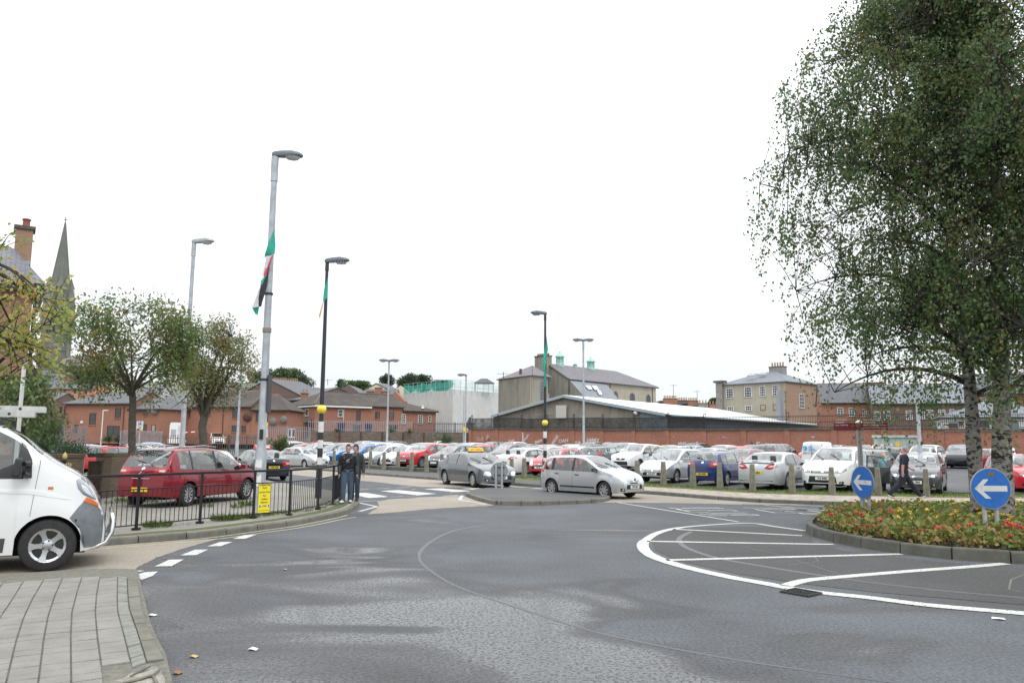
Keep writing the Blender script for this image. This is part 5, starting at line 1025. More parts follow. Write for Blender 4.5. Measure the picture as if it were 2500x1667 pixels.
def cloth(pieces,Y,label,zf,s=1,dz=.11,lean=.02):
 """limp cloth hanging beside a pole: each coloured field a strip of folds with depth"""
 P0=A(*zf(*pieces[0][1][0]),Y); t=thing('flag',Vector((P0.x,P0.y,P0.z)),label,'flag','flags tied to lamp posts')
 for mat,pts in pieces:
  ww=[A(*zf(*p),Y-dz) for p in pts]; c=sum(ww,Vector())/len(ww); pl=smooth_pts([tuple(q) for q in ww+ww[:1]],3)[:-1] if len(ww)>40 else [tuple(q) for q in ww]
  dense=[]
  for a,b in zip(pl,pl[1:]+pl[:1]):
   a,b=Vector(a),Vector(b); n=max(1,int((b-a).length/.12)); dense+=[a.lerp(b,k/n) for k in range(n)]
  rows=[]
  for r in (1,.7,.4,.02):
   rows.append([tuple((lambda q:q+Vector((0,.09*mnoise.noise(Vector((q.x*4.5,q.z*1.3,3)))+.04*math.sin(q.x*19+q.z*2.5),0)))(c+(q-c)*r)) for q in dense])
  mb=MB(); mb.grid(rows,closed=True); mb.grid([[(x,y+.006,z) for x,y,z in r_] for r_ in rows],closed=True); part(mb,'flag_field',mat,t,smooth=True)
ZL=Z(600,330,3.3367)
t,top=lamp(672,381,21,'tall grey lamp post with two flags standing behind the yellow advert',[.35],.12,.075,gz=.12,s=1.0)
for v,hgt,m in ((720,.05,bpole),(812,.12,M('tape_brown',(.25,.2,.16),.7)),(930,.06,bpole)):
 q=A(660,v,21); mb=MB(); mb.lathe([(.112,q.z),(.118,q.z+.01),(.118,q.z+hgt),(.112,q.z+hgt+.01)],(top.x,top.y,0),14); part(mb,'strap',m,t)
mb=MB(); q=A(648,1060,21); mb.box((top.x+.03,top.y-.15,q.z),(.10,.02,.26),.15); pl=part(mb,'number_panel',plast,t)
for v,h_ in ((1185,.30),(1140,.22)):
 q=A(636,v,21); mb=MB(); pts=[(-.09,0),(.08,-.02),(.09,h_*.7),(.05,h_),(.0,h_*.8),(-.06,h_*.95),(-.08,h_*.5)]; mb.slab([(top.x+x,top.y-.155-.0*abs(x),q.z+z) for x,z in pts],(0,-.004,0)); part(mb,'torn_poster',wband,t)
q=A(652,960,21); mb=MB(); mb.box((top.x+.13,top.y+.05,q.z+.0),(.03,.30,1.0)); part(mb,'side_board',dgrey,t)
cloth([(ft,[(233,755),(238,900),(232,968),(205,972),(160,985),(150,1000),(150,970),(185,890)]),(fw_,[(162,985),(220,972),(210,1010),(160,1100),(140,1150),(135,1140),(150,1060)]),(fr_,[(220,975),(222,985),(190,1090),(150,1160),(145,1160),(150,1100),(190,1040)])],21,'teal white and red upper flag hanging limp from the tall grey lamp post',ZL,dz=.16)
cloth([(fk,[(190,1060),(170,1220),(132,1398),(106,1398),(110,1330),(130,1230),(165,1140)]),(fw_,[(150,1175),(128,1240),(108,1330),(106,1398),(60,1410),(56,1400),(90,1310),(130,1220)]),(ft,[(56,1408),(112,1398),(92,1462),(75,1455)]),(ft,[(165,1130),(150,1200),(125,1240),(128,1190)])],21,'black white and green lower flag hanging limp from the tall grey lamp post',ZL,dz=.2)
def beacon(u,v,Y,label,hd,gz,glo_v,bands,lab2):
 t,top=lamp(u,v,Y,label,[hd],.075,.05,bpole,gz,s=.95,collar=False,slots=True,group='striped crossing beacons',name='crossing_beacon')
 q=A(u,glo_v,Y); x,y=top.x,top.y; g=.27 if Y<30 else .26
 mb=MB(); mb.ball((x,y,q.z),g/2*1.15*.97,20,12); part(mb,'yellow_globe',globe,t,smooth=True)
 for k,(v0,v1,m) in enumerate(bands):
  z0,z1=A(u,v1,Y).z,A(u,v0,Y).z; mb=MB(); r=.086; mb.lathe([(.076,z0),(r,z0+.002),(r,z1-.002),(.076,z1)],(x,y,0),16); part(mb,'band',wband if m else bband,t,smooth=True,ang=40)
 mb=MB(); mb.lathe([(.10,gz-.1),(.10,gz+1.0),(.08,gz+1.06)],(x,y,0),14); part(mb,'pole_base',bpole,t,smooth=True,ang=40)
 return t,top
beacon(799,640,25.2,'left striped crossing beacon with a yellow globe and a lamp above',.15,.118,999,[(1029,1055,1),(1055,1074,0),(1074,1094,1),(1094,1116,0),(1116,1145,1),(1145,1170,0)],'')
cloth([(ft,[(672,1150),(668,1320),(640,1352),(630,1352),(640,1250)]),(fw_,[(630,1352),(640,1355),(622,1400),(610,1440),(614,1400)]),(fo_,[(622,1385),(634,1376),(618,1450),(604,1494),(594,1470)])],25.2,'green white and orange flag on the left striped beacon',ZL,dz=.13)
beacon(1331,767,37.3,'right striped crossing beacon with a yellow globe beside the silver moving car',PI-.2,.0,1032,[(1053,1069,1),(1069,1084,0),(1084,1100,1),(1100,1117,0),(1117,1134,1),(1134,1146,0)],'')
cloth([(ft,[(232,335),(252,490),(236,540),(232,640),(222,700),(230,780),(230,885),(212,890),(212,780),(196,660),(196,620),(212,520),(228,430)])],37.3,'plain teal flag hanging on the right striped beacon',Z(1280,740,4.355),dz=.14)
lamp(474,592,40,'tall grey lamp post behind the two street trees on the left',[.1],.13,.085,gz=.12,hm=galv,s=1.35)
lamp(592,833,62,'slim grey lamp post behind the right street tree',[PI-.1],.11,.07,gz=.3,s=1.2,hm=galv)
lamp(950,882,86,'double headed lamp post in the car park above the red sport utility car',[.05,PI-.05],.12,.075,gz=.4,s=1.5)
lamp(1138,917,100,'single headed lamp post at the left end of the brick wall',[PI+.1],.12,.075,gz=.5,s=1.5)
lamp(1424,832,74,'double headed lamp post in front of the brick wall behind the silver moving car',[.1,PI-.1],.12,.075,gz=.35,s=1.35)
lamp(2222,690,46,'grey lamp post behind the walking man hidden by birch leaves above',[PI],.11,.07,gz=.2,s=1.2)
t,top=lamp(2462,300,24,'grey lamp post at the right edge behind the birches with a small black plate',[PI],.13,.08,gz=.12)
q=A(2488,1030,24); mb=MB(); mb.box((top.x,top.y-.15,q.z-.3),(.13,.02,.28)); po=part(mb,'number_panel',plast,t)
for k,ch in enumerate('3R'): lettering(ch,.12,wband,po,frame(Vector((top.x,top.y-.162,q.z-.23-.13*k))-ORG[t.name],(1,0,0),(0,0,1)))
mb=MB(); q=A(2460,1042,24); mb.box((q.x,top.y-.1,q.z),(.42,.25,.26)); part(mb,'grey_box',dgalv,t)
mb=MB(); mb.tube([A(2420,1020,24),A(2425,995,24)],.004,4); q=A(2436,690,24)
cloth([(ft,[(0,0),(14,20),(16,60),(6,72),(-6,66),(-4,30)])],23.6,'crumpled green flag scrap caught in the birch branches',lambda x,y:(2432+x,655+y),dz=.1)
t=thing('sign_pole',Vector((A(1133,955,98).x,98,.45)),'slim grey pole with a yellow plate left of the brick wall','sign')
mb=MB(); tp=A(1133,955,98); mb.tube([(tp.x,98,.3),(tp.x,98,tp.z)],.06,8); part(mb,'pole',galv,t)
a=A(1131,1042,97.9); b=A(1137,1052,97.9); mb=MB(); mb.box(((a.x+b.x)/2,97.85,(a.z+b.z)/2),(.33,.03,.55)); part(mb,'yellow_plate',ysign,t)
# ================================================================ blue arrow signs
sblue=M('sign_blue',(.015,.12,.42),.4,var=.18,scale=9); sback=M('sign_back',(.30,.31,.32),.6,.2,var=.12,scale=7); smark=M('sign_grime',(.13,.12,.06),.7); sarrow=M_worn('arrow_white',(.66,.66,.64),(.25,.27,.3),.25,9)
def disc_sign(bases,ctr,r,Y,facing,label,front=True,arrow=True,topr=.04):
 """round plate on two posts; facing = direction the front looks"""
 c=A(*ctr,Y); f=Vector((math.sin(facing),-math.cos(facing),0)); rt=Vector((math.cos(facing),math.sin(facing),0)); up=Vector((0,0,1))
 P=[G(u,v,z) for u,v,z in bases]; t=thing('arrow_sign' if arrow else 'round_sign',Vector((c.x,c.y,P[0].z)),label,'road sign')
 sgn=1 if front else -1
 for k,s_ in ((0,-1),(1,1)):
  off=rt*(.115*s_)-f*.05; base_=Vector((c.x+off.x,c.y+off.y,P[0].z-.15)); mb=MB(); mb.tube([base_,Vector((c.x+off.x,c.y+off.y,c.z+r*.75))],topr,10); part(mb,'post',galv,t,smooth=True,ang=40)
 def ring(rad,off): return [c+rt*(rad*math.cos(2*PI*k/40))+up*(rad*math.sin(2*PI*k/40))+f*off for k in range(40)]
 mb=MB(); mb.hexa(ring(r,0),ring(r,.014)); part(mb,'plate',sback,t)
 mb=MB(); mb.grid([[tuple(p) for p in ring(r*.965,.016)],[tuple(p) for p in ring(r,.022)],[tuple(p) for p in ring(r*1.012,.008)],[tuple(p) for p in ring(r*1.012,-.006)],[tuple(p) for p in ring(r*.96,-.008)]],closed=True); part(mb,'rim',sback,t,smooth=True)
 for zz in (.42,-.42):
  mb=MB(); q=c-f*.012+up*zz*r; mb.box(tuple(q),(.42,.035,.05),facing); part(mb,'clamp_bar',dgrey,t)
 if arrow:
  mb=MB(); mb.hexa(ring(r*.965,.015),ring(r*.965,.018)); part(mb,'blue_face',sblue,t)
  AR=[(-.82,0),(-.28,.5),(-.02,.5),(-.36,.145),(.80,.145),(.80,-.145),(-.36,-.145),(-.02,-.5),(-.28,-.5)]
  AR=[(-.83,0),(-.36,.46),(-.1,.46),(-.40,.14),(.82,.14),(.82,-.14),(-.40,-.14),(-.02,-.5),(-.30,-.5)]
  mb=MB(); mb.slab([c+rt*x*r*.97+up*y*r*.97+f*.0185 for x,y in AR],f*.003); part(mb,'white_arrow',sarrow,t)
 return t,c,rt,up,f
t,c,rt,up,f=disc_sign([(2409,1307,.12)],(2418,1192),.395,15.4,math.radians(0),'nearest blue round sign with a white left arrow in the flower bed')
mb=MB(); mb.slab([c+rt*x+up*y+f*.0195 for x,y in [(-.05,.24),(.09,.25),(.085,.33),(.03,.31),(-.04,.335)]],f*.002); part(mb,'sticker_residue',smark,t)
mb=MB(); mb.slab([c+rt*x+up*y+f*.0195 for x,y in [(.30,-.15),(.36,-.13),(.35,-.2),(.31,-.2)]],f*.002); part(mb,'sticker_residue',smark,t)
disc_sign([(2110,1268,.12)],(2107,1177),.38,18.6,math.radians(-75),'farther blue round arrow sign seen at an angle by the finger post')
disc_sign([(1228,1196,.115)],(1219,1150),.345,30.8,math.radians(168),'grey back of a round sign on the traffic island',front=False,arrow=False,topr=.045)
# ================================================================ finger post
maroon=M('maroon_sign',(.17,.012,.03),.45); pgrey=M('post_grey',(.30,.29,.28),.6,var=.15,scale=5); cream_=M('sign_cream',(.75,.72,.66),.5)
Y=23.5; tp=A(2096,1027,Y); b=Vector((tp.x,Y,.118)); t=thing('finger_post',b,'maroon visitor finger post with cream lettering in front of the brick wall','signpost')
mb=MB()
for dx in (-.035,.035): mb.box((b.x+dx,Y,(b.z+tp.z)/2),(.055,.07,tp.z-b.z-.1))
part(mb,'post',pgrey,t)
mb=MB(); mb.lathe([(.10,tp.z-.06),(.09,tp.z-.03),(.02,tp.z+.02)],(b.x,Y,0),10); part(mb,'cap',cream_,t)
mb=MB(); q0=A(2096,1029,Y); q1=A(2096,1048,Y); mb.lathe([(.085,q1.z),(.085,q0.z-.03)],(b.x,Y,0),12); part(mb,'hub',maroon,t)
dR=Vector((math.cos(-.3),math.sin(-.3),0)); dLft=Vector((math.cos(PI-.35),math.sin(PI-.35),0)); hh=(q0.z-q1.z)/3
for d_,ln,tx3 in ((dR,.72,('The Walls','Guildhall','Peace Bridge')),(dLft,.62,('Waterside','Museum','Bus Centre')),(Vector((-.2,.98,0)),.6,('','',''))):
 for k,tx in enumerate(tx3):
  z=q0.z-.03-hh*(k+.5); nn=Vector((d_.y,-d_.x,0)) if d_.x>0 else Vector((-d_.y,d_.x,0))
  s0=b+d_*.07; mb=MB(); cc=s0+d_*ln/2; mb.box((cc.x,cc.y,z),(ln,.02,hh-.006),math.atan2(d_.y,d_.x)); po=part(mb,'finger_board',maroon,t)
  if d_.x>.5:
   lettering(tx.upper(),.065,cream_,po,frame(s0+d_*.05+nn*.0115+Vector((0,0,z))-b,d_,(0,0,1)),align='LEFT'); mb=MB(); mb.box((cc.x+nn.x*.011,cc.y+nn.y*.011,z-hh*.42),(ln*.9,.003,.006),math.atan2(d_.y,d_.x)); part(mb,'rule',cream_,po)
  elif tx: lettering(tx.upper(),.06,cream_,po,frame(s0+d_*(ln-.05)+nn*.0115+Vector((0,0,z))-b,-d_,(0,0,1)),align='LEFT')
# ================================================================ pale green kiosk
kg=M('kiosk_green',(.36,.43,.38),.6,var=.12,scale=2); kg2=M('kiosk_green_roof',(.42,.49,.45),.6,var=.1,scale=2)
def wallx(u):                                    # on the brick wall's line
 r=ray(u,1080); P0=Vector((-5.5,104,0)); k=(P0.x*E2.x+P0.y*E2.y)/(r[0]*E2.x+r[1]*E2.y); return Vector((r[0]*k,r[1]*k,0))
kc=wallx(2222)-E2*2.2; kc.z=.3; t=thing('kiosk',kc,'pale green electricity kiosk with warning notices in front of the brick wall','kiosk')
kL=wallx(2157)-E2*3.4; kR_=wallx(2248)-E2*3.4; kd=(kR_-kL).normalized(); kw=(kR_-kL).length; kn=E2*2.0; zt=2.55
mb=MB(); mb.hexa([(p.x,p.y,.2) for p in (kL,kR_,kR_+kn,kL+kn)],[(p.x,p.y,zt) for p in (kL,kR_,kR_+kn,kL+kn)]); part(mb,'cabinet',kg,t)
o=E2*-.12; e=kd*.12; mb=MB(); q=[kL+o-e,kR_+o+e,kR_+kn-o+e,kL+kn-o-e]; mb.hexa([(p.x,p.y,zt+.003) for p in q],[(p.x,p.y,zt+.22) for p in q]); part(mb,'roof',kg2,t)
for k in range(7):
 p=kL+kd*(kw*(k+.5)/7)-E2*.012; mb=MB(); mb.box((p.x,p.y,1.4),(kw/7*.94,.02,2.1),math.atan2(kd.y,kd.x)); part(mb,'door_panel',kg,t)
for f_,z,w_,h_,m,tx in ((.22,1.75,.28,.5,wband,'KEEP OUT'),(.44,1.8,.3,.45,wband,'3R'),(.62,2.0,.32,.32,ysign,'!')):
 p=kL+kd*kw*f_-E2*.03; mb=MB(); mb.box((p.x,p.y,z),(w_,.015,h_),math.atan2(kd.y,kd.x)); po=part(mb,'notice',m,t)
 lettering(tx,.09 if len(tx)>3 else .2,ink,po,frame(Vector((p.x,p.y,z))-E2*.009-kc,kd,(0,0,1)),wid=.7)
# ================================================================ buildings
brickR=M_brick('house_brick',(.38,.145,.088),(.30,.108,.066),(.30,.22,.17),stain=(.20,.10,.07))
brickW=M_brick('boundary_brick',(.42,.15,.09),(.31,.10,.062),(.34,.25,.2),stain=(.20,.085,.06),stain_amt=.45,light=(.55,.40,.34))
brickD=M_brick('dark_brick',(.17,.10,.075),(.12,.07,.055),(.2,.17,.15),stain=(.09,.07,.06))
brickT=M_brick('tan_brick',(.36,.22,.14),(.28,.16,.11),(.3,.25,.2),stain=(.2,.14,.1))
slate=M_brick('slate_roof',(.115,.118,.13),(.075,.078,.09),(.045,.045,.05),.3,.22,.012,rough=.6,stain=(.14,.14,.13),stain_amt=.5)
slatep=M_brick('purple_slate',(.17,.155,.17),(.13,.12,.135),(.09,.085,.09),.35,.25,.01,rough=.65,stain=(.2,.19,.19),stain_amt=.4)
slateb=M_brick('blue_slate',(.19,.21,.24),(.15,.165,.19),(.10,.11,.12),.35,.25,.01,rough=.6,stain=(.23,.24,.25),stain_amt=.4)
tile=M_brick('brown_tile',(.10,.078,.065),(.075,.06,.052),(.03,.026,.024),.33,.30,.05,rough=.8,stain=(.15,.13,.11),stain_amt=.5)
rend=M_render('grey_render',(.25,.235,.195),(.08,.07,.055),.75); rend2=M_render('buff_render',(.33,.30,.235),(.17,.14,.10),.5); rendg=M_render('cement_render',(.26,.26,.25),(.12,.12,.11),.5)
cream2=M('cream_wall',(.62,.56,.40),.85,var=.1,scale=1); pinkw=M('pink_wall',(.50,.24,.17),.85,var=.1,scale=1); whitew=M('white_wall',(.62,.63,.62),.85,var=.06,scale=1)
sheet=M_render('wrap_sheet',(.55,.54,.52),(.42,.41,.39),.5,.04,.9,rough=.6); sheet2=M_render('wrap_sheet_pale',(.60,.60,.60),(.50,.50,.50),.4,.04,.9,rough=.6)
wfr=M('frame_white',(.72,.72,.72),.5); bfr=M('frame_brown',(.06,.03,.022),.5); pane=M('window_pane',(.035,.042,.05),.06,spec=.8); panel_=M('window_pane_pale',(.32,.33,.33),.08,spec=.8); gut=M('gutter_dark',(.03,.028,.028),.5); lead=M('lead_flashing',(.33,.35,.38),.5); coping=M('coping_stone',(.10,.09,.075),.9,var=.4,scale=5)
pot=M('chimney_pot',(.40,.24,.13),.8,var=.25,scale=6); dish=M('dish_grey',(.16,.16,.165),.6)
def onwall(P,Q,u,v):
 """where the sight line meets the upright plane through P and Q"""
 r=Vector(ray(u,v)); d=Vector((Q[0]-P[0],Q[1]-P[1],0)).normalized(); n=Vector((d.y,-d.x,0)); k=(Vector((P[0],P[1],0)).dot(n))/r.dot(n); return Vector((r.x*k,r.y*k,CH+r.z*k))
def window(t,P,Q,u0,v0,u1,v1,style='brown',bars=(1,1),pm=None,par=None,sill=True,arch=False,label=None):
 d=Vector((Q[0]-P[0],Q[1]-P[1],0)).normalized(); n=Vector((d.y,-d.x,0)); up=Vector((0,0,1))
 a=onwall(P,Q,u0,v1); b=onwall(P,Q,u1,v0); w=(b-a).dot(d); h=b.z-a.z
 if w<0: a=a+d*w; w=-w
 fm=wfr if style=='white' else bfr; f=.07 if style!='none' else .03; o=a+n*.0
 def rect(x0,x1,z0,z1,y0,y1,mb): mb.hexa([a+d*x+n*y+up*z for x,y,z in ((x0,y0,z0),(x1,y0,z0),(x1,y1,z0),(x0,y1,z0))],[a+d*x+n*y+up*z for x,y,z in ((x0,y0,z1),(x1,y0,z1),(x1,y1,z1),(x0,y1,z1))])
 mb=MB()
 if arch:
  k=12; out=[a+d*(w/2+w/2*math.cos(PI*i/k))+up*(h-w/2+w/2*math.sin(PI*i/k)) for i in range(k+1)]+[a,a+d*w];
  inn=[a+d*(w/2+(w/2-f)*math.cos(PI*i/k))+up*(h-w/2+(w/2-f)*math.sin(PI*i/k)) for i in range(k+1)]+[a+d*f+up*f,a+d*(w-f)+up*f]
  mb.grid([out,[p+n*.05 for p in out],[p+n*.05 for p in inn],[p+n*.01 for p in inn]],closed=True)
 else:
  rect(0,w,0,f,0,.05,mb); rect(0,w,h-f,h,0,.05,mb); rect(0,f,f,h-f,0,.05,mb); rect(w-f,w,f,h-f,0,.05,mb)
 wo_=part(mb,'window',fm if not arch else rend2,par or t,label=label)
 mb=MB()
 if arch: mb.face([p+n*.012 for p in inn])
 else: mb.face([a+d*f+up*f+n*.015,a+d*(w-f)+up*f+n*.015,a+d*(w-f)+up*(h-f)+n*.015,a+d*f+up*(h-f)+n*.015])
 part(mb,'pane',pm or pane,wo_)
 nx,nz=bars
 for i in range(1,nx): mb=MB(); rect(w*i/nx-.02,w*i/nx+.02,f,h-f,.016,.045,mb); part(mb,'glazing_bar',fm,wo_)
 for i in range(1,nz): mb=MB(); rect(f,w-f,h*i/nz-.025,h*i/nz+.025,.016,.047,mb); part(mb,'glazing_bar',fm,wo_)
 if sill: mb=MB(); rect(-.06,w+.06,-.12,-.002,0,.09,mb); part(mb,'sill',stonem if style=='white' else brickR,wo_)
 return wo_
def walls(t,pts,z0,z1,mat,name='wall'):
 """each outer wall a slab of its own"""
 c=sum((Vector((p[0],p[1],0)) for p in pts),Vector())/len(pts)
 for a,b in zip(pts,pts[1:]+pts[:1]):
  a=Vector((a[0],a[1],0)); b=Vector((b[0],b[1],0)); d=(b-a).normalized(); n=Vector((-d.y,d.x,0)); n=n if (c-a).dot(n)>0 else -n
  e=d*.002; q=[a+e,b-e,b-e+n*.3-d*.3,a+e+n*.3+d*.3]; mb=MB(); mb.hexa([(p.x,p.y,z0) for p in q],[(p.x,p.y,z1) for p in q]); part(mb,name,mat,t)
def roof(t,A_,B_,C_,D_,ze,zr,kind,mat,ov=.35,hipL=0,hipR=0,thick=.14,gable=None):
 """A-B front eaves, D-C rear eaves; ridge runs along A-B; hipL/hipR = how far the ridge stops short"""
 A_,B_,C_,D_=[Vector((p[0],p[1],0)) for p in (A_,B_,C_,D_)]; d=(B_-A_).normalized(); n=(D_-A_).normalized()
 up=lambda p,z:Vector((p.x,p.y,z)); dz=.0
 oL=ov if hipL else .12; oR=ov if hipR else .12
 a,b,c,e=A_-n*ov-d*oL,B_-n*ov+d*oR,C_+n*ov+d*oR,D_+n*ov-d*oL
 rl=(A_+D_)/2-d*(.12 if not hipL else 0)+d*hipL; rr=(B_+C_)/2+d*(.12 if not hipR else 0)-d*hipR
 zl=ze-.05; S=[[up(a,zl),up(b,zl),up(rr,zr),up(rl,zr)],[up(c,zl),up(e,zl),up(rl,zr),up(rr,zr)]]
 if hipL: S.append([up(e,zl),up(a,zl),up(rl,zr)])
 if hipR: S.append([up(b,zl),up(c,zl),up(rr,zr)])
 ro=None
 for q in S:
  mb=MB(); nn=(q[1]-q[0]).cross(q[2]-q[0]).normalized(); mb.hexa(q,[p+nn*thick for p in q]); o=part(mb,'roof_slope',mat,t); ro=ro or o
 mb=MB(); mb.tube([up(rl,zr+.10),up(rr,zr+.10)],.09,6); part(mb,'ridge',mat if gable is None else gable,ro)
 for p,q,h in ((a,rl,hipL),(b,rr,hipR)):
  if h: mb=MB(); mb.tube([up(p,zl+.12),up(q,zr+.10)],.08,6); part(mb,'hip',mat,ro)
 for p,q,h in ((A_,D_,hipL),(B_,C_,hipR)):
  if not h: mb=MB(); m=(p+q)/2; s=.28 if p is B_ else -.28; mb.slab([up(p,ze-.05),up(q,ze-.05),up(m,zr-.06)],d*(-s)); part(mb,'gable',gable or mat,t)
 mb=MB(); mb.tube([up(a-n*.04,zl),up(b-n*.04,zl)],.06,6); part(mb,'gutter',gut,t)
 return ro,(rl,rr)
def chimney(t,c,z0,z1,w,d,mat,pots=3,ang=0,par=None,pm=None,ph=.5):
 mb=MB(); mb.box((c[0],c[1],(z0+z1)/2),(w,d,z1-z0),ang); st=part(mb,'chimney',mat,t)
 mb=MB(); mb.box((c[0],c[1],z1+.08),(w+.16,d+.16,.15),ang); part(mb,'chimney_cap',coping,st)
 for k in range(pots):
  x=(k+.5)/pots*w-w/2; px,py=c[0]+math.cos(ang)*x,c[1]+math.sin(ang)*x; r=min(.16,w/pots*.36); mb=MB(); mb.lathe([(r*1.1,z1+.16),(r,z1+.22),(r*.85,z1+.15+ph-.08),(r*1.05,z1+.15+ph),(r*.7,z1+.15+ph)],(px,py,0),10); part(mb,'chimney_pot',pm or pot,st,smooth=True,ang=40)
 return st
def pipe(t,P,Q,u,v0,v1,mat=wfr,r=.05):
 a,b=onwall(P,Q,u,v0),onwall(P,Q,u,v1); d=Vector((Q[0]-P[0],Q[1]-P[1],0)).normalized(); n=Vector((d.y,-d.x,0)); b=Vector((a.x,a.y,b.z)); mb=MB(); mb.tube([a+n*.07,b+n*.07],r,6); part(mb,'downpipe',mat,t)
def house(name,label,PL,PR,depth,z0,ze,zr,wm,rm,hips=(0,0),cat='house',group=None,gable=None):
 """a block with front from PL to PR (plan points), running depth metres back"""
 PL,PR=Vector((PL[0],PL[1],0)),Vector((PR[0],PR[1],0)); d=(PR-PL).normalized(); n=Vector((-d.y,d.x,0)); C_,D_=PR+n*depth,PL+n*depth
 t=thing(name,(PL.x,PL.y,z0),label,cat,group); walls(t,[PL,PR,C_,D_],z0,ze,wm); ro,rg=roof(t,PL,PR,C_,D_,ze,zr,'',rm,hipL=hips[0],hipR=hips[1],gable=gable or wm); return t,PL,PR,C_,D_,rg
Zc=Z(100,850,3.92); Zd=Z(600,850,3.92); Ze=Z(1000,850,3.92); Zg=Z(1500,850,3.92); Zh=Z(1950,850,3.92); Zi=Z(600,880,7.84)
def W(t,P,Q,zf,x0,y0,x1,y1,*a,**k): u0,v0=zf(x0,y0); u1,v1=zf(x1,y1); return window(t,P,Q,u0,v0,u1,v1,*a,**k)
# ---- red brick houses at the left of the car park
p0,p1=A(161,988,105),A(322,992,103)
t,PL,PR,Cc,Dd,rg=house('brick_house','red brick house with a grey slate hipped roof behind the left street tree',p0,p1,8,1.4,6.6,8.3,brickR,slate,(3.5,0),group='red brick houses beyond the car park')
for q in ((460,620,530,730),(708,572,768,668),(315,730,357,810),(630,742,754,836)): W(t,PL,PR,Zc,*q,pm=pane,bars=(1,2) if q[0] in(460,708) else (2 if q[0]==630 else 1,1))
for q in ((178,560,202,662),(222,552,236,640),(128,730,146,800)): W(t,Dd,PL,Zc,*q)
mb=MB(); q=onwall(PL,PR,200,1030); mb.box((q.x,q.y-.05,q.z),(.35,.06,.3)); part(mb,'wall_vent',wfr,t)
pipe(t,PL,PR,304,993,1070,bfr)
for u in (188,222,254): q=A(u,977,106.5); mb=MB(); mb.box((q.x,q.y,q.z),(.35,.3,.12)); part(mb,'roof_vent',lead,t)
t,PL,PR,Cc,Dd,rg=house('brick_house','lower red brick house with two doors right of the left tree trunk',A(318,997,103.4),A(390,1000,101.5),7,1.4,5.85,7.5,brickR,slate,(0,2.5),group='red brick houses beyond the car park')
for q in ((983,593,1022,646),(978,725,1014,792)): W(t,PL,PR,Zc,*q)
W(t,PL,PR,Zc,1056,730,1097,796,pm=panel_,sill=False)
mb=MB(); q=onwall(PL,PR,379,1003); mb.lathe([(.001,-.1),(.35,-.05),(.5,.05)],(q.x,q.y-.3,q.z),14,0,'Y'); part(mb,'satellite_dish',dish,t)
mb=MB(); a,b=A(391,1020,108),A(448,1020,108); mb.box(((a.x+b.x)/2,108,3.3),(b.x-a.x+2,.4,4.4)); solo(mb,'garden_wall',rendg,'tall grey cement wall in the gap between the red brick houses','wall',((a.x+b.x)/2,107.8,1.1))
t,PL,PR,Cc,Dd,rg=house('brick_house','red brick house half hidden behind the right street tree with a round dish',A(452,996,106),A(614,997,104),8,1.4,6.3,8.6,brickR,tile,(0,0),group='red brick houses beyond the car park')
for q in ((1832,578,1888,668),(1825,738,1878,800),(1918,740,1962,803),(1412,600,1432,662),(1590,575,1625,640)): W(t,PL,PR,Zc,*q)
mb=MB(); q=onwall(PL,PR,605,1018); mb.lathe([(.001,-.1),(.4,-.05),(.6,.05)],(q.x,q.y-.35,q.z),14,0,'Y'); part(mb,'satellite_dish',bfr,t)
pipe(t,PL,PR,546,1000,1070,bfr);
t,PL,PR,Cc,Dd,rg=house('brick_house','small red brick house with a brown tiled roof behind the tall grey lamp post',A(614,1006,104),A(702,1009,104),8,1.4,5.9,8.1,brickR,tile,(0,2.5),group='red brick houses beyond the car park')
for q in ((2055,612,2092,704),(2140,612,2176,704)): W(t,PL,PR,Zc,*q)
for u,v in ((668,1029),(694,1024)):
 mb=MB(); q=onwall(PL,PR,u,v); mb.lathe([(.001,-.12),(.35,-.06),(.5,.05)],(q.x,q.y-.4,q.z),14,0,'Y'); part(mb,'satellite_dish',dish,t)
# ---- corner house with white gutters
c0,c1=A(770,996,113),A(900,1000,118); cl=A(697,1000,121)
n_=Vector((-(c1-c0).y,(c1-c0).x,0)).normalized()
t=thing('brick_house',(c0.x,c0.y,1.5),'red brick corner house with white windows and a brown tiled hipped roof','house','red brick houses beyond the car park')
cz=7.05; zrr=9.1; PL,PR=Vector((c0.x,c0.y,0)),Vector((A(985,1004,121).x,121,0)); dd=(PR-PL).normalized(); nn=Vector((-dd.y,dd.x,0)); CL_=Vector((cl.x,cl.y,0))
back1=PR+nn*8; back2=CL_+(PR-PL)*.25+nn*4
walls(t,[PL,PR,back1,back2,CL_],1.5,cz,brickR)
ap=A(787,963,117); ap.z=zrr; apR=Vector((PR.x,PR.y,0))+nn*4; apR.z=zrr
up=lambda p,z:Vector((p.x,p.y,z))
out=-nn*.4; L_=(CL_-PL).normalized(); lo=Vector((L_.y,-L_.x,0)); lo=lo if lo.dot(nn)<0 else -lo
e0=up(PL+out+lo*.3,cz-.02); e1=up(PR+out,cz-.02); e2=up(CL_+lo*.4,cz-.02); apL=up(CL_-lo*4,zrr-.4)
for q in ([e0,e1,apR,ap],[e2,e0,ap,apL],[up(back1,cz),up(back2,cz),apL,ap,apR]):
 mb=MB(); w_=(q[1]-q[0]).cross(q[2]-q[0]).normalized(); mb.hexa(q,[p+w_*.15*(1 if w_.z>0 else -1) for p in q]); rs_=part(mb,'roof_slope',tile,t)
mb=MB(); mb.tube([e0+Vector((0,0,.12)),ap+Vector((0,0,.15))],.14,6); part(mb,'hip',M('mossy_tile',(.16,.13,.07),.9,var=.3,scale=3),rs_)
mb=MB(); mb.tube([ap+Vector((0,0,.15)),apR+Vector((0,0,.15))],.1,6); part(mb,'ridge',tile,rs_)
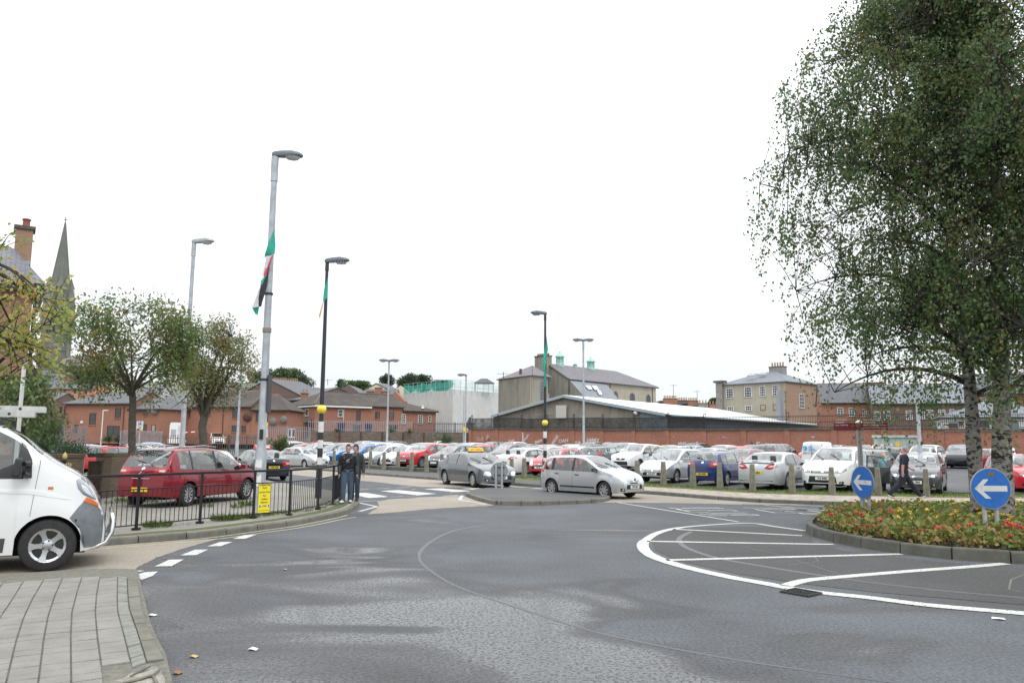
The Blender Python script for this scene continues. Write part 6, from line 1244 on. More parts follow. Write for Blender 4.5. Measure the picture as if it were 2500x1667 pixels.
for a,b in ((e0,e1.lerp(e0,.38)),(e2,e0)): mb=MB(); mb.slab([a+Vector((0,0,-.2)),b+Vector((0,0,-.2)),b+Vector((0,0,.03)),a+Vector((0,0,.03))],out*.2); part(mb,'fascia',wfr,t)
for q in ((900,942,960,1080),(1143,925,1205,1062)): W(t,CL_,PL,Zi,*q,'white',(1,2))
for q in ((1402,960,1452,1120),(1762,940,1858,1075)): W(t,PL,PR,Zi,*q,'white',(1,2))
for q in ((1057,597,1100,692),(1237,605,1282,672),(1373,610,1418,677)): W(t,PL,PR,Zd,*q,'brown',(1,2) if q[0]<1100 else (1,1))
pipe(t,CL_,PL,698,1000,1050); pipe(t,PL,PR,839,999,1045)
for x,y in ((985,815),(1118,805),(1230,795),(1560,795),(1730,800)):
 u,v=Zi(x,y); q=A(u,v,119); mb=MB(); mb.box((q.x,q.y,q.z),(.45,.35,.1),.3); part(mb,'roof_vent',wfr,t)
chimney(t,A(744,974,122),7.5,A(744,962,122).z,1.0,.9,brickR,2)
mb=MB(); q=A(753,968,121.5); q2=A(754,938,121.5); mb.tube([q,Vector((q.x,q.y,q2.z))],.05,6); part(mb,'flue',lead,t)
a=onwall(CL_,PL,722,1040); mb=MB(); g0,g1,g2,g3=A(722,1038,112.5),A(757,1030,112.5),A(764,1022,115),A(738,1024,116); mb.slab([g0,g1,g2,g3],(0,0,.12)); part(mb,'porch_roof',tile,t)
PL2,PR2=PR,Vector((A(1064,1010,124).x,124,0)); t,PL,PR,Cc,Dd,rg=house('brick_house','red brick end house with small paned white windows left of the wrapped building','' or PL2,PR2,8,1.5,6.6,8.0,brickR,tile,(0,4),group='red brick houses beyond the car park')
for q in ((1490,630,1532,720),(1647,640,1692,724)): W(t,PL,PR,Zd,*q,'white',(2,4))
W(t,PL,PR,Zd,1747,642,1774,704,'white',(1,2))
for u in (930,1032): q=A(u,995,123.5); mb=MB(); mb.lathe([(.3,q.z-.1),(.12,q.z+.05),(.12,q.z+.55),(.2,q.z+.6)],(q.x,q.y,0),8); part(mb,'roof_flue',wfr,t)
# ---- stone retaining wall with steel palisade, bins and clutter behind
stone_rub=M_brick('rubble_stone',(.20,.175,.14),(.12,.105,.09),(.09,.08,.065),.42,.22,.03,stain=(.26,.11,.07),stain_amt=.5,bump=.8)
s0,s1=A(752,1060,101),A(1160,1060,105); mb=MB()
mb.box(((s0.x+s1.x)/2,(s0.y+s1.y)/2,1.7),((s1-s0).length,.6,3.0),math.atan2(s1.y-s0.y,s1.x-s0.x)); t=thing('stone_wall',(s0.x,s0.y,.4),'long grey rubble stone retaining wall below the steel palisade','wall'); part(mb,'masonry',stone_rub,t)
for k in range(8):
 p=s0.lerp(s1,(k+.5)/8); mb=MB(); mb.box((p.x,p.y-.38,1.7),(.18,.12,2.9)); part(mb,'rusty_post',M('rust',(.10,.045,.03),.9,var=.4,scale=5),t)
def palisade(label,P,Q,z0,h,mat,step=.16,post=2.7,w=.07,rails=(.15,.85),name='palisade_fence',group='steel palisade fences',zq=None,spike=True):
 """pales too slim to pick apart singly in the photograph are one part; posts and rails stand alone"""
 P=Vector((P[0],P[1],z0)); Q=Vector((Q[0],Q[1],zq if zq is not None else z0)); d=(Q-P); L=d.length; dn=d.normalized(); n=Vector((dn.y,-dn.x,0)).normalized()
 t=thing(name,P,label,'fence',group)
 N_=int(L/step); mb=MB()
 for k in range(N_+1):
  p=P+d*(k/N_); e=dn*w/2; top_=h
  mb.add([p-e,p+e,p+e+Vector((0,0,top_)),p+Vector((0,0,top_+(.1 if spike else 0))),p-e+Vector((0,0,top_)),p-e+n*.02,p+e+n*.02,p+e+n*.02+Vector((0,0,top_)),p+n*.02+Vector((0,0,top_+(.1 if spike else 0))),p-e+n*.02+Vector((0,0,top_))],[(0,1,2,3,4),(9,8,7,6,5),(0,4,9,5),(1,6,7,2),(2,7,8,3),(3,8,9,4)])
 part(mb,'pale',mat,t,stuff=True)
 for r in rails:
  mb=MB(); mb.slab([P-n*.03+Vector((0,0,h*r)),Q-n*.03+Vector((0,0,h*r)),Q-n*.03+Vector((0,0,h*r+.06)),P-n*.03+Vector((0,0,h*r+.06))],-n*.05); part(mb,'rail',mat,t)
 m=max(1,round(L/post))
 for k in range(m+1): p=P+d*(k/m)-n*.09; mb=MB(); mb.box((p.x,p.y,p.z+h/2-.1),(.09,.09,h+.25),math.atan2(dn.y,dn.x)); part(mb,'post',mat,t)
 return t
pal=M('palisade_steel',(.30,.31,.34),.5,.4,var=.15,scale=2); pald=M('palisade_dark',(.10,.11,.125),.5,.3); rustp=M('palisade_rust',(.14,.085,.065),.8,var=.3,scale=2)
palisade('grey steel palisade on the stone wall below the red brick corner house',s0+Vector((0,.1,0)),s0.lerp(s1,.62)+Vector((0,.1,0)),3.2,1.35,pal,.24,w=.07)
palisade('darker steel palisade on the stone wall before the wrapped building',s0.lerp(s1,.62)+Vector((0,.1,0)),s1+Vector((0,.1,0)),3.2,1.25,pald,.24)
palisade('tall grey palisade at the car park edge around the low green bush',A(645,1060,88),A(757,1060,92),.5,3.0,pal,.24,w=.07)
palisade('low grey palisade running left from the green bush',A(560,1070,84),A(645,1070,88),.4,2.1,pald,.24)
palisade('rust brown palisade behind the right street tree',A(395,1075,84),A(560,1075,84),.4,2.0,rustp,.24)
palisade('pale galvanised palisade right of the left tree trunk',A(296,1085,66),A(395,1085,80),.3,2.3,pal,.27,zq=.4,w=.06)
palisade('galvanised hoop fence above the juniper shrubs on the left',A(148,1110,33),A(206,1110,36),.3,2.1,pal,.2,spike=True,w=.035)
for k,(u,v,Y,m,w_,h_) in enumerate(((833,1048,106.5,'dark_blue',1.0,1.2),(872,1050,106.8,'grey',1.1,1.0),(900,1052,107.2,'dark_blue',.9,1.1),(960,1052,107.5,'dark grey',1.2,1.0))):
 p=A(u,v,Y); mb=MB(); mb.hexa([(p.x+x*w_/2*.85,p.y+y*.4,3.1) for x,y in ((-1,-1),(1,-1),(1,1),(-1,1))],[(p.x+x*w_/2,p.y+y*.45,3.1+h_) for x,y in ((-1,-1),(1,-1),(1,1),(-1,1))]); mb.box((p.x,p.y,3.1+h_+.05),(w_+.06,1.0,.08)); solo(mb,'wheelie_bin',PAINT.get(m,PAINT['dark blue']),['blue wheelie bin behind the palisade below the white paned window','grey wheelie bin behind the palisade right of the blue one','second blue wheelie bin behind the palisade','dark grey bin at the right behind the palisade'][k],'bin',(p.x,p.y,3.1))
t=thing('white_door',A(712,1062,100),'white double door seen through the palisade by the green bush','door'); a,b=A(704,1048,100),A(721,1048,100); z1=A(712,1046,100).z; z0=A(712,1068,100).z
mb=MB(); mb.box(((a.x+b.x)/2,100,(z0+z1)/2),(b.x-a.x,.1,z1-z0)); part(mb,'frame',wfr,t)
for sx in (-.24,.24): mb=MB(); mb.box(((a.x+b.x)/2+sx*(b.x-a.x),99.93,(z0+z1)/2+.05),((b.x-a.x)*.34,.03,(z1-z0)*.8)); part(mb,'pane',pane,t)
# ---- slate roofed hall and roofs behind the corner house
t,PL,PR,Cc,Dd,rg=house('slate_hall','long brown brick hall with a big grey slate roof behind the corner house',A(650,985,150),A(735,985,138),14,3,A(690,981,146).z,A(690,953,150).z,brickD,slate,(0,0),group=None,cat='building')
for q in ((655,840,690,890),(705,842,722,890),(745,842,765,888),(795,835,812,880)): W(t,PL,PR,Zi,*q,'white',(1,1))
t,PL,PR,Cc,Dd,rg=house('slate_hall','large slate roof with a black gutter rising behind the corner house ridge',A(733,975,142),A(812,965,150),16,3,A(770,970,146).z,A(810,938,158).z,brickD,slate,(0,0),cat='building')
gq=[A(815,963,148),A(886,967,148),A(850,940,148)]; t=thing('brick_gable',Vector((gq[0].x,148,4)),'plain brown brick gable wall behind the tiled ridge','building'); mb=MB(); mb.slab([Vector((gq[0].x,148,4)),Vector((gq[1].x,148,4)),gq[1],gq[2],gq[0]],(0,.4,0)); part(mb,'gable',brickD,t)
for a,b in ((gq[0],gq[2]),(gq[2],gq[1])): mb=MB(); mb.slab([a,b,b+Vector((0,12,0)),a+Vector((0,12,0))],(0,0,.15)); part(mb,'roof_slope',slate,t)
t,PL,PR,Cc,Dd,rg=house('stone_house','grey cement gable with a long row of chimney pots behind the slate hall','' or A(650,950,205),A(728,955,205),8,10,A(690,956,205).z,A(690,940,209).z,rendg,slate,(0,0))
chimney(t,A(712,945,206),14,A(700,932,206).z,3.2,1.0,rendg,7,ph=.8); chimney(t,A(682,942,206),14,A(680,930,206).z,3.4,1.0,brickT,8,ph=.8)
for k,(u,v0,v1,Y,lab) in enumerate(((904,960,968,165,'left of three'),(924,957,966,165,'middle of three'),(942,958,968,165,'right of three'))):
 pass
t,PL,PR,Cc,Dd,rg=house('terrace_house','row of slate roofs with three square brick chimneys left of the cream gable',A(885,972,165),A(965,975,165),8,5,A(920,972,165).z,A(920,952,169).z,brickD,slate,(0,0))
for u in (904,924,942): c=A(u,962,164.6); chimney(t,c,c.z-1.2,A(u,957 if u!=924 else 948,164.6).z,1.4,.9,brickR,0)
t,PL,PR,Cc,Dd,rg=house('cream_house','cream gabled house tucked behind the green netting on the left',A(958,975,176),A(985,975,180),9,6,A(970,958,178).z,A(975,940,182).z,cream2,slate,(0,0))
gq=[A(955,962,172),A(1000,960,172),A(977,941,172)]; mb=MB(); mb.slab([Vector((gq[0].x,172,5)),Vector((gq[1].x,172,5)),gq[1],gq[2],gq[0]],(0,3,0)); part(mb,'gable',cream2,t)
t=thing('brick_gable',A(968,985,140),'small red brick gable with a flat roofed bay beside the tiled end house','house'); gq=[A(950,975,140),A(986,978,140),A(965,955,140)]; mb=MB(); mb.slab([Vector((gq[0].x,140,3)),Vector((gq[1].x,140,3)),gq[1],gq[2],gq[0]],(0,5,0)); part(mb,'gable',brickR,t)
# ---- building wrapped in white sheeting with torn green netting on top
w0,w1,w2=A(984,1000,158),A(1105,1000,146),A(1226,1000,160); zt0,zt1,zt2=A(984,961,158).z,A(1105,951,146).z,A(1226,960,160).z; zt=(zt0+zt1+zt2)/3
t=thing('wrapped_building',(w1.x,w1.y,2),'tall building wrapped in pale sheeting with torn green netting along the top','building')
wb_=w2+(w0-w1)
for a,b,za,zb_,m in ((w0,w1,zt0,zt1,sheet),(w1,w2,zt1,zt2,sheet2),(w2,wb_,zt2,zt,sheet),(wb_,w0,zt,zt0,sheet)):
 mb=MB(); n=8
 rows=[[tuple((lambda p:(p.x,p.y,z))(a.lerp(b,k/n)+Vector((0,-.06*math.sin(k*2.3+z),0)))) for k in range(n+1)] for z in (2,5,8)]+[[(*(a.lerp(b,k/n)).xy,za+(zb_-za)*k/n) for k in range(n+1)]]
 mb.grid(rows); part(mb,'sheeting',m,t,smooth=True)
mb=MB(); mb.face([(w0.x,w0.y,zt0-.05),(w1.x,w1.y,zt1-.05),(w2.x,w2.y,zt2-.05),(wb_.x,wb_.y,zt-.05)]); part(mb,'roof_deck',lead,t)
netg=M_net('green_net',(.05,.42,.33),.72,.5); netp=M_net('pale_net',(.25,.55,.48),.28,.6)
pole=M('scaffold_pole',(.42,.47,.47),.5,.3)
for a,b,za,zb_,m,h0,h1,nn_ in ((w0,w1,zt0,zt1,netg,1.7,1.9,11),(w1,w2,zt1,zt2,netp,1.9,1.7,9)):
 mb=MB(); mb.grid([[(*a.lerp(b,k/10).xy,za+(zb_-za)*k/10-.1) for k in range(11)],[(*(a.lerp(b,k/10)+Vector((0,-.15*math.sin(k*1.7),0))).xy,za+(zb_-za)*k/10+(h0+(h1-h0)*k/10)*(.9+.1*math.sin(k*2.1))) for k in range(11)]]); part(mb,'netting',m,t,smooth=True)
 for k in range(nn_):
  p=a.lerp(b,(k+.3)/nn_); z=za+(zb_-za)*(k+.3)/nn_; mb=MB(); mb.tube([(p.x,p.y-.25,z-.9),(p.x,p.y-.25,z+1.9)],.035,5); part(mb,'scaffold_pole',pole,t)
 for hh in (.6,1.9): mb=MB(); mb.tube([(a.x,a.y-.2,za+hh),(b.x,b.y-.2,zb_+hh)],.03,5); part(mb,'scaffold_rail',pole,t)
c=A(1182,945,154); mb=MB(); zz=A(1182,936,154).z; r_=[(c.x+x*2.0,c.y+y*1.6,zz) for x,y in ((-1,-1),(1,-1),(1,1),(-1,1))]; mb.hexa(r_,[(c.x+x*.6,c.y+y*.3,zz+.95) for x,y in ((-1,-1),(1,-1),(1,1),(-1,1))]); part(mb,'turret_roof',slate,t)
for x,y in ((-1,-1),(1,-1),(1,1),(-1,1)): mb=MB(); mb.tube([(c.x+x*1.8,c.y+y*1.4,zt-.5),(c.x+x*1.8,c.y+y*1.4,zz)],.07,6); part(mb,'turret_post',pole,t)
# ---- rendered hall with green copper lanterns
h0=A(1388,926.5,118); hE=A(1601,947,134.5); PL=Vector((h0.x,h0.y,0)); PR=Vector((hE.x,hE.y,0)); zE=(h0.z+hE.z)/2
t=thing('rendered_hall',(PL.x,PL.y,1),'grey rendered hall with slate roof and green copper lanterns behind the white roofed shed','building')
d=(PR-PL).normalized(); n=Vector((-d.y,d.x,0)); wd=10; C_,D_=PR+n*wd,PL+n*wd; zR=A(1334,888,121).z
walls(t,[PL,PR,C_,D_],1,zE,rend2); ro,(rl,rr)=roof(t,PL,PR,C_,D_,zE,zR,'',slatep,ov=.35,hipL=0,hipR=4.5,gable=rend)
mb=MB(); mb.slab([PL+Vector((0,0,1)),D_+Vector((0,0,1)),D_+Vector((0,0,zE)),(PL+D_)/2+Vector((0,0,zR+.25)),PL+Vector((0,0,zE))],-d*.12); part(mb,'gable_wall',rend,t)
for a,b in ((PL,(PL+D_)/2),((PL+D_)/2,D_)):
 za,zb_=(zE,zR+.3) if a is PL else (zR+.3,zE); mb=MB(); mb.slab([a+Vector((0,0,za+.0)),b+Vector((0,0,zb_)),b+Vector((0,0,zb_+.25)),a+Vector((0,0,za+.25))],-d*.3); part(mb,'gable_coping',coping,t)
for q in ((1945,412,1995,492),(2105,428,2156,508),(2262,443,2306,522)): W(t,PL,PR,Ze,*q,'none',(2,3),arch=True,pm=M('window_pane_blue',(.09,.11,.14),.1,spec=.8))
pipe(t,PL,PR,1489,937,968,gut); pipe(t,PL,PR,1592,948,985,gut)
gc=(PL+D_)/2; chimney(t,(gc.x-d.x*.2,gc.y-d.y*.2),zR-2.2,A(1303,872,122).z,2.6,1.1,rend,6,math.atan2(n.y,n.x),pm=coping,ph=.35)
copper=M('copper_green',(.34,.55,.48),.7,var=.25,scale=3,col2=(.22,.42,.37));
def lantern(u,v0,v1,Y,s):
 b,tp=A(u,v1,Y),A(u,v0,Y); h=tp.z-b.z; r=s; x,y=b.x,b.y
 mb=MB(); mb.lathe([(r*1.25,b.z-.3),(r*1.15,b.z+h*.12),(r*.85,b.z+h*.2),(r*.8,b.z+h*.58),(r*1.3,b.z+h*.6),(r*1.25,b.z+h*.66),(r*.6,b.z+h*.8),(r*.12,b.z+h*.86),(r*.12,b.z+h)],(x,y,0),8); l=part(mb,'lantern',copper,t)
 for k in range(8):
  a=2*PI*k/8; mb=MB(); mb.tube([(x+r*.92*math.cos(a),y+r*.92*math.sin(a),b.z+h*.1),(x+r*.88*math.cos(a),y+r*.88*math.sin(a),b.z+h*.6)],.06,5); part(mb,'lantern_rib',copper,l)
def onridge(u): r=Vector(ray(u,900)); k=None; nn2=Vector((d.y,-d.x,0)); kk=rl.dot(nn2)/Vector((r.x,r.y,0)).dot(nn2); return r.y*kk
lantern(1367,858,893,onridge(1367),.62); lantern(1404,885,898,onridge(1404),.3); lantern(1442.5,871,903,onridge(1442.5),.62)
for u,v in ((1403,908),):
 q=A(u,v,onridge(u)-3.4); mb=MB(); mb.box(tuple(q),(1.0,.5,.12),math.atan2(d.y,d.x)); part(mb,'roof_light',lead,t)
lt=[A(1391,932,117.5),A(1480,940,124.3),A(1510,977,118),A(1428,973,110)];
mb=MB(); mb.slab(lt,(0,0,.2)); lr=part(mb,'lean_to_roof',slateb,t)
mb=MB(); mb.slab([Vector((lt[0].x,lt[0].y,1)),Vector((lt[3].x,lt[3].y,1)),lt[3],lt[0]],(.3,.2,0)); part(mb,'lean_to_wall',rend,t)
for a,b in (((1683,362),(1750,394)),((1745,364),(1812,400)),((1795,408),(1842,445))):
 (u0,v0),(u1,v1)=Ze(*a),Ze(*b); k=[(u0,v0),(u0+(u1-u0)*.62,v0),(u1,v1),(u0+(u1-u0)*.42,v1)]
 def onroof(u,v):
  r=Vector(ray(u,v)); nrm=(lt[1]-lt[0]).cross(lt[3]-lt[0]).normalized(); kk=(lt[0]+Vector((0,0,.24))-Vector((0,0,CH))).dot(nrm)/r.dot(nrm); return Vector((0,0,CH))+r*kk
 mb=MB(); mb.slab([onroof(*p) for p in k],(0,0,.1)); part(mb,'skylight',wfr,lr)
b0,b1,b2=A(1217,926,119),A(1298,919,111),A(1341,922,114); t2=thing('rendered_block',(b1.x,b1.y,1),'grey rendered end block with a tall arched window and low slate roof','building')
zB=(b0.z+b1.z+b2.z)/3; pts=[Vector((p.x,p.y,0)) for p in (b0,b1,b2)]; pts.append(pts[2]+(pts[0]-pts[1]))
walls(t2,[pts[0],pts[1],pts[2],pts[3]],1,zB,rend); cx=sum(pts,Vector())/4; pk=A(1300,894,118)
apx=Vector((pk.x,pk.y,pk.z))
for a,b in zip(pts,pts[1:]+pts[:1]):
 o_=lambda p:Vector((p.x,p.y,zB))+(p-cx).normalized()*.4*1.0
 q=[o_(a),o_(b),apx]; mb=MB(); nrm=(q[1]-q[0]).cross(q[2]-q[0]).normalized(); nrm=nrm if nrm.z>0 else -nrm; mb.hexa(q,[p+nrm*.12 for p in q]); part(mb,'roof_slope',slatep,t2)
W(t2,pts[1],pts[2],Ze,1246,310,1304,508,'none',(3,7),arch=True,pm=M('window_pane_grey',(.16,.18,.2),.15,spec=.6))
pipe(t2,pts[0],pts[1],1297,921,990,M('pipe_rust',(.42,.30,.22),.7))
q=A(1271,906,115); mb=MB(); mb.tube([(q.x,q.y,q.z-.6),(q.x,q.y,q.z+.35)],.2,8); part(mb,'flue',M('flue_maroon',(.12,.05,.05),.7),t2)
pipe(t2,pts[1],pts[2],1339,924,960,gut)
# ---- low shed with a long white roof
apx=A(1380,968.5,103); le=A(1204,1018,108.6); re_=A(1629,1013.5,94.5)
D2=E2*112; t=thing('white_roof_shed',(le.x,le.y,.5),'long low shed with a shallow white roof behind the brick wall','building')
base_=lambda p:Vector((p.x,p.y,.5))
mb=MB(); zl=apx.lerp(re_,.745); mb.slab([base_(le),base_(zl),zl,apx,le],E2*.3); part(mb,'end_wall',M_render('shed_render',(.24,.22,.185),(.06,.055,.045),.85,.08,.5),t)
clad=M('blue_grey_cladding',(.20,.25,.28),.5,var=.1,scale=2)
for k in range(9):
 a=apx.lerp(re_,.748+.252*k/9); b=apx.lerp(re_,.748+.252*(k+.93)/9); mb=MB(); mb.slab([base_(a),base_(b),b,a],E2*.2-E2*.02*(k%2)); part(mb,'cladding_panel',clad,t)
wr_=M('white_roof_sheet',(.72,.74,.75),.45,var=.05,scale=.5); wr2=M('grey_roof_sheet',(.50,.54,.56),.5)
for a,b in ((apx,re_),(le,apx)):
 o=-E2*.5+Vector((0,0,.25)); nb=26 if a is apx else 1
 for k in range(nb):
  p=o+D2*(k/nb)+E2*.01; q=o+D2*((k+1)/nb); mb=MB(); e=(b-a).normalized()*.6 if a is apx else Vector(); mb.slab([a+p,b+e+p,b+e+q,a+q],(0,0,-.12)); part(mb,'roof_sheet',wr_,t)
fas=M('fascia_blue',(.30,.37,.40),.5)
for a,b in ((le,apx),(apx,re_)):
 f0=-E2*.56+Vector((0,0,.22)); mb=MB(); mb.slab([a+f0,b+f0,b+f0-Vector((0,0,.34)),a+f0-Vector((0,0,.34))],E2*.05); part(mb,'fascia',fas,t)
mb=MB(); g=re_+E1*.65; mb.tube([g,g+D2],.12,8); part(mb,'gutter',fas,t)
mb=MB(); g=re_+E1*.0; mb.slab([base_(g),base_(g)+D2,g+D2,g],-E1*.2); part(mb,'side_wall',M('shed_dark_cladding',(.05,.06,.075),.6,var=.15,scale=.6),t)
mb=MB(); p=le+Vector((0,0,-.1)); mb.tube([p-E2*.45,p-E2*.3+Vector((0,0,-4))],.07,6); part(mb,'downpipe',lead,t)
P_,Q_=le,re_
lv0,lv1=onwall(P_-E2*.05,Q_-E2*.05,*Ze(1402,672)),onwall(P_-E2*.05,Q_-E2*.05,*Ze(1500,545)); nl=12
for k in range(nl):
 z0=lv0.z+(lv1.z-lv0.z)*k/nl; mb=MB(); mb.slab([Vector((lv0.x,lv0.y,z0)),Vector((lv1.x,lv1.y,z0)),Vector((lv1.x,lv1.y,z0+.15)),Vector((lv0.x,lv0.y,z0+.15))],-E2*.06); part(mb,'louvre_slat',M('louvre',(.50,.49,.46),.7),t)
q=onwall(P_-E2*.1,Q_-E2*.1,1552,1008); mb=MB(); mb.ball(tuple(q),.28,12,8); part(mb,'round_lamp',wfr,t,smooth=True)
# ---- grey georgian house
g0,g1=A(1765,940.5,140),A(1918,931.6,131); t,PL,PR,Cc,Dd,rg=house('georgian_house','grey rendered georgian house with sash windows and hipped slate roof','' or g0,g1,11,2,(g0.z+g1.z)/2,A(1855,909,138).z,rend2,slateb,(4.5,4.5),cat='house')
for q in ((1073,383,1137,480),(1247,370,1310,470),(1394,361,1443,462),(1516,353,1567,455)): W(t,PL,PR,Zg,*q,'white',(3,4))
for q in ((1083,556,1139,600),(1254,548,1314,596)): W(t,PL,PR,Zg,*q,'white',(3,2))
for q in ((1398,540,1446,590),(1520,535,1568,590)): W(t,PL,PR,Zg,*q,'brown',(1,1),pm=rend2)
mb=MB(); p=Vector((PL.x,PL.y,0)); dd=(PR-PL).normalized(); zq=(g0.z+g1.z)/2; mb.box((p.x-dd.x*.6,p.y-dd.y*.6-.1,(zq+2)/2+.2),(1.3,.9,zq-1.6),math.atan2(dd.y,dd.x)); part(mb,'pilaster',stonem,t); mb=MB(); mb.box((p.x-dd.x*.6,p.y-dd.y*.6-.1,zq+.65),(2.0,1.4,.35),math.atan2(dd.y,dd.x)); part(mb,'pilaster_cap',coping,t)
mb=MB(); nn=Vector((-dd.y,dd.x,0)); a=PR+dd*.06-nn*.05; b=PR+dd*.06+nn*11; mb.slab([Vector((a.x,a.y,2)),Vector((b.x,b.y,2)),Vector((b.x,b.y,zq-.2)),Vector((a.x,a.y,zq-.2))],-dd*.05); part(mb,'brick_flank',brickT,t)
W(t,a,b,Zg,1772,438,1812,572,'white',(2,4));
for k in range(12):
 q=PR+dd*.075; z=2.3+k*.75; mb=MB(); mb.box((q.x,q.y+.25,z),(.09,.9 if k%2 else .6,.5),math.atan2(dd.y,dd.x)); part(mb,'quoin',stonem,t)
ch=A(1899,906,139); chimney(t,(ch.x,ch.y),ch.z-1.2,A(1899,897,139).z,2.6,1.5,rendg,5,math.atan2(dd.y,dd.x),ph=.75)
for u0,v0 in ((1835,915),(1862,912)):
 q=A(u0,v0,137.2); mb=MB(); mb.box(tuple(q),(1.4,.9,.12),math.atan2(dd.y,dd.x),0,.5); part(mb,'roof_light',lead,t)
fl=A(1904.5,1010,128); mb=MB(); mb.tube([(fl.x,fl.y,2),(fl.x,fl.y,A(1904,968,128).z)],.55,12); mb.tube([(fl.x,fl.y,A(1904,968,128).z),(fl.x,fl.y,A(1904,952,128).z)],.42,12); part(mb,'flue_pipe',M('flue_grey',(.24,.26,.29),.5,.3),t)
for k,(u0,u1,v0,v1,Y,m,lab,np_) in enumerate(((1620,1652,972,985,190,brickR,'wide red brick chimney stack with many pots right of the rendered hall',8),(1654,1678,976,988,196,brickD,'dark brick chimney stack between two red ones',6),(1680,1703,977,990,190,brickR,'red brick chimney stack in the middle of the far roofs',6),(1705,1727,983,993,186,rendg,'low cement chimney stack left of the georgian house',3),(1730,1752,985,994,186,brickR,'small red chimney stack beside the georgian house',3))):
 a,b=A(u0,v1,Y),A(u1,v0,Y); t=thing('chimney_stack',Vector(((a.x+b.x)/2,Y,3)),lab,'chimney','far chimney stacks above the white roof')
 chimney(t,((a.x+b.x)/2,Y),3,b.z-.25,(b.x-a.x),1.6,m,np_,ph=.7)
 mb=MB(); mb.slab([(a.x-.5,Y+.5,b.z-.7),(b.x+2.5,Y+.5,b.z-2.2),(b.x+2.5,Y+7,b.z-2.2),(a.x-.5,Y+7,b.z-.7)],(0,0,.2)); part(mb,'roof_slope',slateb,t)
for u,v0,v1,Y,lab in ((1644,938,970,190,'tall television aerial above the far red chimney stack'),(1702,953,985,188,'television aerial above the middle far chimney stack'),(1229,908,925,113,'thin television aerial at the left edge of the rendered block'),(800,925,940,150,'television aerial beside the left beacon pole')):
 a,b=A(u,v1,Y),A(u,v0,Y); mb=MB(); mb.tube([a,b],.05,5); mb.tube([b+Vector((-.9,0,-.3)),b+Vector((.9,0,-.2))],.03,4)
 for k in (-.7,-.3,.1,.5): mb.tube([b+Vector((k,-.4,-.25)),b+Vector((k,.4,-.25))],.02,4)
 solo(mb,'television_aerial',gut,lab,'aerial',a)
# ---- brick terraces on the right
def terr(lab,u0,v0,Y0,u1,v1,Y1,dep,vr,wm,rm,cat='house',hips=(0,0)):
 a,b=A(u0,v0,Y0),A(u1,v1,Y1); return house('terrace_house',lab,a,b,dep,1.5,(a.z+b.z)/2,A((u0+u1)/2,vr,(Y0+Y1)/2+dep/2).z,wm,rm,hips,group='brick terraces beyond the wall on the right')
t,PL,PR,Cc,Dd,rg=terr('orange brick house with a slate roof right of the georgian house',2005,985,118,2128,983,116,9,938,brickR,slate)
for q in ((370,566,424,640),(482,570,534,650),(612,580,646,655)): W(t,PL,PR,Zh,*q,'white',(2,3))
for u in (2136,): c=A(u,952,118); chimney(t,(c.x,c.y),c.z-3,A(u,936,118).z,2.2,1.2,brickR,0)
t,PL,PR,Cc,Dd,rg=terr('long brown brick building with a blue slate roof behind the birch leaves',2130,991,112,2366,980,108,10,940,brickD,slateb,'building')
for x in (722,815,1028,1145,1228,1342,1448,1552): W(t,PL,PR,Zh,x,605-(x-720)*.03,x+58,690-(x-720)*.03,'white',(3,4))
c=A(2294,950,114); chimney(t,(c.x,c.y),c.z-2.5,A(2294,940,114).z,2.0,1.1,brickR,2)
t,PL,PR,Cc,Dd,rg=terr('taller orange brick building between the birch trunks',2385,965,112,2530,958,108,9,915,brickR,slate)
for q in ((1738,470,1792,540),(1990,440,2015,515),(2040,440,2080,520)): W(t,PL,PR,Zh,*q,'white',(2,3))
t,PL,PR,Cc,Dd,rg=terr('low white walled house with a grey roof behind the wall railings',2300,1022,92,2560,1016,88,9,985,whitew,slateb,hips=(5,3))
for q in ((1440,715,1520,760),(1530,700,1575,735),(1735,690,1820,750),(2010,700,2090,740)): W(t,PL,PR,Zh,*q,'brown',(2,1))
# ---- the brick boundary wall, panel by panel, with its fence
SEG=[(1149,1213,3.56),(1213,1271,3.56),(1271,1334,3.42),(1334,1399,3.42),(1399,1470,3.42),(1470,1547,3.34),(1547,1630,3.34),(1630,1720,3.34),(1720,1817,3.30),(1817,1923,3.30),(1923,2038,3.30),(2038,2160,3.36),(2160,2298,3.36),(2298,2450,3.18),(2450,2640,3.18),(2640,2900,3.1)]
bw=thing('brick_wall',wallx(1149)+Vector((0,0,.3)),'long red brick boundary wall with graffiti at the back of the car park','wall')
for i,(u0,u1,zt) in enumerate(SEG):
 a,b=wallx(u0),wallx(u1); mb=MB(); q=[a+E1*.25,b-E1*.002,b-E1*.002+E2*.4,a+E1*.25+E2*.4]; mb.hexa([(p.x,p.y,-.2) for p in q],[(p.x,p.y,zt) for p in q]); part(mb,'wall_panel',brickW,bw)
 q=[a-E1*.3-E2*.09,a+E1*.248-E2*.09,a+E1*.248+E2*.5,a-E1*.3+E2*.5]; mb=MB(); mb.hexa([(p.x,p.y,-.2) for p in q],[(p.x,p.y,zt+.02) for p in q]); part(mb,'pier',brickW,bw)
 q=[a-E1*.28-E2*.16,b-E1*.3-E2*.16,b-E1*.3+E2*.5,a-E1*.28+E2*.5]; mb=MB(); mb.hexa([(p.x,p.y,zt+.022) for p in q],[(p.x,p.y,zt+.2) for p in q]); part(mb,'coping',coping,bw)
a=wallx(1149); mb=MB(); q=[a-E1*.3,a+E1*.1,a+E1*.1+E2*14,a-E1*.3+E2*14]; mb.hexa([(p.x,p.y,-.2) for p in q],[(p.x,p.y,3.5) for p in q]); part(mb,'wall_panel',brickW,bw)
meshm=M_net('black_mesh',(.018,.018,.02),.62,1.2); iron2=M('black_iron',(.02,.02,.022),.6)
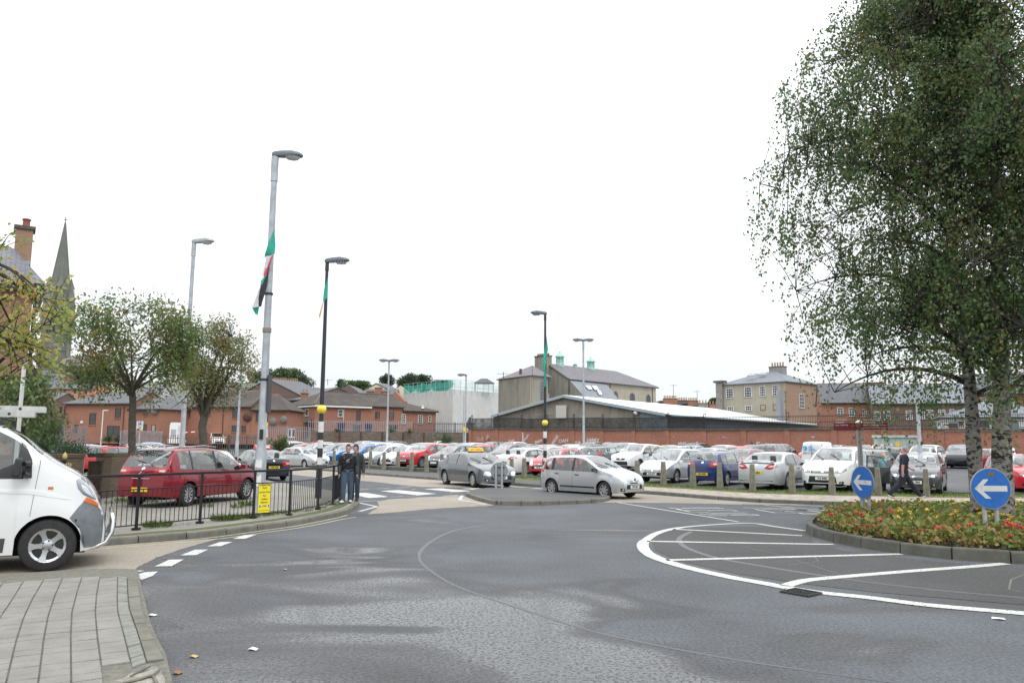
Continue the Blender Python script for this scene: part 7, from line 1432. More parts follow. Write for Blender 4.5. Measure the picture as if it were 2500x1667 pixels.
t=thing('wall_mesh_fence',wallx(1149)+Vector((0,0,3.7)),'black mesh fence with tall iron brackets on top of the brick wall','fence')
for i,(u0,u1,zt) in enumerate(SEG[:8]):
 a,b=wallx(u0)+E2*.2,wallx(u1)+E2*.2; mb=MB(); mb.grid([[(*(a.lerp(b,k/6)+E2*.06*math.sin(k*2+i)).xy,zt+.2) for k in range(7)],[(*(a.lerp(b,k/6)+E2*.1*math.sin(k*3+i)).xy,zt+.85) for k in range(7)],[(*a.lerp(b,k/6).xy,zt+1.45+.04*math.sin(k*2.2+i)) for k in range(7)]]); part(mb,'mesh_panel',meshm,t,smooth=True)
 mb=MB(); n=int((b-a).length/.14)
 for k in range(n): p=a.lerp(b,k/n)+E2*.08; mb.box((p.x,p.y,zt+.85),(.022,.022,1.25))
 part(mb,'bar',iron2,t,stuff=True)
 for z in (.35,1.45): mb=MB(); mb.tube([Vector((*a.xy,zt+z)),Vector((*b.xy,zt+z))],.025,5); part(mb,'rail',iron2,t)
 mb=MB(); p=a
 for e in (-.11,.11): mb.tube([(p.x+E1.x*e,p.y+E1.y*e,zt+.2),(p.x+E1.x*e,p.y+E1.y*e,zt+1.85)],.035,5)
 for k in range(5): mb.tube([(p.x-E1.x*.11,p.y-E1.y*.11,zt+.4+k*.32),(p.x+E1.x*.11,p.y+E1.y*.11,zt+.6+k*.32)],.02,4)
 mb.tube([(p.x-E1.x*.11,p.y-E1.y*.11,zt+1.85),(p.x,p.y,zt+1.95),(p.x+E1.x*.11,p.y+E1.y*.11,zt+1.85)],.035,5)
 part(mb,'bracket',iron2,t)
mb=MB(); a=wallx(1149); mb.slab([a-E1*1.2+Vector((0,0,3.75)),a+Vector((0,0,3.75)),a+Vector((0,0,5.2)),a-E1*.3+Vector((0,0,5.2))],E2*.02); part(mb,'end_mesh',meshm,t)
t=thing('wall_railing',wallx(1720)+Vector((0,0,3.5)),'dark iron railing on top of the right half of the brick wall','fence')
for i,(u0,u1,zt) in enumerate(SEG[8:]):
 a,b=wallx(u0)+E2*.2,wallx(u1)+E2*.2; n=int((b-a).length/.16); mb=MB()
 for k in range(n): p=a.lerp(b,k/n); mb.box((p.x,p.y,zt+.85),(.026,.026,1.3))
 part(mb,'bar',iron2,t,stuff=True)
 for z in (.3,.8,1.35): mb=MB(); mb.tube([Vector((*a.xy,zt+z)),Vector((*b.xy,zt+z))],.028,5); part(mb,'rail',iron2,t)
 if i%2==0:
  mb=MB()
  for e in (-.14,.14): mb.tube([(a.x+E1.x*e,a.y+E1.y*e,zt+.2),(a.x+E1.x*e,a.y+E1.y*e,zt+1.75)],.04,5)
  mb.tube([(a.x-E1.x*.14,a.y-E1.y*.14,zt+1.75),(a.x+E1.x*.14,a.y+E1.y*.14,zt+1.75)],.04,5); part(mb,'bracket',iron2,t)
gw=M('graffiti_white',(.66,.62,.62),.7); gp=M('graffiti_pink',(.58,.33,.30),.7); gd=M('graffiti_dark',(.08,.04,.06),.7); gb=M('graffiti_violet',(.24,.17,.26),.7)
wa=math.atan2(E1.y,E1.x)
def tag_(s,u,v,size,m,tilt=0,wid=1,bold=0):
 p=wallx(u)-E2*.03; r=Vector(ray(u,v)); z=CH+r.z*(p.y/r.y); me=text_mesh(s,size*.62,bold*.6); me.transform(Matrix.Diagonal((wid,1,1,1))); me.transform(Matrix.Rotation(tilt,4,'Z')); o=put('graffiti',me,m,bw); o.matrix_local=frame(Vector((p.x,p.y,z))-ORG[bw.name],E1,(0,0,1))
for s,u,v,sz,m,tl,w_,bo in (('G-B',1172,1072,1.2,gp,0,1,.03),('C n',1190,1073,1.0,gd,0,1,.02),('wild',1189,1068,.7,gw,.9,1,.01),('Kega',1249,1075,.8,gw,.2,1,.01),('ra',1266,1070,.6,gp,.5,1,.01),('Whale',1284,1070,.8,gw,.9,1,.01),('Blake',1315,1077,.85,gw,.35,1,.02),('MEAK',1356,1073,.9,gw,.9,.9,.015),('DAN',1376,1076,.95,gw,.1,1.1,.01),('Tak',1411,1081,.9,gw,.2,1,.03),('HMMX',1448,1076,1.25,gw,0,.75,.02),('Emm',1477,1081,.6,gw,.2,1,.02),('TAU',1527,1082,.9,gp,0,1,.01),('MMR',1666,1084,.95,gw,0,.8,.012),('Epin',1865,1086,1.25,gw,0,1.2,.012),('b',1836,1083,1.0,gd,0,1,.02),('Mox',1770,1067,.5,gp,0,1,.01),('M',2352,1091,.7,gd,0,1,.02),('vw',1985,1066,.5,gw,-.1,1,.01)):
 tag_(s,u,v,sz,m,tl,w_,bo)
for u0,v0,u1,v1,m in ((1275,1055,1278,1083,gw),(1700,1078,1704,1090,gw),(1285,1078,1290,1084,gb)):
 a=wallx(u0)-E2*.025; b=wallx(u1)-E2*.025; r=Vector(ray(u0,v0)); z1=CH+r.z*(a.y/r.y); r=Vector(ray(u0,v1)); z0=CH+r.z*(a.y/r.y); mb=MB(); mb.slab([Vector((a.x,a.y,z0)),Vector((b.x,b.y,z0)),Vector((b.x,b.y,z1)),Vector((a.x,a.y,z1))],-E2*.004); part(mb,'paint_run',m,bw)
# ---- brick house with tall chimney at the left edge
pr=A(103,704,31); hr=math.radians(33); hd=Vector((math.cos(hr),math.sin(hr),0)); hn=Vector((-hd.y,hd.x,0))
t=thing('corner_house',Vector((pr.x,pr.y,.12)),'brown brick house with slate roof and tall chimney at the left edge','house')
zE=pr.z; PR=Vector((pr.x,pr.y,0))-hd*.3; PL=PR-hd*12; walls(t,[PL,PR,PR+hn*7,PL+hn*7],0,zE,M_brick('corner_brick',(.33,.17,.11),(.25,.12,.08),(.27,.2,.16),stain=(.22,.12,.08)))
zT=A(58,612,33.5).z; P3=lambda p,z:Vector((p.x,p.y,z)); e0=P3(PL-hn*.45,zE); e1=P3(PR-hn*.45+hd*.35,zE); e2=P3(PR+hn*7.4+hd*.35,zE); pk=P3(PR+hn*3.5-hd*.9,zT); pk2=P3(PL+hn*3.5,zT)
near_slate=M_brick('near_slate',(.15,.155,.18),(.08,.085,.105),(.035,.035,.04),.35,.24,.02,rough=.5,stain=(.2,.2,.21),stain_amt=.4)
for q in ([e0,e1,pk,pk2],[e1,e2,pk]): mb=MB(); w_=(q[1]-q[0]).cross(q[2]-q[0]).normalized(); mb.hexa(q,[p+w_*.12 for p in q]); part(mb,'roof_slope',near_slate,t)
mb=MB(); mb.slab([e0+hn*.08+Vector((0,0,-.22)),e1+hn*.08+Vector((0,0,-.22)),e1+hn*.08,e0+hn*.08],hn*.15); part(mb,'eaves_board',gut,t)
cq=A(57,600,33.8); cw=(A(76,600,33.8).x-A(37,600,33.8).x)*.93; zc1=A(57,558,33.8).z-.12; tanb=M_brick('chimney_brick',(.36,.21,.13),(.29,.155,.10),(.3,.24,.18),stain=(.19,.11,.08))
st=chimney(t,(cq.x,cq.y),zE+.6,zc1,cw,.75,tanb,0,hr)
z0=zc1+.1; z1=A(57,538,33.8).z+.05; mb=MB(); mb.lathe([(.17,z0),(.15,z0+.05),(.14,z1-.08),(.18,z1-.05),(.17,z1),(.1,z1)],(cq.x+.05,cq.y,0),14); part(mb,'chimney_pot',M('pot_red',(.24,.08,.06),.7),st,smooth=True,ang=40)
zf=A(57,640,33.4).z; mb=MB(); mb.box((cq.x-.03,cq.y-.1,zf),(cw+.14,.85,.16),hr); part(mb,'flashing',lead,st)
pipe(t,PL,PR,88,706,1000,gut,.07)
for u,v0,v1,w_ in ((40,925,975,.7),):
 q=onwall(PL,PR,u,v0); q2=onwall(PL,PR,u,v1); ol=[P3(q+hd*w_*math.cos(PI*k/10),q.z-.4+.5*math.sin(PI*k/10)) for k in range(11)]+[P3(q-hd*w_,q2.z),P3(q+hd*w_,q2.z)]; mb=MB(); mb.slab([p-hn*.02 for p in ol],-hn*.03); part(mb,'arched_window',pane,t)
# ---- terrace roofs climbing to the church on the left
def far_house(lab,u0,v0,u1,v1,Y,dep,vr,wm,rm,nwin=0,wv=(0,0),hips=(0,0),z0=None,ch=()):
 a,b=A(u0,v0,Y),A(u1,v1,Y); t,PL,PR,Cc,Dd,rg=house('hillside_house',lab,a,b,dep,z0 if z0 is not None else min(a.z,b.z)-6,(a.z+b.z)/2,A((u0+u1)/2,vr,Y+dep/2).z,wm,rm,hips,group='houses on the hillside below the church')
 for k in range(nwin): uu=u0+(u1-u0)*(k+.5)/nwin; window(t,PL,PR,uu-3.2,wv[0],uu+3.2,wv[1],'brown',(2,1),sill=False)
 for uc,vc in ch: c=A(uc,vc+8,Y+dep/2); chimney(t,(c.x,c.y),c.z-1.5,A(uc,vc,Y+dep/2).z,1.6,.9,brickR,2,ph=.4)
 return t
far_house('pink rendered terrace with slate roof and small chimneys below the church',118,946,223,954,190,9,932,pinkw,slate,4,(951,960),ch=((165,922),(200,924)))
far_house('long slate roof right under the church nave on the hillside',95,938,205,940,240,12,914,rendg,slate,0,ch=((120,922),))
far_house('cream painted hillside house with a stepped gable behind the left tree crown',205,925,300,935,215,9,912,cream2,slate,3,(934,946),z0=10)
far_house('white hillside house seen below the left tree crown',330,962,384,965,170,8,945,whitew,slate,2,(958,966),z0=5)
far_house('small dark slate roofed house left of the brick house roof',88,975,130,985,130,8,960,brickD,slate,0,z0=2)
far_house('brick houses roof ridge between the street trees',380,985,452,985,150,9,968,brickD,slate,0,z0=3)
far_house('cream hillside house behind the right street tree',620,948,662,950,230,8,932,cream2,slate,2,(955,962),z0=8)
far_house('grey terrace behind the right street tree crown',480,965,610,965,175,9,945,rendg,slate,3,(970,980),z0=4,ch=((520,935),(570,936)))
far_house('grey hillside terrace far left of the church',-60,930,100,930,260,10,905,rendg,slate,0,z0=14)
# ---- the cathedral
CY_=378.; st1=M('church_stone',(.17,.17,.155),.9,var=.18,scale=.25); st2=M('church_stone_green',(.145,.16,.135),.9,var=.15,scale=.2)
ax=A(160,540,CY_); zb=A(150,800,CY_).z; ztip=A(161,543,CY_).z; z_sp=A(150,742,CY_).z
zg=26.; t=thing('cathedral',Vector((ax.x,CY_,zg)),'grey green stone cathedral spire with pinnacles rising on the hill at left','church')
pxm=FPX/CY_*1.06; hw=46/pxm; X0=ax.x-.0
rot=math.radians(33); def_=lambda x,y:(X0+x*math.cos(rot)-y*math.sin(rot),CY_+x*math.sin(rot)+y*math.cos(rot))
sq=lambda r,z:[(*def_(x*r,y*r),z) for x,y in ((-1,-1),(1,-1),(1,1),(-1,1))]
T=hw*.62
mb=MB(); mb.hexa(sq(T,zg),sq(T,z_sp)); tw=part(mb,'tower',st1,t)
for zq,e in ((z_sp-.4,1.05),(A(150,823,CY_).z,1.04),(A(150,858,CY_).z,1.05)): mb=MB(); mb.hexa(sq(T*e,zq),sq(T*e,zq+.7)); part(mb,'string_course',st1,tw)
for k in range(4):
 for j in range(9):
  x=-.9+j*.225; p=[(x,-1.0),(1.0,x),(-x,1.0),(-1.0,-x)][k]; q=def_(p[0]*T*1.02,p[1]*T*1.02); mb=MB(); mb.box((*q,z_sp+.9),(.8,.8,1.3),rot); part(mb,'battlement',st1,tw)
oct_=lambda r,z,o=PI/8+.0:[(X0+r*math.cos(2*PI*k/8+o+rot),CY_+r*math.sin(2*PI*k/8+o+rot),z) for k in range(8)]
rB=26/pxm*1.15; mb=MB(); mb.hexa(oct_(rB,z_sp),oct_(.25,ztip)); sp=part(mb,'spire',st2,t)
for v in (683,628): zz=A(150,v,CY_).z; r=rB*(ztip-zz)/(ztip-z_sp); mb=MB(); mb.hexa(oct_(r*1.03,zz-.6),oct_(r*1.01,zz+.6)); part(mb,'spire_band',st1,sp)
for k in range(8):
 a_=oct_(rB,z_sp)[k]; b_=oct_(.25,ztip)[k]; mb=MB(); mb.tube([a_,b_],[.28,.12],5); part(mb,'spire_rib',st1,sp)
mb=MB(); zc=A(161,530,CY_).z; mb.tube([(X0,CY_,ztip-.5),(X0,CY_,zc)],.18,6); mb.tube([(X0-.9,CY_,zc-1.4),(X0+.9,CY_,zc-1.4)],.16,6); part(mb,'cross',M('cross_iron',(.08,.08,.08),.6),t)
def pinnacle(x,y,z0,z1,r):
 q=def_(x,y); mb=MB(); mb.lathe([(r,z0),(r,z0+(z1-z0)*.45),(r*1.15,z0+(z1-z0)*.46),(r*.75,z0+(z1-z0)*.55),(.05,z1)],(*q,0),8); part(mb,'pinnacle',st1,t)
ztp=A(150,690,CY_).z
for x,y in ((-1,-1),(1,-1),(1,1),(-1,1)): pinnacle(x*T*.9,y*T*.9,z_sp-6,ztp,1.7); pinnacle(x*T*1.12,y*T*.8,z_sp-14,z_sp+7,1.2); pinnacle(x*T*.8,y*T*1.12,z_sp-14,z_sp+7,1.2)
for k in range(4):                                 # lucarnes at the foot of the spire
 dx,dy=[(0,-1),(1,0),(0,1),(-1,0)][k]; q=def_(dx*rB*.82,dy*rB*.82); mb=MB(); mb.box((*q,z_sp+4),(2.6,2.6,8),rot); mb.hexa([(q[0]+x*1.4,q[1]+y*1.4,z_sp+8) for x,y in ((-1,-1),(1,-1),(1,1),(-1,1))],[(q[0]+x*.05,q[1]+y*.05,z_sp+13.5) for x,y in ((-1,-1),(1,-1),(1,1),(-1,1))]); part(mb,'lucarne',st1,sp)
 for s_ in (-.42,.42):                           # paired belfry lights
  c=(dx+(0 if dx else s_),dy+(0 if dy else s_)); q=def_(c[0]*T*1.004,c[1]*T*1.004); mb=MB(); an=rot+(PI/2 if dx else 0)
  mb.box((*q,z_sp-9),(2.6,.25,11),an); mb.hexa([(q[0]+x*1.3*math.cos(an),q[1]+x*1.3*math.sin(an)-.12*y,z_sp-3.5) for x,y in ((-1,1),(1,1),(1,-1),(-1,-1))],[(q[0]-.0,q[1]-.12*y,z_sp-1.2) for x,y in ((-1,1),(1,1),(1,-1),(-1,-1))]); bl=part(mb,'belfry_opening',M('belfry_dark',(.03,.03,.032),.9),tw)
  mb=MB(); mb.box((*def_(c[0]*T*1.02,c[1]*T*1.02),z_sp-8),(.35,.3,13),an); part(mb,'mullion',st1,bl)
 for s_ in (-1,1):
  c=(dx+(0 if dx else s_*.92),dy+(0 if dy else s_*.92)); q=def_(c[0]*T*1.06,c[1]*T*1.06); mb=MB(); mb.box((*q,(zg+z_sp-5)/2),(1.5,1.5,z_sp-5-zg),rot); part(mb,'buttress',st1,tw)
n0,n1=A(143,894,CY_-8),A(226,897,CY_-8); zz=n0.z; mb=MB(); mb.box(((n0.x+n1.x)/2,CY_,(zg-8+zz)/2),(n1.x-n0.x,18,zz-zg+8)); part(mb,'nave',st1,t)
za=A(180,868,CY_).z; mb=MB(); mb.hexa([(n0.x-.5,CY_-9.4,zz),(n1.x+.5,CY_-9.4,zz),(n1.x+.5,CY_+9.4,zz),(n0.x-.5,CY_+9.4,zz)],[(n0.x-.5,CY_-.2,za),(n1.x+.5,CY_-.2,za),(n1.x+.5,CY_+.2,za),(n0.x-.5,CY_+.2,za)]); part(mb,'nave_roof',M('church_slate',(.22,.23,.26),.6,var=.1,scale=.3),t)
for u in (167,184,200):
 q=A(u,906,CY_-9.2); mb=MB()
 for s_ in (-.75,.75): mb.slab([Vector((q.x+s_+x,CY_-9.1,q.z+z)) for x,z in ((-.55,-2),(.55,-2),(.55,.9),(0,2.0),(-.55,.9))],(0,-.1,0))
 mb.slab([Vector((q.x+.5*math.cos(k*PI/4),CY_-9.1,q.z+2.1+.5*math.sin(k*PI/4))) for k in range(8)],(0,-.1,0)); part(mb,'nave_window',MATS['belfry_dark'],t,stuff=True)
# ================================================================ trees and plants
def bark(name,col,dark,scale=(3,3,14),amt=.5,lo=.5,rough=.9,up=1):
 m,t,b=new_mat(name); n=t.nodes.new; l=t.links.new; b.inputs['Roughness'].default_value=rough
 g=n('ShaderNodeNewGeometry'); mp=n('ShaderNodeMapping'); mp.inputs['Scale'].default_value=scale; l(g.outputs['Position'],mp.inputs[0])
 nz=n('ShaderNodeTexNoise'); nz.inputs['Scale'].default_value=1; nz.inputs['Detail'].default_value=8; nz.inputs['Roughness'].default_value=.7; nz.inputs['Distortion'].default_value=.8; l(mp.outputs[0],nz.inputs['Vector'])
 r=n('ShaderNodeMapRange'); r.inputs[1].default_value=lo; r.inputs[2].default_value=lo+.07; l(nz.outputs[0],r.inputs[0])
 n2=n('ShaderNodeTexNoise'); n2.inputs['Scale'].default_value=9; n2.inputs['Detail'].default_value=6; l(g.outputs['Position'],n2.inputs['Vector'])
 ca=n('ShaderNodeMix'); ca.data_type='RGBA'; l(n2.outputs[0],ca.inputs[0]); ca.inputs[6].default_value=(*[c*.6 for c in col],1); ca.inputs[7].default_value=(*[c*1.3 for c in col],1)
 m2=n('ShaderNodeMix'); m2.data_type='RGBA'; l(r.outputs[0],m2.inputs[0]); l(ca.outputs[2],m2.inputs[6]); m2.inputs[7].default_value=(*dark,1); l(m2.outputs[2],b.inputs['Base Color'])
 bp=n('ShaderNodeBump'); bp.inputs['Strength'].default_value=.8; bp.inputs['Distance'].default_value=.03; l(nz.outputs[0],bp.inputs['Height']); l(bp.outputs[0],b.inputs['Normal']); return m
birchb=bark('birch_bark',(.27,.25,.225),(.018,.016,.015),(5,5,8),lo=.49); twig=M('twig',(.035,.027,.024),.9); rowb=bark('street_tree_bark',(.085,.08,.06),(.04,.038,.03),(8,8,9),lo=.55)
def leafmats(pre,cols,tr=.35): return [M(f'{pre}_leaf_{i}',c,.45,trans=tr,spec=.5) for i,c in enumerate(cols)]
def leaf_mesh(name,pts,dirs,sizes,mi,mats,parent,org,kind=None,fold=.25,wid=.62,stuff=True):
 """thousands of small folded blades; pts n x 3 (world), dirs n x 3"""
 n=len(pts); pts=np.asarray(pts,float)-np.array(org); d=np.asarray(dirs,float); d/=np.linalg.norm(d,axis=1,keepdims=True)+1e-9
 rv=np.random.normal(size=(n,3)); s=np.cross(d,rv); s/=np.linalg.norm(s,axis=1,keepdims=True)+1e-9; u=np.cross(s,d); L=np.asarray(sizes)[:,None]
 a=pts; b=pts+d*L*.45+s*L*wid/2+u*L*fold*.4; c=pts+d*L; e=pts+d*L*.45-s*L*wid/2+u*L*fold*.4
 V=np.stack([a,b,c,e],1).reshape(-1,3); me=bpy.data.meshes.new(name); me.vertices.add(4*n); me.vertices.foreach_set('co',V.ravel()); me.loops.add(6*n); me.polygons.add(2*n)
 i=np.arange(n)*4; lo=np.stack([i,i+1,i+2,i,i+2,i+3],1).ravel(); me.loops.foreach_set('vertex_index',lo.astype(np.int32)); me.polygons.foreach_set('loop_start',(np.arange(2*n)*3).astype(np.int32)); me.polygons.foreach_set('loop_total',np.full(2*n,3,np.int32)); me.polygons.foreach_set('material_index',np.repeat(mi,2).astype(np.int32)); me.update(calc_edges=True)
 o=put(name,me,mats,parent)
 if stuff: o['kind']='stuff'
 return o
def bez(a,b,c,n=6):
 return [a*(1-t)**2+b*2*t*(1-t)+c*t*t for t in [k/n for k in range(n+1)]]
def rv3(s=1): return Vector((random.gauss(0,s),random.gauss(0,s),random.gauss(0,s)))
def clump(p,f=.55,o=0): return mnoise.noise(Vector((p.x*f+o,p.y*f,p.z*f)))
# ---- the birch pair on the planted island
def birch(label,basept,path,rad,limbs,env,ntips,lmats,seed,twl=(.5,1.3),lpt=26,left_only=None):
 random.seed(seed); np.random.seed(seed)
 t=thing('birch_tree',basept,label,'tree','pair of birches on the planted island')
 P=[Vector(p) for p in path]; Ps=[Vector(q) for q in smooth_pts([tuple(p) for p in P],5)]; n=len(Ps)
 rr=[pw(k/(n-1),rad)*(1+.10*mnoise.noise(Vector((k*.7,seed,0)))) for k in range(n)]
 mb=MB(); mb.tube(Ps,rr,16); part(mb,'trunk',birchb,t,smooth=True)
 nodes=[]; mb=MB(); mbL=[]
 def tp(z):
  for a,b in zip(Ps,Ps[1:]):
   if a.z<=z<=b.z: return a.lerp(b,(z-a.z)/max(1e-6,b.z-a.z))
  return Ps[-1]
 for k in range(limbs):
  z=3.0+(Ps[-1].z-3.6)*(k/(limbs-1))**.9; a=tp(z); az=k*2.4+random.uniform(-.4,.4); r=env(min(z+1.0,Ps[-1].z+.3),az)*random.uniform(.6,.95); rise=random.uniform(.35,.75)*r*.6
  c=a+Vector((math.cos(az)*r,math.sin(az)*r,rise-.25*r*(1 if z<6 else .2))); m=a.lerp(c,.45)+Vector((0,0,.32*r)); q=bez(a,m,c,8); r0=max(.025,.085*(1-z/16))
  mb.tube(q,[r0*(1-.85*i/8) for i in range(9)],6); nodes+=q[2:]
 part(mb,'limbs',M('birch_limb',(.05,.042,.038),.9,var=.4,scale=6),t,smooth=True,stuff=True)
 nd=np.array([tuple(q) for q in nodes]); mbt=MB(); pts=[];dirs=[];mi=[];sz=[]
 z0,z1=2.9,Ps[-1].z+1.0; made=0; tries=0
 while made<ntips and tries<ntips*12:
  tries+=1; z=random.uniform(z0,z1); az=random.uniform(0,2*PI); c=tp(min(z,Ps[-1].z)); R=env(z,az); r=R*random.uniform(.02,1)**.4; p=Vector((c.x+math.cos(az)*r,c.y+math.sin(az)*r,z))
  if z<4.7 and (random.random()<.82 or p.x>c.x+.6): continue
  if clump(p,.58,seed)<.0+random.uniform(-.2,.12): continue
  dd=nd-np.array(tuple(p+Vector((0,0,-.3)))); j=int(random.choice(np.argpartition((dd*dd).sum(1),12)[:12])); a=Vector(nd[j])
  if (a-p).length>2.3: continue
  made+=1; q=bez(a,a.lerp(p,.5)+Vector((0,0,.15)),p,3); mbt.tube(q,[.014,.01,.008,.005],3,cap=False)
  L=random.uniform(*twl)*(1.25 if z<5 else 1); sway=Vector((random.gauss(-.05,.14),random.gauss(0,.14),-1)); e=p+sway*L; m=p+Vector((sway.x*.5,sway.y*.5,.02))*L*.5+Vector(((p-c).x,(p-c).y,0)).normalized()*.18; tw=bez(p,m,e,4); mbt.tube(tw,[.005,.004,.003,.002,.0015],3,cap=False)
  nl=int(lpt*L)+4; ct=clump(p,.9,seed+9)
  for i in range(nl):
   s=random.random()**.85; k=min(3,int(s*4)); b=tw[k].lerp(tw[k+1],s*4-k) if random.random()<.8 else a.lerp(p,random.uniform(.4,1)); b=b+rv3(.075); pts.append(tuple(b)); dv=Vector((random.gauss(0,.55),random.gauss(0,.55),-.75+random.gauss(0,.3))); dirs.append(tuple(dv)); sz.append(random.uniform(.06,.098)); mi.append(min(len(lmats)-1,max(0,int(random.gauss(1.6+ct*2.4,1.0)))))
 part(mbt,'twigs',twig,t,stuff=True); leaf_mesh('leaves',pts,dirs,sz,np.array(mi),lmats,t,basept,wid=.8); return t
bl=leafmats('birch',[(.075,.14,.05),(.10,.165,.05),(.14,.175,.055),(.175,.17,.06),(.20,.15,.055),(.32,.26,.08)],.45)
bA=A(2395,1262,17.9); bA.z=.1; bB=A(2452,1262,17.0); bB.z=.1
def pthA(lst,Y): return [(A(u,v,Y+dy).x,Y+dy,A(u,v,Y+dy).z) for u,v,dy in lst]
pA=pthA([(2390,1290,0),(2386,1200,0),(2378,1100,.0),(2372,1000,.1),(2362,880,.2),(2345,760,.2),(2330,640,.3),(2318,500,.4),(2300,350,.5),(2290,200,.6),(2280,60,.7)],17.9)
pB=pthA([(2455,1290,0),(2450,1200,0),(2446,1120,0),(2446,1000,0),(2444,880,0),(2446,760,0),(2442,640,.0),(2436,480,.1),(2420,320,.1),(2412,160,.2),(2405,-20,.3),(2400,-160,.3)],17.0)
def envA(z,az):
 left=max(0,-math.cos(az)); base_=pw(z,[(2.9,2.6),(3.6,4.2),(4.6,3.9),(6,4.35),(8.5,4.75),(9.8,4.5),(11,3.8),(12.2,3.1),(13.6,2.0),(14.8,.8)]); k=.62+.38*left; return base_*k*(1 if math.sin(az)>-.2 else .8)
def envB(z,az):
 return pw(z,[(2.9,2.2),(4,3.4),(6,3.8),(9,4.0),(11,3.6),(13,2.6),(15,1.4),(16.2,.4)])*(.9 if math.cos(az)<0 else 1)*(1 if math.sin(az)>-.2 else .8)
birch('left birch tree of the pair with white and black peeling bark',bA,pA,[(0,.17),(.1,.155),(.2,.16),(.3,.14),(.5,.11),(.8,.06),(1,.02)],44,envA,2600,bl,3,lpt=30)
birch('right birch tree of the pair with a thicker dark blistered trunk',bB,pB,[(0,.20),(.12,.205),(.2,.20),(.26,.17),(.4,.15),(.7,.09),(1,.02)],36,envB,1500,bl,5,lpt=28)
# ---- two street trees on the left
def street_tree(label,b,path,r0,r1,limbs,cen,rx,ry,rz,ntips,lm,seed,per=15,ls=(.07,.11),berries=0):
 random.seed(seed); np.random.seed(seed)
 t=thing('street_tree',b,label,'tree','small street trees behind the railing'); P=[Vector(p) for p in path]; Ps=[Vector(q) for q in smooth_pts([tuple(p) for p in P],5)]; n=len(Ps)
 mb=MB(); mb.tube(Ps,[(r0+(r1-r0)*k/(n-1))*(1+.12*mnoise.noise(Vector((k*.8,seed,2))))*(1.25 if k<2 else 1) for k in range(n)],12); part(mb,'trunk',rowb,t,smooth=True)
 top=Ps[-1]; nodes=[]; mb=MB(); cen=Vector(cen)
 for k in range(limbs):
  az=k*2.4+seed; el=random.uniform(.05,1.1); e=cen+Vector((math.cos(az)*math.cos(el)*rx,math.sin(az)*math.cos(el)*ry,(math.sin(el)*1.15-.35)*rz))*random.uniform(.7,.95); a=Ps[-1-random.randrange(0,min(4,n-1))]; m=a.lerp(e,.45)+Vector((0,0,.1*rz))+rv3(.15); q=bez(a,m,e,9); rr=r1*random.uniform(.45,.7); mb.tube(q,[rr*(1-.88*i/9) for i in range(10)],6); nodes+=q[2:]
  for j in range(3):
   s=q[random.randrange(3,8)]; e2=s+rv3(.35*rx)*.8+Vector((0,0,.2)); q2=bez(s,s.lerp(e2,.5)+rv3(.1),e2,4); mb.tube(q2,[rr*.4*(1-.8*i/4) for i in range(5)],4); nodes+=q2[1:]
 part(mb,'limbs',rowb,t,smooth=True,stuff=True)
 nd=np.array([tuple(q) for q in nodes]); pts=[];dirs=[];sz=[];mi=[]; mbt=MB(); made=tries=0; bp=[]
 while made<ntips and tries<ntips*15:
  tries+=1; v=rv3(1).normalized()*random.random()**.45; p=cen+Vector((v.x*rx,v.y*ry,v.z*rz))
  if clump(p,1.1/rx*1.6,seed)<-.01+random.uniform(-.15,.1): continue
  if v.z<-.55 and random.random()<.6: continue
  dd=nd-np.array(tuple(p)); j=int(np.argmin((dd*dd).sum(1))); a=Vector(nd[j])
  if (a-p).length>rx*.55: continue
  made+=1; mbt.tube(bez(a,a.lerp(p,.5)+rv3(.05),p,3),[.012,.009,.006,.003],3,cap=False); ct=clump(p,1.3,seed+4)
  for i in range(per):
   q=p+rv3(.13); o=(q-p); dv=o.normalized()+Vector((0,0,-.35))+rv3(.4); pts.append(tuple(q)); dirs.append(tuple(dv)); sz.append(random.uniform(*ls)); mi.append(min(len(lm)-1,max(0,int(random.gauss(2.0+ct*2.8,1.0)))))
  if berries and random.random()<berries: bp.append(p+rv3(.1))
 part(mbt,'twigs',twig,t,stuff=True); leaf_mesh('leaves',pts,dirs,sz,np.array(mi),lm,t,b,wid=.5)
 if bp:
  mb=MB()
  for p in bp:
   for k in range(7): mb.ball(tuple(p+rv3(.04)),.018,5,3)
  part(mb,'berries',M('rowan_berries',(.30,.07,.03),.5),t,stuff=True)
rl_=leafmats('rowan',[(.085,.155,.05),(.12,.185,.055),(.165,.20,.06),(.22,.18,.06),(.25,.13,.05)],.45)
b=G(324,1231,.118); Y=b.y
street_tree('left street tree in front of the red people carrier with green and russet leaves',b,pthA([(324,1235,0),(323,1150,0),(322,1060,0),(324,990,.05),(323,955,.1)],Y),.115,.085,11,(A(316,850,Y).x,Y,A(316,850,Y).z),2.25,1.7,1.55,540,rl_,11,per=20,ls=(.075,.13),berries=.025)
b2=A(495,1150,33); b2.z=.118
street_tree('right street tree behind the red people carrier with yellowing leaves and a forked trunk',b2,[(b2.x,b2.y,.1),(A(497,1080,33).x,33,A(497,1080,33).z),(A(494,1040,33).x,33,A(494,1040,33).z),(A(500,1010,33).x,33.1,A(500,1010,33).z)],.19,.15,12,(A(513,885,33).x,33,A(513,885,33).z),1.95,1.7,2.05,560,leafmats('rowan_y',[(.11,.15,.06),(.16,.185,.07),(.21,.21,.08),(.26,.21,.085),(.28,.17,.07)],.45),17,per=17,ls=(.09,.15),berries=.02)
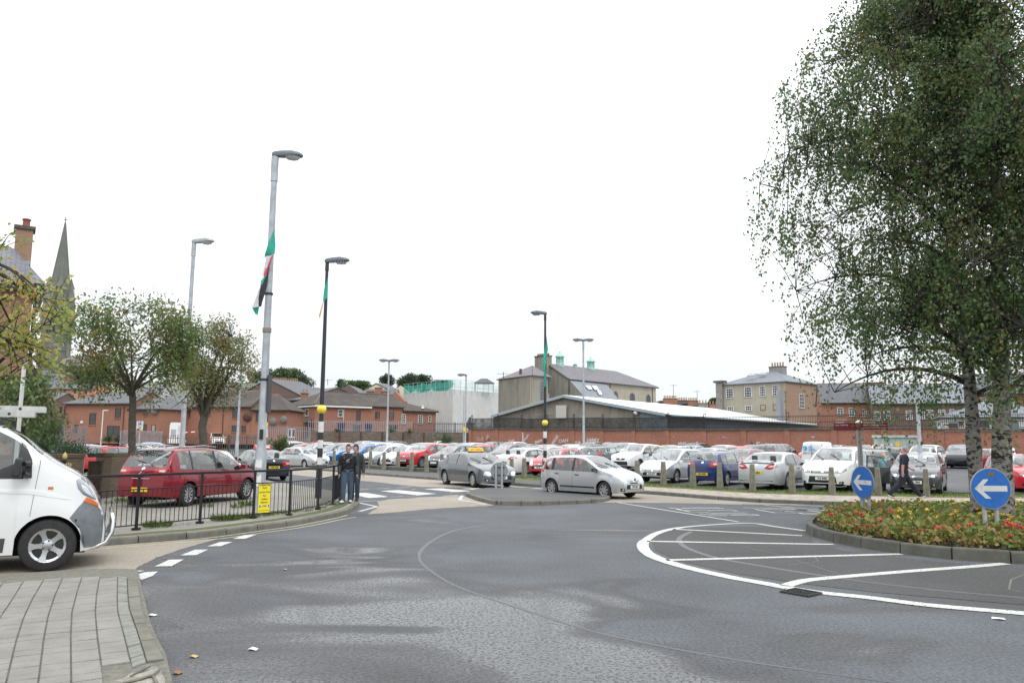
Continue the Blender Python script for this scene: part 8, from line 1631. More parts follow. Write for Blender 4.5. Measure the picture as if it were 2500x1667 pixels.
# ---- yellowing tree reaching in from the left
def spray_tree(name,label,b,targets,lm,seed,group=None,trunk=None,per=15,ls=(.09,.15),spread=.3,nsub=5,droop=0):
 random.seed(seed); np.random.seed(seed); t=thing(name,b,label,'tree',group); mb=MB(); tr=[Vector(p) for p in trunk]; mb.tube(tr,[.16,.13,.10,.07][:len(tr)],10); part(mb,'trunk',rowb,t,smooth=True)
 mbt=MB(); pts=[];dirs=[];sz=[];mi=[]
 for e in targets:
  e=Vector(e); a=tr[random.randrange(1,len(tr))]; q=bez(a,a.lerp(e,.5)+Vector((0,0,.35-droop*.2))+rv3(.12),e,10); mbt.tube(q,[.035*(1-.85*i/10) for i in range(11)],5)
  for j in range(nsub):
   s=q[random.randrange(3,11)]; e2=s+(e-a).normalized()*random.uniform(.1,.5)+rv3(spread)+Vector((0,0,-droop*random.uniform(.2,.8))); q2=bez(s,s.lerp(e2,.5)+Vector((0,0,.08)),e2,5); mbt.tube(q2,[.01,.008,.006,.005,.004,.003],4,cap=False)
   for i in range(per):
    k=random.randrange(1,6); p=q2[k]+rv3(.06); dv=(e2-s).normalized()*.6+rv3(.5)+Vector((0,0,-.2-droop*.5)); pts.append(tuple(p)); dirs.append(tuple(dv)); sz.append(random.uniform(*ls)); mi.append(min(len(lm)-1,max(0,int(random.gauss(1.6+clump(p,1.2,seed)*2.2,1.0)))))
 part(mbt,'limbs',twig,t,stuff=True); leaf_mesh('leaves',pts,dirs,sz,np.array(mi),lm,t,b,wid=.55)
yl=leafmats('yellow',[(.19,.25,.06),(.30,.32,.08),(.42,.38,.10),(.50,.37,.10),(.52,.30,.08)],.5)
Yt=13.5; tg=[]; random.seed(31)
for u,v in ((15,650),(10,690),(95,722),(55,720),(20,700),(120,752),(130,775),(90,770),(40,780),(10,760),(110,800),(135,805),(70,830),(30,830),(100,850),(125,860),(60,875),(15,880),(100,905),(130,890),(40,910),(5,920),(12,600),(75,790),(118,730),(50,750),(85,860)):
 p=A(u+random.uniform(-8,8),v,Yt+random.uniform(-.9,.9)); tg.append(tuple(p))
tb=A(-170,1300,Yt); tb.z=.1
spray_tree('yellow_tree','tree with yellowing leaves reaching in at the left edge before the brick house',tb,tg,yl,23,trunk=[(tb.x,Yt,.1),(tb.x,Yt,2.2),(tb.x+.2,Yt,3.6),(tb.x+.3,Yt,5)],per=11,ls=(.075,.125),spread=.22,nsub=6)
tg=[]
for u,v in ((20,930),(50,940),(80,945),(100,955),(120,975),(60,975),(30,970),(95,1000),(125,1005),(10,1000),(110,985),(75,1010),(132,1030),(40,1000),(90,930),(15,955)):
 p=A(u,v-10,19+random.uniform(-1,1)); tg.append(tuple(p))
wb=A(40,1150,19.5); wb.z=.1; gl=leafmats('weeping',[(.07,.12,.04),(.10,.16,.05),(.14,.18,.055),(.18,.18,.06),(.22,.15,.06)],.4)
spray_tree('weeping_tree','drooping green tree below the yellow leaves beside the brick house',wb,tg,gl,29,trunk=[(wb.x,19.5,.1),(wb.x,19.5,1.8),(wb.x+.1,19.5,3.2),(wb.x+.1,19.5,3.8)],per=22,ls=(.08,.14),spread=.28,nsub=8,droop=.9)
def bush(name,label,c,rx,ry,rz,n,lm,seed,ls=(.05,.09),group=None,up=.5,stems=7):
 random.seed(seed); np.random.seed(seed); c=Vector(c); t=thing(name,c,label,'shrub',group); mb=MB(); pts=[];dirs=[];sz=[];mi=[]; tips=[]
 for k in range(stems*5):
  az=random.uniform(0,2*PI); el=random.uniform(.1,1.5); e=c+Vector((math.cos(az)*math.cos(el)*rx,math.sin(az)*math.cos(el)*ry,math.sin(el)*rz))*random.uniform(.6,1.0); q=bez(c,c.lerp(e,.4)+Vector((0,0,.2*rz)),e,5); mb.tube(q,[.014,.011,.009,.007,.005,.003],4,cap=False); tips+=q[2:]
 part(mb,'stems',twig,t,stuff=True)
 for i in range(n):
  s=random.choice(tips); p=s+rv3(.11*min(rx,1.3));
  if p.z<c.z: p.z=c.z+random.uniform(0,.1)
  o=(p-c); pts.append(tuple(p)); dirs.append(tuple(o.normalized()*.7+Vector((0,0,up))+rv3(.45))); sz.append(random.uniform(*ls)); mi.append(min(len(lm)-1,max(0,int(random.gauss(1.3+clump(p,1.6,seed)*2.2,.9)))))
 leaf_mesh('leaves',pts,dirs,sz,np.array(mi),lm,t,c,wid=.4); return t
jl=leafmats('juniper',[(.04,.075,.04),(.06,.105,.05),(.085,.13,.07),(.12,.155,.09)],.3); ll=leafmats('lime',[(.13,.22,.02),(.20,.31,.03),(.26,.36,.05)],.4); sl=leafmats('silver',[(.10,.13,.085),(.16,.19,.13),(.24,.27,.20)],.3); ol_=leafmats('olive',[(.05,.08,.02),(.08,.11,.03),(.12,.14,.05),(.18,.18,.08)],.35)
Yw=23.
for (u,v,Y,rx,ry,rz,n,lm,sd,nm,lb) in ((118,1105,24.5,.85,.8,1.15,3000,jl,41,'juniper_shrub','tall dark blue green juniper shrub above the garden wall'),(75,1112,23.6,.75,.6,.5,1700,jl,42,'juniper_shrub','low spreading juniper on the wall behind the van bonnet'),(172,1115,23.8,.85,.6,.35,1700,jl,43,'juniper_shrub','low juniper trailing over the rounded wall end'),(85,1085,26,.5,.5,1.0,1000,ll,44,'golden_shrub','bright lime green shrub behind the tall juniper'),(12,1085,24,.75,.6,1.3,1500,sl,45,'silver_shrub','silvery grey leaved shrub behind the van windscreen'),(50,1090,26.5,.7,.6,1.1,1300,ol_,46,'olive_shrub','olive green shrub around the white pole foot')):
 p=A(u,v,Y); bush(nm,lb,p,rx,ry,rz,n,lm,sd,ls=(.05,.10) if nm!='silver_shrub' else (.06,.11),group='shrubs on the garden wall at left')
p=A(690,1078,86); p.z=.4; bush('green_bush','rounded pale green bush at the foot of the palisade in the car park',p,2.0,1.3,1.95,2600,ol_,47,ls=(.14,.26))
p=A(1085,1078,102); p.z=1.2; bush('wall_weed','straggling buddleia on the rubble stone wall',p,2.0,.7,1.9,1100,leafmats('buddleia',[(.05,.085,.035),(.08,.12,.05),(.12,.15,.07)],.3),48,ls=(.14,.26))
for k,u in enumerate((822,955,1000)): p=A(u,1058,100.6+k); p.z=3.05; bush('wall_weed',['small weed on the coping of the stone wall left of the lamp post','pale weed on the stone wall coping by the double lamp post','thin weed on the stone wall coping right of the double lamp post'][k],p,.7,.4,.55,180,ol_,50+k,ls=(.1,.2))
for k,(u,Y) in enumerate(((268,99),(290,98))): p=A(u,1066,Y); p.z=1.5; bush('hedge_shrub',['dark shrub below the wide window of the red brick house','second dark shrub below the wide brick house window'][k],p,1.0,.7,1.3,700,jl,55+k,ls=(.12,.2))
# ---- far trees on the skyline: clumped crowns with leaf-sized flecks
def far_tree(label,u,vt,vb,wpx,Y,lm,seed,lobes=12):
 random.seed(seed); np.random.seed(seed); top,bot=A(u,vt,Y),A(u,vb,Y); R=wpx*.66*Y/FPX; H=top.z-bot.z; c=Vector((top.x,Y,bot.z)); t=thing('hill_tree',c,label,'tree','trees on the skyline')
 mb=MB(); mb.tube([c-Vector((0,0,6)),c+Vector((0,0,H*.5))],[R*.09,R*.05],7)
 L=[]
 for k in range(lobes):
  a=random.uniform(0,2*PI); rr=random.uniform(0,.62)*R; L.append((c+Vector((math.cos(a)*rr,math.sin(a)*rr*.7,H*random.uniform(.05,.78))),R*random.uniform(.36,.58)))
 L.append((c+Vector((0,0,H*.72)),R*.45))
 for q,r in L: mb.tube(bez(c+Vector((0,0,H*.2)),c.lerp(q,.5),q,3),[R*.05,R*.035,R*.02,R*.01],5)
 part(mb,'trunk',twig,t)
 pts=[];dirs=[];sz=[];mi=[]
 for q,r in L:
  for i in range(330):
   v=rv3(1).normalized(); rad=r*random.uniform(.6,1.06)*(1+.22*mnoise.noise(v*2.2+q)); p=q+Vector((v.x*rad,v.y*rad,v.z*rad*.85));
   if p.z>top.z+.5: continue
   pts.append(tuple(p)); dirs.append(tuple(v+rv3(.6))); sz.append(R*random.uniform(.07,.14)); mi.append(min(len(lm)-1,max(0,int(random.gauss(1.2+v.z*.8+clump(p,.3,seed),.8)))))
 leaf_mesh('leaves',pts,dirs,sz,np.array(mi),lm,t,c,wid=.9)
hl=leafmats('hill',[(.04,.065,.045),(.055,.085,.05),(.07,.105,.055),(.09,.125,.06)],.3); hl2=leafmats('hill2',[(.065,.10,.05),(.085,.125,.055),(.11,.15,.06),(.13,.17,.07)],.3)  # hill greens paled: distance haze is put into the leaf colour
for (u,vt,vb,w,Y,lm,sd,lab) in ((655,896,952,48,330,hl,61,'dark round tree on the hill left of the tall lamp post flags'),(684,899,955,56,325,hl2,62,'lighter green tree on the hill behind the chimney pot row'),(712,902,952,60,335,hl2,63,'broad green tree at the top of the hill right of the chimney pots'),(735,920,955,46,330,hl,64,'dark low tree at the right end of the hilltop clump'),(635,905,950,40,340,hl2,65,'green tree at the left end of the hilltop clump'),(833,928,945,26,330,hl,66,'small pointed tree behind the left beacon pole'),(870,934,955,60,320,hl2,67,'low spreading trees above the slate roofs by the beacon'),(945,914,945,34,300,hl,68,'round tree behind the double headed lamp post'),(1003,914,948,46,290,hl,69,'dark tree left of the green netting'),(1030,918,948,44,295,hl,70,'second dark tree beside the green netting'),(983,925,948,30,290,hl2,71,'small yellow green tree left of the dark trees'),(230,895,925,60,420,hl,72,'dark trees right of the cathedral nave'),(262,905,930,50,415,hl,73,'dark hill tree above the cream house'),(1075,932,948,40,310,hl,74,'tree tops showing through the green netting'),(1745,976,990,40,230,hl,75,'small tree between the far chimneys and the georgian house'),(438,985,1050,34,112,hl2,76,'green tree in the gap between the red brick houses')):
 far_tree(lab,u,vt,vb,w,Y,lm,sd)
# ---- bedding plants: each plant a thing of its own
random.seed(77); np.random.seed(77)
stemm=M('plant_stem',(.09,.05,.03),.8); begl=leafmats('begonia',[(.09,.16,.03),(.14,.20,.04),(.22,.22,.05),(.30,.20,.06),(.33,.24,.08),(.22,.07,.04)],.3); redf=M('red_petal',(.60,.012,.02),.5); yelf=M('yellow_petal',(.75,.50,.03),.5)
protos={}
def plant_proto(kind,v):
 key=(kind,v)
 if key in protos: return protos[key]
 mb=MB(); pts=[];dirs=[];sz=[];mi=[]
 for k in range(5):
  a=2*PI*k/5+random.uniform(-.4,.4); h=random.uniform(.16,.30); e=Vector((math.cos(a)*.13,math.sin(a)*.13,h)); mb.tube(bez(Vector((0,0,-.02)),Vector((0,0,h*.6)),e,3),.006,4)
  for j in range(7): p=Vector((0,0,h*.3)).lerp(e,random.uniform(.4,1.1))+rv3(.045); pts.append(tuple(p)); dirs.append((p.x+random.gauss(0,.1),p.y+random.gauss(0,.1),random.gauss(.02,.1))); sz.append(random.uniform(.07,.135)); mi.append(min(5,max(0,int(random.gauss(2.7 if kind!='yellow' else 1.4,1.5)))))
 fl=None
 if kind in('red','yellow'):
  f=MB()
  for k in range(random.choice((1,1,2))):
   c=Vector((random.uniform(-.09,.09),random.uniform(-.09,.09),random.uniform(.27,.36))); mb.tube([Vector((c.x*.4,c.y*.4,.1)),c],.005,4)
   for j in range(9): a=j*2.4; r=.045*(.5+.06*j); f.face([c,c+Vector((math.cos(a-.45)*r,math.sin(a-.45)*r,.012+.02*(j%3))),c+Vector((math.cos(a)*r*1.35,math.sin(a)*r*1.35,.012*(j%3))),c+Vector((math.cos(a+.45)*r,math.sin(a+.45)*r,.012+.02*(j%3)))])
  fl=f.mesh('flower',uv=False)
 st=mb.mesh('stems',uv=False); protos[key]=(st,pts,dirs,sz,mi,fl,[None]); return protos[key]
bedpoly=pil
def inside(p,poly):
 c=False
 for a,b in zip(poly,poly[1:]+poly[:1]):
  if (a.y>p.y)!=(b.y>p.y) and p.x<(b.x-a.x)*(p.y-a.y)/(b.y-a.y)+a.x: c=not c
 return c
def edged(p,poly): return min(((p-a).length if (b-a).length<1e-6 else (lambda t:(p-(a+(b-a)*t)).length)(max(0,min(1,(p-a).dot(b-a)/(b-a).length_squared)))) for a,b in zip(poly,poly[1:]+poly[:1]))
bp2=[Vector((p.x,p.y,0)) for p in bedpoly]; placed=[]; gx=7.2; pn=0
cands=[]
for _ in range(16000):
 p=Vector((random.uniform(6.5,13.6),random.uniform(12.5,21),0))
 if not inside(p,bp2): continue
 u,v=uv(p+Vector((0,0,.3)))
 if u>2560: continue
 if any((p-q).length<.20 for q in placed[-600:]): continue
 e=edged(p,bp2)
 if e<.18: continue
 fv=clump(p,.9,3)
 if min((p-Vector((q.x,q.y,0))).length for q in PI_)<1.8+.8*fv and random.random()<.87: continue
 placed.append(p)
POS=['left tip of the bed','by the farther arrow sign','in the middle of the bed','below the birch trunks','before the nearest arrow sign','right end of the bed']
mound=MB(); nx,ny=40,30
placed.sort(key=lambda q:q.y); vis=placed[:300] if len(placed)>300 else placed
for p in vis:
 u,v=uv(p); zone=0 if u<2060 else 1 if u<2150 else 2 if u<2330 else 3 if (u<2440 and p.y>16) else 4 if u<2470 else 5
 yb=u>2180 and p.y>15.6
 kind='yellow' if (yb and random.random()<.45) else 'red' if (not yb and random.random()<.26) else 'leafy'
 v_=random.randrange(5 if kind!='leafy' else 7); st,pts,dirs,sz,mi,fl,mc=plant_proto(kind,v_)
 g0=.12+random.uniform(0,.02); lab={'yellow':'yellow flowering bedding plant ','red':'red flowering begonia plant ','leafy':'bronze and green leafy bedding plant '}[kind]+POS[zone]
 t=thing('bedding_plant',(p.x,p.y,g0),lab,'plant','bedding plants on the traffic island: '+kind+' '+POS[zone],rz=random.uniform(0,6.28)); s=random.uniform(.72,1.12); t.scale=(s,s,s*random.uniform(.85,1.15))
 o=bpy.data.objects.new('stems',st); COL.objects.link(o); o.parent=t
 if not st.materials: st.materials.append(stemm)
 if mc[0] is None: lo=leaf_mesh('leaves',pts,dirs,sz,np.array(mi),begl,t,(0,0,0),wid=.85,stuff=True); mc[0]=lo.data
 else: lo=bpy.data.objects.new('leaves',mc[0]); COL.objects.link(lo); lo.parent=t; lo['kind']='stuff'
 if fl:
  o=bpy.data.objects.new('flower',fl); COL.objects.link(o); o.parent=t
  if not fl.materials: fl.materials.append(redf if kind=='red' else yelf)
rest=placed[300:]
if rest:
 pts=[];dirs=[];sz=[];mi=[]; f=MB()
 for p in rest:
  yb=uv(p)[0]>2180
  for i in range(32): q=p+Vector((random.gauss(0,.09),random.gauss(0,.09),.12+random.uniform(.08,.34))); pts.append(tuple(q)); dirs.append((random.gauss(0,1),random.gauss(0,1),random.gauss(0,.5))); sz.append(random.uniform(.07,.135)); mi.append(min(5,max(0,int(random.gauss(1.6 if yb else 2.7,1.5)))))
  if random.random()<(.42 if yb else .22):
   c=p+Vector((random.uniform(-.08,.08),random.uniform(-.08,.08),.12+random.uniform(.32,.42)))
   for j in range(9): a=j*2.4; r=.045*(.5+.06*j); f.face([c,c+Vector((math.cos(a-.45)*r,math.sin(a-.45)*r,.03)),c+Vector((math.cos(a)*r*1.35,math.sin(a)*r*1.35,.012)),c+Vector((math.cos(a+.45)*r,math.sin(a+.45)*r,.03))],1 if yb else 0)
 o=leaf_mesh('bedding_foliage',pts,dirs,sz,np.array(mi),begl,None,(0,0,0),wid=.85); setting(f,'bedding_flowers',[redf,yelf],'stuff')
cl_pts=[];cl_d=[];cl_s=[]                       # clods on the bare soil
for _ in range(2600):
 p=Vector((random.uniform(6.5,13.6),random.uniform(12.5,18),0))
 if inside(p,bp2) and edged(p,bp2)>.04: cl_pts.append((p.x,p.y,.115)); cl_d.append((random.gauss(0,1),random.gauss(0,1),.6)); cl_s.append(random.uniform(.02,.06))
leaf_mesh('soil_clods',cl_pts,cl_d,cl_s,np.random.randint(0,3,len(cl_pts)),[soil,M('clod',(.07,.055,.045),.95),M('chip_pale',(.22,.2,.17),.9)],None,(0,0,0),wid=.9)
# ---- grass on the verge, tufts under the railing
random.seed(5); gm=leafmats('grass',[(.075,.13,.018),(.11,.18,.025),(.15,.22,.035),(.17,.17,.05)],.35)
vp_=[Vector((p.x,p.y,0)) for p in vfr]+[Vector((p.x,p.y,0)) for p in reversed(vback)]; pts=[];dirs=[];sz=[]
for i in range(len(vfr)-1):
 pass
for _ in range(60000):
 p=Vector((random.uniform(-1,24),random.uniform(24,46),0))
 if inside(p,vp_) and random.random()<.9: pts.append((p.x,p.y,.12)); dirs.append((random.gauss(0,.35),random.gauss(0,.35),1)); sz.append(random.uniform(.05,.13))
leaf_mesh('grass_blades',pts,dirs,sz,np.random.choice(4,len(pts),p=[.35,.35,.2,.1]),gm,None,(0,0,0),wid=.16)
pts=[];dirs=[];sz=[]
def tuft(p,n,r,h):
 for _ in range(n): a=random.uniform(0,6.28); q=random.random()**.5*r; pts.append((p.x+math.cos(a)*q,p.y+math.sin(a)*q,.118)); dirs.append((math.cos(a)*.5+random.gauss(0,.2),math.sin(a)*.5+random.gauss(0,.2),1)); sz.append(random.uniform(.4,1)*h)
for u,v,n,r,h in ((385,1285,260,.28,.16),(370,1284,140,.2,.12),(430,1280,60,.3,.06),(545,1270,220,.25,.18),(560,1268,200,.25,.14),(590,1265,160,.2,.15),(610,1264,120,.2,.12),(640,1258,260,.3,.1),(670,1254,260,.3,.1),(700,1250,200,.3,.08),(735,1247,200,.3,.08),(770,1240,220,.3,.08),(800,1233,200,.3,.08),(820,1226,140,.25,.07),(330,1222,420,.55,.14),(300,1228,200,.5,.1),(352,1226,160,.4,.1),(600,1236,60,.15,.25),(580,1240,40,.15,.22),(505,1238,40,.15,.16)):
 tuft(G(u,v,.118),n,r,h)
leaf_mesh('grass_tufts',pts,dirs,sz,np.random.choice(4,len(pts),p=[.3,.35,.2,.15]),gm,None,(0,0,0),wid=.14)
for k in range(3): pass
pts=[];dirs=[];sz=[]
for _ in range(420): p=G(random.gauss(245,22),random.gauss(1193,4),.12); pts.append((p.x,p.y,.125)); dirs.append((random.gauss(0,1),random.gauss(0,1),.2)); sz.append(random.uniform(.05,.11))
leaf_mesh('fallen_leaves',pts,dirs,sz,np.random.randint(0,3,len(pts)),[M('dead_leaf_a',(.16,.08,.04),.8),M('dead_leaf_b',(.24,.12,.05),.8),M('dead_leaf_c',(.10,.06,.04),.8)],None,(0,0,0),wid=.7)
flat('moss_patch',[(175,1180),(330,1170),(330,1190),(260,1205),(170,1205)],.1185,M('moss',(.10,.11,.035),.95,var=.5,scale=2.5,space='World',col2=(.10,.095,.075)))
# ---- garden wall, gates and pole at left
gwb=M_brick('garden_wall_brick',(.20,.135,.10),(.15,.105,.085),(.12,.10,.085),stain=(.10,.11,.045),stain_amt=.6,bump=.6)
a=G(60,1216,.118); b_=A(212,1118,Yw-.2)
gy=A(205,1190,Yw).y
def wallseg(t,u0,u1,Y0,Y1,vt,nm,mat,th=.4,round_=False):
 p,q=A(u0,vt,Y0),A(u1,vt,Y1); d=(q-p); d.z=0; L=d.length; d.normalize(); n=Vector((-d.y,d.x,0)); zt=(p.z+q.z)/2; mb=MB()
 ol=[p,q,q+n*th,p+n*th];
 if round_: ol=[p,q-d*.3]+[q-d*.3+d*.3*math.sin(k*PI/8)+n*(.3-.3*math.cos(k*PI/8)) for k in range(1,5)]+[q+n*1.2,q+n*1.2-d*.4,q-d*.4+n*th,p+n*th]
 mb.hexa([(r.x,r.y,0) for r in ol],[(r.x,r.y,zt) for r in ol]); o=part(mb,nm,mat,t);
 c=sum(ol,Vector())/len(ol); mb=MB(); ol2=[r+(r-c).normalized()*.04 for r in ol]; mb.hexa([(r.x,r.y,zt+.002) for r in ol2],[(r.x,r.y,zt+.1) for r in ol2]); part(mb,'coping_brick',M('mossy_coping',(.10,.095,.04),.95,var=.5,scale=4,space='World',col2=(.14,.09,.065)),o); return o
t=thing('garden_wall',A(130,1190,Yw),'low mossy brown brick garden wall with a rounded end behind the van bonnet','wall'); ORG[t.name]=Vector(t.location); wallseg(t,-60,214,20.5,22.6,1118,'wall_panel',gwb,.4,True)
t=thing('garden_wall',A(262,1190,24.5),'brown brick pier and low wall between the wooden gate and the red people carrier','wall'); wallseg(t,254,274,24.4,24.6,1113,'pier',gwb,.5); wallseg(t,274,340,24.9,26.2,1113,'wall_panel',gwb,.35)
wood=M('dark_wood',(.06,.045,.032),.8,var=.4,scale=9); t=thing('slatted_gate',A(232,1190,24.2),'dark brown slatted gate between the garden wall and the brick pier','gate')
p,q=A(216,1122,24.0),A(250,1122,24.3); z1=p.z; d=(q-p); d.z=0
for k in range(11): r=p+d*((k+.5)/11); mb=MB(); mb.box((r.x,r.y,z1/2+.05),(d.length/11*.72,.03,z1-.2),math.atan2(d.y,d.x)); part(mb,'slat',wood,t)
for z in (.28,z1-.08,z1*.55): r=p+d*.5; mb=MB(); mb.box((r.x,r.y+.035,z),(d.length,.05,.08),math.atan2(d.y,d.x)); part(mb,'rail',wood,t)
mb=MB(); p,q=A(216,1111,24.0),A(256,1111,24.3); mb.box(((p.x+q.x)/2,24.15,p.z),((q-p).length,.2,.12),math.atan2(q.y-p.y,q.x-p.x)); part(mb,'lintel',wood,t)
gold=M('gold_paint',(.62,.46,.18),.45); t=thing('ornamental_gate',A(125,1190,20.2),'black metal gate with gold leaf panels and gold ball finials before the garden wall','gate')
p,q=A(80,1123,20.3),A(158,1121,20.9); d=(q-p); d.z=0; L=d.length; dn=d.normalized(); an=math.atan2(d.y,d.x); z1=p.z
for r in (p+dn*.18,q):
 mb=MB(); mb.box((r.x,r.y,(z1+.05)/2),(.07,.07,z1-.05),an); part(mb,'post',blackp,t); mb=MB(); mb.lathe([(.03,z1+.02),(.055,z1+.05),(.06,z1+.1),(.035,z1+.16),(.008,z1+.2)],(r.x,r.y,0),10); part(mb,'finial',gold,t,smooth=True)
for z in (z1-.03,z1-.32,.2): r=p+d*.5; mb=MB(); mb.box((r.x,r.y,z),(L,.03,.035),an); part(mb,'rail',blackp,t)
for k in range(16): r=p+d*((k+.5)/16); mb=MB(); mb.box((r.x,r.y,(z1-.3)/2+.1),(.022,.022,z1-.5),an); part(mb,'bar',blackp,t)
for k in range(4):
 r=p+dn*(.30+.185*k); mb=MB(); nn=Vector((dn.y,-dn.x,0))*.03
 for zz in (z1-.12,z1-.235):
  for w_ in (-.055,0,.055): mb.slab([r+nn+dn*(w_+.02*math.cos(j*PI/3))+Vector((0,0,zz-r.z+.035*math.sin(j*PI/3)+(.02 if w_==0 else 0))) for j in range(6)],nn*.3)
  mb.slab([r+nn+dn*x+Vector((0,0,zz-r.z+z)) for x,z in ((-.075,-.045),(.075,-.045),(.075,-.03),(-.075,-.03))],nn*.3)
 part(mb,'gold_panel',gold,t,stuff=True)
mb=MB(); pt=A(60,880,16); pb_=A(41,1090,16); mb.box((pt.x,16,(pt.z+.0)/2),(.055,.055,pt.z)); t=solo(mb,'white_pole',M('white_pole_paint',(.62,.62,.60),.5,var=.12,scale=6),'square white pole rising behind the white van','pole',(pt.x,16,0))
t=thing('parking_sign',A(342,1060,58),'white car park sign with blue P and black arrow beside the left tree trunk','sign'); a,b=A(333,1051,58),A(350,1028,58); w_,h_=b.x-a.x,b.z-a.z; cx_,cz_=(a.x+b.x)/2,(a.z+b.z)/2
mb=MB(); mb.box((cx_,58,cz_),(w_,.04,h_)); part(mb,'panel',wband,t)
mb=MB(); mb.box((cx_,57.97,cz_+h_*.3),(h_*.3,.02,h_*.3)); pb2=part(mb,'blue_square',sblue,t); lettering('P',h_*.28,wband,t,frame(Vector((cx_,57.955,cz_+h_*.3))-ORG[t.name],(1,0,0),(0,0,1)),.01)
lettering('Open 24',h_*.15,ink,t,frame(Vector((cx_,57.97,cz_+h_*.05))-ORG[t.name],(1,0,0),(0,0,1)))
mb=MB(); mb.slab([Vector((cx_+x*w_,57.975,cz_+z*h_)) for x,z in ((-.3,-.14),(.05,-.14),(.05,-.08),(.28,-.17),(.05,-.26),(.05,-.2),(-.3,-.2))],(0,-.006,0)); part(mb,'arrow',ink,t)
mb=MB(); mb.box((cx_,57.97,cz_-h_*.38),(w_*.9,.02,h_*.14)); part(mb,'black_strip',ink,t); mb=MB(); mb.slab([Vector((cx_+.12+.09*math.cos(k*PI/5),57.955,cz_-h_*.38+.09*math.sin(k*PI/5))) for k in range(10)],(0,-.01,0)); part(mb,'yellow_disc',ysign,t)
mb=MB(); mb.tube([(cx_,58.05,.2),(cx_,58.05,cz_)],.05,8); part(mb,'post',galv,t)
Y=76; t=thing('pay_notice',A(650,1075,Y),'yellow and white pay notice on a post left of the tall grey lamp post','sign'); a=A(649.5,1050,Y)
mb=MB(); mb.slab([A(645,1031,Y),A(655,1031,Y),A(652.5,1044,Y),A(647.5,1044,Y)],(0,.05,0)); part(mb,'yellow_plate',ysign,t)
mb=MB(); mb.slab([A(646,1045,Y),A(653,1045,Y),A(653,1067,Y),A(646,1067,Y)],(0,.05,0)); part(mb,'white_panel',wband,t); mb=MB(); mb.box((a.x,Y+.1,1.0),(.5,.35,1.3)); part(mb,'machine',dgrey,t); mb=MB(); mb.tube([(a.x,Y+.06,.3),(a.x,Y+.06,A(650,1034,Y).z)],.04,6); part(mb,'post',galv,t)
t=thing('barrier',A(475,1070,90),'red and white striped car park barrier behind the palings on the left','barrier'); a,b=A(430,1058,90),A(503,1053,90)
for k in range(8):
 mb=MB(); p,q=a.lerp(b,k/8),a.lerp(b,(k+1)/8); mb.slab([p,q,q+Vector((0,0,.12)),p+Vector((0,0,.12))],(0,.06,0)); part(mb,'stripe',rsign if k%2 else wsign,t)
mb=MB(); mb.box((b.x+.2,90,1.2),(.4,.4,2.6)); part(mb,'cabinet',rsign,t)
t=thing('gatehouse',A(424,1040,100),'small white cabin with a rounded top behind the palings on the left','cabin'); a,b=A(413,1062,100),A(435,1031,100); mb=MB(); w_=b.x-a.x; mb.slab([Vector((a.x+x*w_,100,a.z-1+z*(b.z-a.z+1))) for x,z in ((0,0),(1,0),(1,.85),(.9,1),(.1,1),(0,.85))],(0,1.4,0)); part(mb,'shell',wsign,t); mb=MB(); mb.box((a.x+w_/2,99.97,a.z+.3),(w_*.6,.04,.9)); part(mb,'door',M('cabin_grey',(.4,.42,.44),.5),t)
for u,v,Y,l in ((252,1003,100,'thin lamp column against the red brick house left of the tree'),(420,1008,104,'thin lamp column in the gap between the red brick houses'),(398,1012,103,'second thin lamp column by the grey cement wall')):
 lamp(u,v,Y,l,[.3],.07,.05,wband,gz=1.2,s=.8,hm=wband,collar=False,group='thin lamp columns by the brick houses')
# ================================================================ people
skin=M('skin',(.50,.30,.22),.55); skin2=M('skin_ruddy',(.52,.27,.20),.55); hairb=M('hair_brown',(.11,.05,.025),.7,var=.3,scale=40); hairg=M('hair_grey',(.30,.29,.28),.7,var=.3,scale=40); denim=M('denim',(.055,.085,.125),.85,var=.3,scale=5); denim2=M('denim_dark',(.03,.045,.07),.85,var=.3,scale=5); leather=M('black_leather',(.012,.013,.014),.38,var=.4,scale=14,bump=.5,bscale=16); tee=M('dark_tee',(.014,.015,.024),.85); navyc=M('navy_cloth',(.010,.013,.028),.8,var=.3,scale=6); wool=M('grey_wool',(.045,.04,.04),.95); coatg=M('grey_coat',(.035,.04,.042),.8); wht=M('white_shoe',(.70,.70,.70),.5); blk=M('black_shoe',(.012,.012,.013),.45); eyem=M('eye_dark',(.02,.015,.012),.3); lip=M('lips',(.34,.13,.11),.5)
def remesh(mb,vox,name,keep=None,smooth_=2):
 me=mb.mesh(name,uv=False); ob=bpy.data.objects.new('r',me); COL.objects.link(ob); m=ob.modifiers.new('r','REMESH'); m.mode='VOXEL'; m.voxel_size=vox
 s=ob.modifiers.new('s','SMOOTH'); s.iterations=smooth_; s.factor=.5
 dg=bpy.context.evaluated_depsgraph_get(); dg.update(); out=bpy.data.meshes.new_from_object(ob.evaluated_get(dg)); bpy.data.objects.remove(ob); out.name=name; out.polygons.foreach_set('use_smooth',[True]*len(out.polygons)); out.materials.clear(); return out
def limb(mb,pts,rad,n=12):
 mb.tube(pts,rad,n)
 for p,r in zip(pts,rad): mb.ball(tuple(p),r*.98,10,8)
def ell(mb,c,r,n=16,k=12):
 o=MB(); o.ball((0,0,0),1,n,k); mb.add([(c[0]+x*r[0],c[1]+y*r[1],c[2]+z*r[2]) for x,y,z in o.v],o.f)
